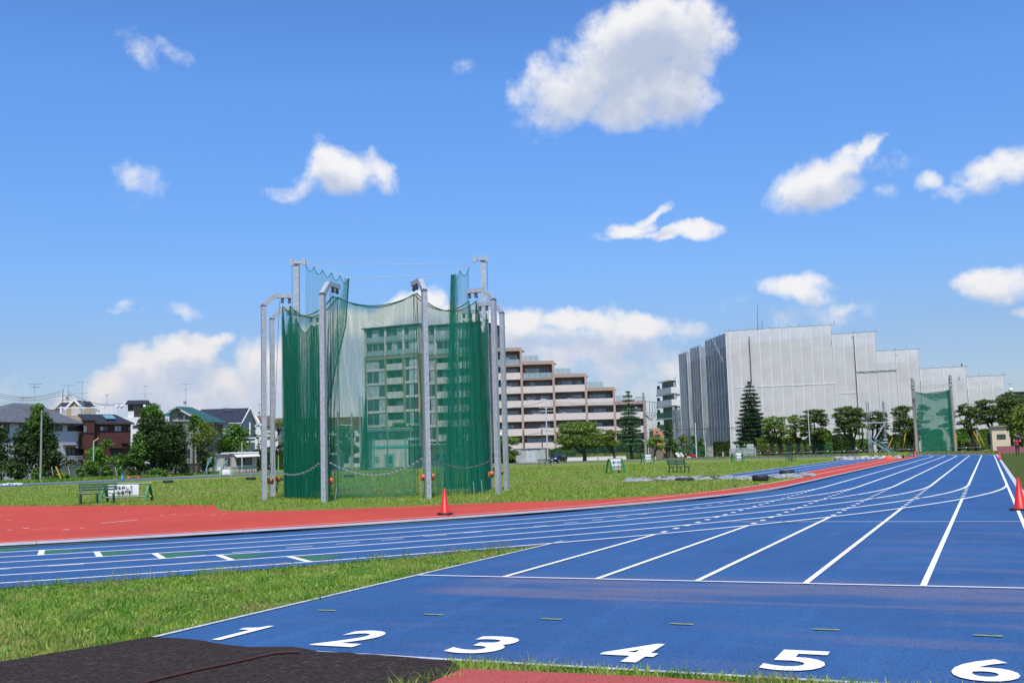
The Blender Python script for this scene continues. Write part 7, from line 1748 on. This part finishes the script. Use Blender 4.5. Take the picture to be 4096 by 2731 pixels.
# ------------------------------------------------------------------ practice net on tall round posts
pn = thing('practice_net', 'tall round posts holding a sagging green practice net before the pines at right', 'net frame', P(3740, 168))
D = 168
def rpost(x0, y0, x1, D, r): 
    b = P(x1, D); tpz = at(x0, y0, D); MB().tube((b[0], b[1], -.1), (b[0], b[1], tpz[2]), r, r * .72, 12).build('post', M_cpole, pn); return np.array([b[0], b[1], tpz[2]])
pa = rpost(3652, 1509, 3668, D, .26); pa2 = rpost(3657, 1520, 3674, D + 2, .2); pb = rpost(3808, 1498, 3822, D, .26); pb2 = rpost(3803, 1508, 3818, D + 2, .2)
for yy in (1543, 1552): MB().beam(at(3655, yy + 3, D - .3), at(3806, yy - 7, D - .3), .10).build('crossbar', M_galv, pn)
for q in (pa, pb): MB().tube(q - [0, 0, 1.7], q - [0, 0, 1.5], .34, .34, 10).tube(q - [0, 0, 1.2], q - [0, 0, 1.05], .32, .32, 10).build('clamp', M_galv, pn)
M_pn = netmat('practice_netting', (.010, .24, .16), .06, .43)
tl, tr_ = at(3661, 1566, D - .2), at(3797, 1559, D - .2)
netpanel('netting', [tl, tr_], [low(3684, D - .4), low(3812, D - .4)], M_pn, pn, nu=40, nv=20, amp=.05, folds=4, sag=.5)
netpanel('netting', [tl, at(3700, 1572, D - .4), at(3797, 1560, D - .4)], [at(3663, 1568, D), at(3730, 1603, D), at(3795, 1590, D)], M_pn, pn, nu=30, nv=5, amp=.03, folds=5)
netpanel('netting', [tr_ - RH * .35, tr_], [low(3803, D - .3), low(3817, D - .3)], M_netd, pn, nu=50, nv=10, amp=.12, ampb=.2, folds=6, full=5, jit=.1)
# ------------------------------------------------------------------ scaffold frame and green stair
sf = thing('scaffold_tower', 'bare scaffold tube tower standing behind the green stair', 'scaffold', P(3510, 140))
D = 140
for (x0, y0, x1) in ((3467, 1605, 3478), (3480, 1607, 3486), (3533, 1604, 3544), (3541, 1607, 3549)):
    b = P(x1, D); z = at(x0, y0, D)[2]; MB().tube((b[0], b[1], -.1), (b[0], b[1], z), .07, .07, 6).build('tube', M_scaf, sf)
for (x0, y0, x1, y1) in ((3466, 1644, 3549, 1641), (3475, 1690, 3542, 1689), (3524, 1769, 3550, 1769), (3500, 1758, 3540, 1690), (3532, 1758, 3552, 1758), (3470, 1644, 3486, 1648)):
    MB().beam(at(x0, y0, D - .15), at(x1, y1, D - .15), .13).build('tube', M_galv, sf)
for k in range(6): MB().beam(at(3537, 1690 + k * 16, D), at(3549, 1690 + k * 16, D), .05).build('rung', M_galv, sf)
stt = thing('steel_stair', 'pale green steel stair leaning down to the right among the weeds', 'stair', P(3520, 130)); D = 130
M_st = mat('stair_green', (.17, .28, .26), .6, var=.2, vscale=2)
for dd in (0, 1.1):
    MB().beam(at(3467, 1752, D + dd), at(3590, 1826, D + dd), .12, .22).build('stringer', M_st, stt); MB().beam(at(3467, 1732, D + dd), at(3587, 1812, D + dd), .07).build('handrail', M_st, stt)
    for k in range(8): x = 3470 + k * 15.5; MB().beam(at(x, 1754 + k * 9.4, D + dd), at(x, 1734 + k * 10.2, D + dd), .05).build('baluster', M_st, stt)
for k in range(12): c = at(3474 + k * 10, 1757 + k * 6.1, D + .55); MB().obox(c, RH * .14, DH * .55, (0, 0, .02)).build('tread', M_st, stt)
MB().beam(at(3467, 1725, D), at(3467, 1757, D), .20, .08).beam(at(3468, 1725, D), at(3490, 1725, D), .06).build('guard', M_st, stt)
for (x0, y0, x1) in ((3487, 1770, 3476), (3492, 1775, 3490), (3527, 1797, 3500), (3528, 1797, 3548)): MB().beam(at(x0, y0, D), np.array([*P(x1, D)[:2], 0]), .09).build('leg', M_scaf, stt)
# ------------------------------------------------------------------ low guard rails with white ends
gr = thing('guard_rail', 'low black guard rail with a white end, one of the row before the pines', 'guard rail', (0, 0, 0), 0, 'low guard rails before the pines')
MB().tube((-1.9, 0, 0), (-1.9, 0, .62), .045, n=6).build('upright', M_dpole, gr, local=True); MB().tube((0, 0, 0), (0, 0, .62), .045, n=6).build('upright', M_dpole, gr, local=True); MB().tube((-1.9, 0, .60), (.05, 0, .60), .05, n=6).build('rail', M_galv2, gr, local=True); MB().lathe((.08, 0, .58), [(0, -.06), (.09, 0), (.09, .1), (0, .15)], 8).build('white_end', M_white, gr, local=True)
grl = ['low black guard rail beside the football goal, leftmost of the row', 'second low guard rail from the left, below the first topiary domes', 'third low guard rail from the left, right of the forked pine trunk', 'fourth low guard rail, below the thin pine trunk', 'fifth low guard rail, right of the slim lamp pole', 'sixth low guard rail, left of the round headed pine', 'seventh low guard rail, where the person in the pale shirt sits', 'eighth low guard rail, seen behind the green stair', 'ninth low guard rail, where the person in black sits', 'tenth low guard rail, just left of the practice net', 'eleventh low guard rail, at the left foot of the practice net', 'twelfth low guard rail, in front of the practice net middle', 'thirteenth low guard rail, at the right foot of the practice net', 'fourteenth low guard rail, right of the practice net', 'last low guard rail on the right, below the yellow stays']
xs_ = [3040, 3107, 3175, 3243, 3310, 3377, 3443, 3509, 3573, 3635, 3695, 3754, 3810, 3864, 3919]
for i, x in enumerate(xs_):
    o = gr if i == 0 else copy_tree(gr); place(o, P(x, 168 if i > 4 else 175, -.03), heading(x), grl[i])
# ------------------------------------------------------------------ small goal
gl_ = Fac(2913, 190, 3022, 186)
g = thing('football_goal', 'pale blue framed football goal with a drooping white net', 'goal', gl_.o, gl_.rot); M_gb = mat('goal_blue', (.42, .58, .66), .5); h = gl_.Z(2965, 1793)
for a, b in (((.4, 0, 0), (.4, 0, h)), ((gl_.L, 0, 0), (gl_.L, 0, h)), ((.4, 0, h), (gl_.L, 0, h)), ((.4, 0, h), (-.3, 1.0, 0)), ((gl_.L, 0, h), (gl_.L - .4, 1.2, 0)), ((.4, .1, h * .5), (gl_.L, .1, h * .5)), ((gl_.L * .52, 0, h), (gl_.L * .46, .9, 0))): MB().beam(a, b, .10).build('frame_tube', M_gb, g, local=True)
o, _, _ = netpanel('goal_net', [(.4, .1, h), (gl_.L, .1, h)], [(0, 1.0, 0), (gl_.L - .3, 1.1, 0)], netmat('goal_netting', (.6, .62, .62), .14, .3), None, nu=30, nv=8, amp=.05, folds=8); o.parent = g
fr = Fac(2866, 195, 2938, 192); t = thing('hurdle_rack', 'brown steel frames standing in front of the dark rectangular hedge', 'rack', fr.o, fr.rot); M_rf = mat('rust_frame', (.16, .07, .05), .8); z = fr.Z(2900, 1808)
for i, x in enumerate((0, fr.L * .3, fr.L * .45, fr.L * .8, fr.L)): MB().box(x, 0, 0, x + .1, .1, z).build('post', M_rf, t, local=True)
MB().box(0, 0, z - .08, fr.L * .35, .1, z).box(fr.L * .45, 0, z - .08, fr.L, .1, z).build('rail', M_rf, t, local=True); MB().box(fr.L * .37, -.1, 0, fr.L * .40, 0, z + .1).build('white_post', M_white, t, local=True)
for i, (x, lb) in enumerate(((2703, 'left white board leaning beside the red mower'), (2709, 'second white board leaning beside the red mower'), (2722, 'right white board leaning beside the red mower'))):
    a = at(x, 1810, 196); b = at(x + 12, 1826, 196); props(MB().beam(a, b, .35, .06, side=tuple(DH)).build('white_board', M_white), lb, 'board')
for (x0, x1, y0, D, lb) in ((2186, 2600, 1785, 207, 'green mesh fence behind the wide pine and the black car'), (2716, 2826, 1787, 199, 'green mesh fence behind the red mower'), (2945, 3330, 1779, 189, 'green mesh fence behind the football goal and the forked pine'), (180, 680, 1855, 131, 'dark green mesh fence in front of the garden wall at left')):
    f = Fac(x0, D, x1, D + (14 if x0 == 180 else 0)); t = thing('mesh_fence', lb, 'fence', f.o, f.rot); z = f.Z((x0 + x1) / 2, y0); n = max(4, int(f.L / 3)); netf = netmat('fence_mesh', (.02, .14, .10), .07, .17)
    for i in range(n + 1): MB().tube((f.L * i / n, 0, -.1), (f.L * i / n, 0, z), .05, n=6).build('fence_post', mat('fence_green', (.05, .18, .14), .6), t, local=True)
    for i in range(n): 
        V = [(f.L * i / n, .03, 0), (f.L * (i + 1) / n, .03, 0), (f.L * (i + 1) / n, .03, z), (f.L * i / n, .03, z)]; fastmesh('mesh_panel', V, [(0, 1, 2, 3)], netf, t, shift=False, uv=[(0, 0), (f.L / n, 0), (f.L / n, z), (0, z)])
# curved pale blue bars by the hut
M_pb = mat('bar_blue', (.22, .42, .44), .5)
for i, (x0, yb, x1, yt, D, lb) in enumerate(((827, 1892, 849, 1826, 150, 'left curved pale blue exercise bar near the field hut'), (857, 1890, 879, 1824, 152, 'middle curved pale blue exercise bar near the field hut'), (893, 1880, 911, 1838, 152, 'right curved pale blue exercise bar in front of the field hut'))):
    t = thing('exercise_bar', lb, 'exercise bar', P(x0, D)); b = np.array([*P(x0, D)[:2], 0]); ht = at(x1, yt, D); pts = [b, at(x0 + 1, yb - 28, D), at(x0 + 5, yt + 22, D), at(x0 + 12, yt + 5, D), ht]
    MB().path(pts, .07, 6).build('curved_tube', M_pb, t); MB().path([np.array([*P(x0 - 11, D)[:2], 0]), at(x0 + 2, yb - 28, D), at(x0 + 12, yt + 22, D), ht], .06, 6).build('brace', M_pb, t)
    c = at(x0 + 9, yt + 16, D); MB().path([c + RH * .28 * math.cos(a) + np.array([0, 0, .28]) * math.sin(a) for a in np.linspace(0, 6.28, 12)], .035, 5).build('hoop', M_pb, t)
# discus cage seen through the nets
c2 = thing('discus_cage', 'second netted throwing cage standing behind the first one', 'throwing cage', P(1570, 140)); D = 140
for (x0, y0, x1) in ((1449, 1580, 1443), (1461, 1582, 1455), (1551, 1652, 1552), (1689, 1648, 1694), (1697, 1655, 1700)):
    b = P(x1, D); z = at(x0, y0, D)[2]; MB().tube((b[0], b[1], -.1), (b[0], b[1], z), .10, .08, 8).build('post', M_galv, c2)
M_cn2 = netmat('discus_net', (.012, .24, .17), .06, .15)
netpanel('net_panel', [at(1466, 1664, D), at(1551, 1655, D - 2), at(1688, 1650, D)], [low(1450, D), low(1552, D - 2), low(1692, D)], M_cn2, c2, nu=60, nv=10, amp=.1, folds=8, sag=.2)
netpanel('net_panel', [at(1461, 1582, D), at(1466, 1590, D)], [low(1440, D), low(1474, D)], M_netd, c2, nu=50, nv=10, amp=.1, ampb=.2, folds=8, full=6)
netpanel('net_panel', [at(1660, 1650, D + 3), at(1688, 1650, D + 3)], [low(1655, D + 3), low(1690, D + 3)], M_cn2, c2, nu=60, nv=10, amp=.1, ampb=.2, folds=8, full=4)
for (x0, y0, x1, lb) in ((1352, 1647, 1354, 'left pole of the ball net seen through the cage'), (1407, 1652, 1409, 'right pole of the ball net seen through the cage')): pole(lb, x1, y0, 150, .22, name='net_pole', cat='pole')
t = thing('ball_net', 'green ball net hanging between two poles, seen through the cage', 'net', P(1380, 150)); netpanel('netting', [at(1353, 1700, 150), at(1408, 1700, 150)], [low(1356, 150), low(1410, 150)], M_cn2, t, nu=20, nv=6, amp=.05, folds=3); MB().beam(at(1352, 1698, 150), at(1408, 1700, 150), .12).build('crossbar', M_wpole, t)

# ------------------------------------------------------------------ car
car = thing('parked_car', 'black hatchback parked in front of the storage shed, facing left of the camera', 'car', P(2232, 178, -.03), heading(2232) + R(-28))
M_cb = mat('car_black', (.006, .008, .014), .18, spec=.7); M_tyre = M_black; M_hl = mat('headlight', (.75, .77, .8), .15); M_cg = mat('car_glass', (.02, .03, .045), .05, spec=.9)
def carbody():
    secs = [(-1.95, .42, .62, .72, .60), (-1.9, .28, .78, .80, .66), (-1.2, .22, .92, .84, .72), (-.85, .22, .98, .84, .70), (-.15, .22, 1.46, .84, .60), (.9, .22, 1.53, .84, .60), (1.6, .22, 1.46, .84, .58), (1.88, .3, 1.02, .82, .70), (1.93, .4, .8, .78, .66)]
    mb = MB(); vs = []
    for y, z0, z1, w, wt in secs:
        zm = min(.92, z1 * .86); vs += [(-w * .94, y, z0), (-w, y, (z0 + zm) / 2), (-w * .98, y, zm), (-wt, y, z1 - .02), (0, y, z1 + .02), (wt, y, z1 - .02), (w * .98, y, zm), (w, y, (z0 + zm) / 2), (w * .94, y, z0)]
    n = 9; mb.add(vs, [(i * n + k, i * n + k + 1, (i + 1) * n + k + 1, (i + 1) * n + k) for i in range(len(secs) - 1) for k in range(n - 1)] + [(i * n + n - 1, i * n, (i + 1) * n, (i + 1) * n + n - 1) for i in range(len(secs) - 1)], True)
    mb.add(vs[:n], [tuple(range(n))]); mb.add(vs[-n:], [tuple(range(n))[::-1]]); return mb
carbody().build('body', M_cb, car, local=True)
MB().add([(-.62, -.88, 1.0), (.62, -.88, 1.0), (.54, -.22, 1.44), (-.54, -.22, 1.44)], [(0, 1, 2, 3)]).build('windscreen', M_cg, car, local=True)
for s in (-1, 1):
    MB().obox((s * .78, 0.45, 1.16), (.02, 0, 0), (0, .95, 0), (s * -.06, 0, .20)).build('side_window', M_cg, car, local=True)
    MB().obox((s * .60, -1.86, .74), (.17, s * .06, 0), (0, .07, 0), (0, 0, .085)).build('headlight', M_hl, car, local=True)
    for y in (-1.2, 1.2):
        w = MB().tube((s * .70, y, .30), (s * .87, y, .30), .31, n=16).build('wheel', M_tyre, car, local=True); MB().tube((s * .872, y, .30), (s * .885, y, .30), .20, n=12).build('rim', M_galv, w, local=True)
    MB().box(s * .90 - .08, -.68, .95, s * .90 + .08, -.58, 1.08).build('mirror', M_cb, car, local=True)
MB().box(-.18, -1.985, .45, .18, -1.965, .58).build('number_plate', M_white, car, local=True); MB().lathe((0, -1.94, .74), [(0, -.05), (.06, 0), (0, .05)], 8).build('badge', M_hl, car, local=True)

# ------------------------------------------------------------------ people
M_skin = mat('skin', (.42, .25, .17), .6); M_hair = mat('hair_black', (.01, .009, .008), .7)
def person(label, loc, rot, pose, top, bottom, scale=1.0, hat=None, sleeves=None, shoe=None, name='person'):
    """pose: dict of joint positions (local, metres; -Y is forward)"""
    J = dict(pelvis=(0, 0, .95), chest=(0, 0, 1.28), neck=(0, 0, 1.47), head=(0, -.01, 1.60), crown=(0, 0, 1.72),
             lsh=(-.19, 0, 1.41), lel=(-.24, .02, 1.12), lwr=(-.25, -.05, .86), lhd=(-.25, -.07, .77), rsh=(.19, 0, 1.41), rel=(.24, .02, 1.12), rwr=(.25, -.05, .86), rhd=(.25, -.07, .77),
             lhp=(-.10, 0, .90), lkn=(-.11, -.02, .50), lan=(-.11, .02, .08), lto=(-.11, -.16, .03), rhp=(.10, 0, .90), rkn=(.11, -.02, .50), ran=(.11, .02, .08), rto=(.11, -.16, .03))
    J.update(pose)
    names = list(J); idx = {k: i for i, k in enumerate(names)}
    E = [('pelvis', 'chest'), ('chest', 'neck'), ('neck', 'head'), ('head', 'crown'), ('chest', 'lsh'), ('lsh', 'lel'), ('lel', 'lwr'), ('lwr', 'lhd'), ('chest', 'rsh'), ('rsh', 'rel'), ('rel', 'rwr'), ('rwr', 'rhd'), ('pelvis', 'lhp'), ('lhp', 'lkn'), ('lkn', 'lan'), ('lan', 'lto'), ('pelvis', 'rhp'), ('rhp', 'rkn'), ('rkn', 'ran'), ('ran', 'rto')]
    rad = dict(pelvis=.135, chest=.155, neck=.06, head=.095, crown=.07, sh=.07, el=.048, wr=.035, hd=.04, hp=.095, kn=.062, an=.045, to=.038)
    me = bpy.data.meshes.new('body'); me.from_pydata([J[k] for k in names], [(idx[a], idx[b]) for a, b in E], []); me.update()
    o = bpy.data.objects.new('tmp', me); COL.objects.link(o)
    md = o.modifiers.new('skin', 'SKIN'); 
    for i, k in enumerate(names):
        rr = rad.get(k) or rad.get(k[1:]); me.skin_vertices[0].data[i].radius = (rr, rr * (.72 if k in ('pelvis', 'chest') else 1)); me.skin_vertices[0].data[i].use_root = (k == 'pelvis')
    ss = o.modifiers.new('sub', 'SUBSURF'); ss.levels = 1
    bpy.context.view_layer.update(); ev = o.evaluated_get(bpy.context.evaluated_depsgraph_get()); m2 = bpy.data.meshes.new_from_object(ev); COL.objects.unlink(o); bpy.data.objects.remove(o)
    m2.name = 'body'; m2.materials.clear()
    mt = [M_skin, top, bottom, shoe or M_black, sleeves or top]
    for m in mt: m2.materials.append(m)
    segs = [(np.array(J[a]), np.array(J[b]), b) for a, b in E]
    for p in m2.polygons:
        c = np.array(p.center); best = min(segs, key=lambda s: np.linalg.norm(c - (s[0] + (s[1] - s[0]) * np.clip(((c - s[0]) @ (s[1] - s[0])) / ((s[1] - s[0]) @ (s[1] - s[0])), 0, 1))))
        b = best[2]; k = b if b in ('chest', 'neck', 'head', 'crown') else b[1:]
        p.material_index = {'chest': 1, 'neck': 1, 'head': 0, 'crown': 0, 'sh': 1, 'el': 4, 'wr': 0, 'hd': 0, 'hp': 2, 'kn': 2, 'an': 2, 'to': 3}[k]; p.use_smooth = True
    t = thing(name, label, 'person', loc, rot); t.scale = (scale,) * 3
    link('body', m2, t)
    h = np.array(J['head']); hr = MB().lathe((h[0], h[1] + .025, h[2] + .0), [(.10, -.03), (.118, .04), (.105, .11), (.06, .155), (0, .17)], 12).build('hair' if not hat else 'cap', hat or M_hair, t, local=True)
    if not hat:
        MB().box(h[0] - .012, h[1] - .125, h[2] - .02, h[0] + .012, h[1] - .10, h[2] + .01).build('nose', M_skin, t, local=True)
    return t
M_redsh = mat('shirt_red', (.50, .02, .03), .7); M_navy = mat('cloth_navy', (.012, .016, .035), .8); M_bksh = mat('cloth_black', (.012, .012, .014), .8)
q = G(4071, 1820)
person('person in a red shirt and black trousers seen from behind on the green turf', (q[0], q[1], 0), heading(4071) + math.pi - .2, dict(lel=(-.36, -.10, 1.30), lwr=(-.26, -.30, 1.52), lhd=(-.22, -.34, 1.60), rel=(.36, -.10, 1.30), rwr=(.26, -.30, 1.52), rhd=(.22, -.34, 1.60)), M_redsh, M_bksh, 1.02)
q2 = at(4074, 1746, 112); props(MB().lathe(tuple(q2), [(0, -.12), (.12, -.08), (.13, .05), (.07, .14), (0, .16)], 12).build('purple_bundle', mat('purple_cloth', (.32, .04, .36), .7)), 'purple bundle held up above the person in red', 'bundle')
seat = dict(pelvis=(0, 0, .62), chest=(0, -.03, .95), neck=(0, -.05, 1.14), head=(0, -.08, 1.27), crown=(0, -.08, 1.39), lsh=(-.19, -.05, 1.08), rsh=(.19, -.05, 1.08), lel=(-.24, -.16, .85), rel=(.24, -.16, .85), lwr=(-.18, -.42, .86), rwr=(.18, -.42, .86), lhd=(-.16, -.50, .88), rhd=(.16, -.50, .88), lhp=(-.1, 0, .58), rhp=(.1, 0, .58), lkn=(-.14, -.42, .58), rkn=(.14, -.42, .58), lan=(-.14, -.50, .2), ran=(.14, -.50, .2), lto=(-.14, -.66, .16), rto=(.14, -.66, .16))
mo = P(2756, 192, -.03); mrot = heading(2756) + R(82)
person('person in dark clothes riding the red mower', mo, mrot, {**seat, **{k: (v[0], v[1], v[2] + .0) for k, v in seat.items()}}, M_navy, M_navy, 1.05)
mw = thing('ride_on_mower', 'red ride on mower on the grass left of the football goal', 'mower', mo, mrot)
M_mr = mat('mower_red', (.55, .02, .02), .35)
MB().obox((0, .30, .42), (.42, 0, 0), (0, .50, 0), (0, -.03, .14)).build('body', M_mr, mw, local=True); MB().obox((0, -.85, .48), (.30, 0, 0), (0, .32, 0), (0, .06, .20)).build('bonnet', M_mr, mw, local=True); MB().box(-.55, -.45, .12, .55, .35, .28).build('cutting_deck', M_white, mw, local=True); MB().box(-.24, .12, .56, .24, .40, .95).build('seat', M_black, mw, local=True)
for x in (-.5, .5):
    for y, r_ in ((-.9, .2), (.55, .28)): MB().tube((x - .1, y, r_), (x + .1, y, r_), r_, n=12).build('wheel', M_black, mw, local=True)
MB().tube((0, -.5, .6), (0, -.45, .95), .03, n=6).build('steering_column', M_black, mw, local=True); MB().beam((-.35, .35, .5), (-.35, .5, 1.0), .04).build('lever', M_white, mw, local=True)
q = P(3425, 164, -.03); person('person in a pale shirt sitting on the guard rail before the round headed pine', q, heading(3425) + R(80), seat, mat('shirt_pale', (.50, .55, .62), .7), M_bksh, 1.0)
q = P(3577, 162, -.03); person('person in black sitting on the guard rail right of the green stair', q, heading(3577) + R(-60), seat, M_bksh, M_navy, 1.0)
q = P(3072, 172, -.03); person('person in dark red beside the guard rail under the forked pine', q, heading(3072) + R(30), seat, mat('shirt_darkred', (.14, .02, .02), .7), M_bksh, 1.0)
stand = dict(lel=(-.25, -.05, 1.14), lwr=(-.20, -.28, 1.06), lhd=(-.18, -.36, 1.06))
walk = dict(lkn=(-.11, -.16, .52), lan=(-.11, -.22, .1), lto=(-.11, -.38, .05), rkn=(.11, .08, .50), ran=(.11, .30, .14), rto=(.11, .18, .04), lel=(-.25, .12, 1.15), lwr=(-.25, .08, .92), rel=(.25, -.10, 1.14), rwr=(.23, -.28, 1.0))
q = P(1763, 152, -.03); person('person in a blue shirt standing beyond the net, right of the front cage post', q, heading(1763) + .4, stand, mat('shirt_blue', (.02, .10, .45), .7), M_navy, 1.0)
q = P(1780, 154, -.03); person('person in teal leaning beside the person in blue, seen through the net', q, heading(1780) - .5, {**stand, 'chest': (0, -.12, 1.24), 'neck': (0, -.24, 1.38), 'head': (0, -.30, 1.49), 'crown': (0, -.34, 1.6)}, mat('shirt_teal', (.03, .35, .33), .7), M_bksh, 1.0)
q = P(1866, 160, -.03); person('person in a dark top walking before the changing rooms, seen through the net', q, heading(1866) + 1.2, walk, M_navy, mat('shorts_blue', (.1, .2, .4), .7), 1.0)
q = P(1462, 148, -.03); person('person in a light blue top at the left edge of the second cage', q, heading(1462), stand, mat('shirt_lightblue', (.25, .45, .6), .7), M_navy, 1.0)
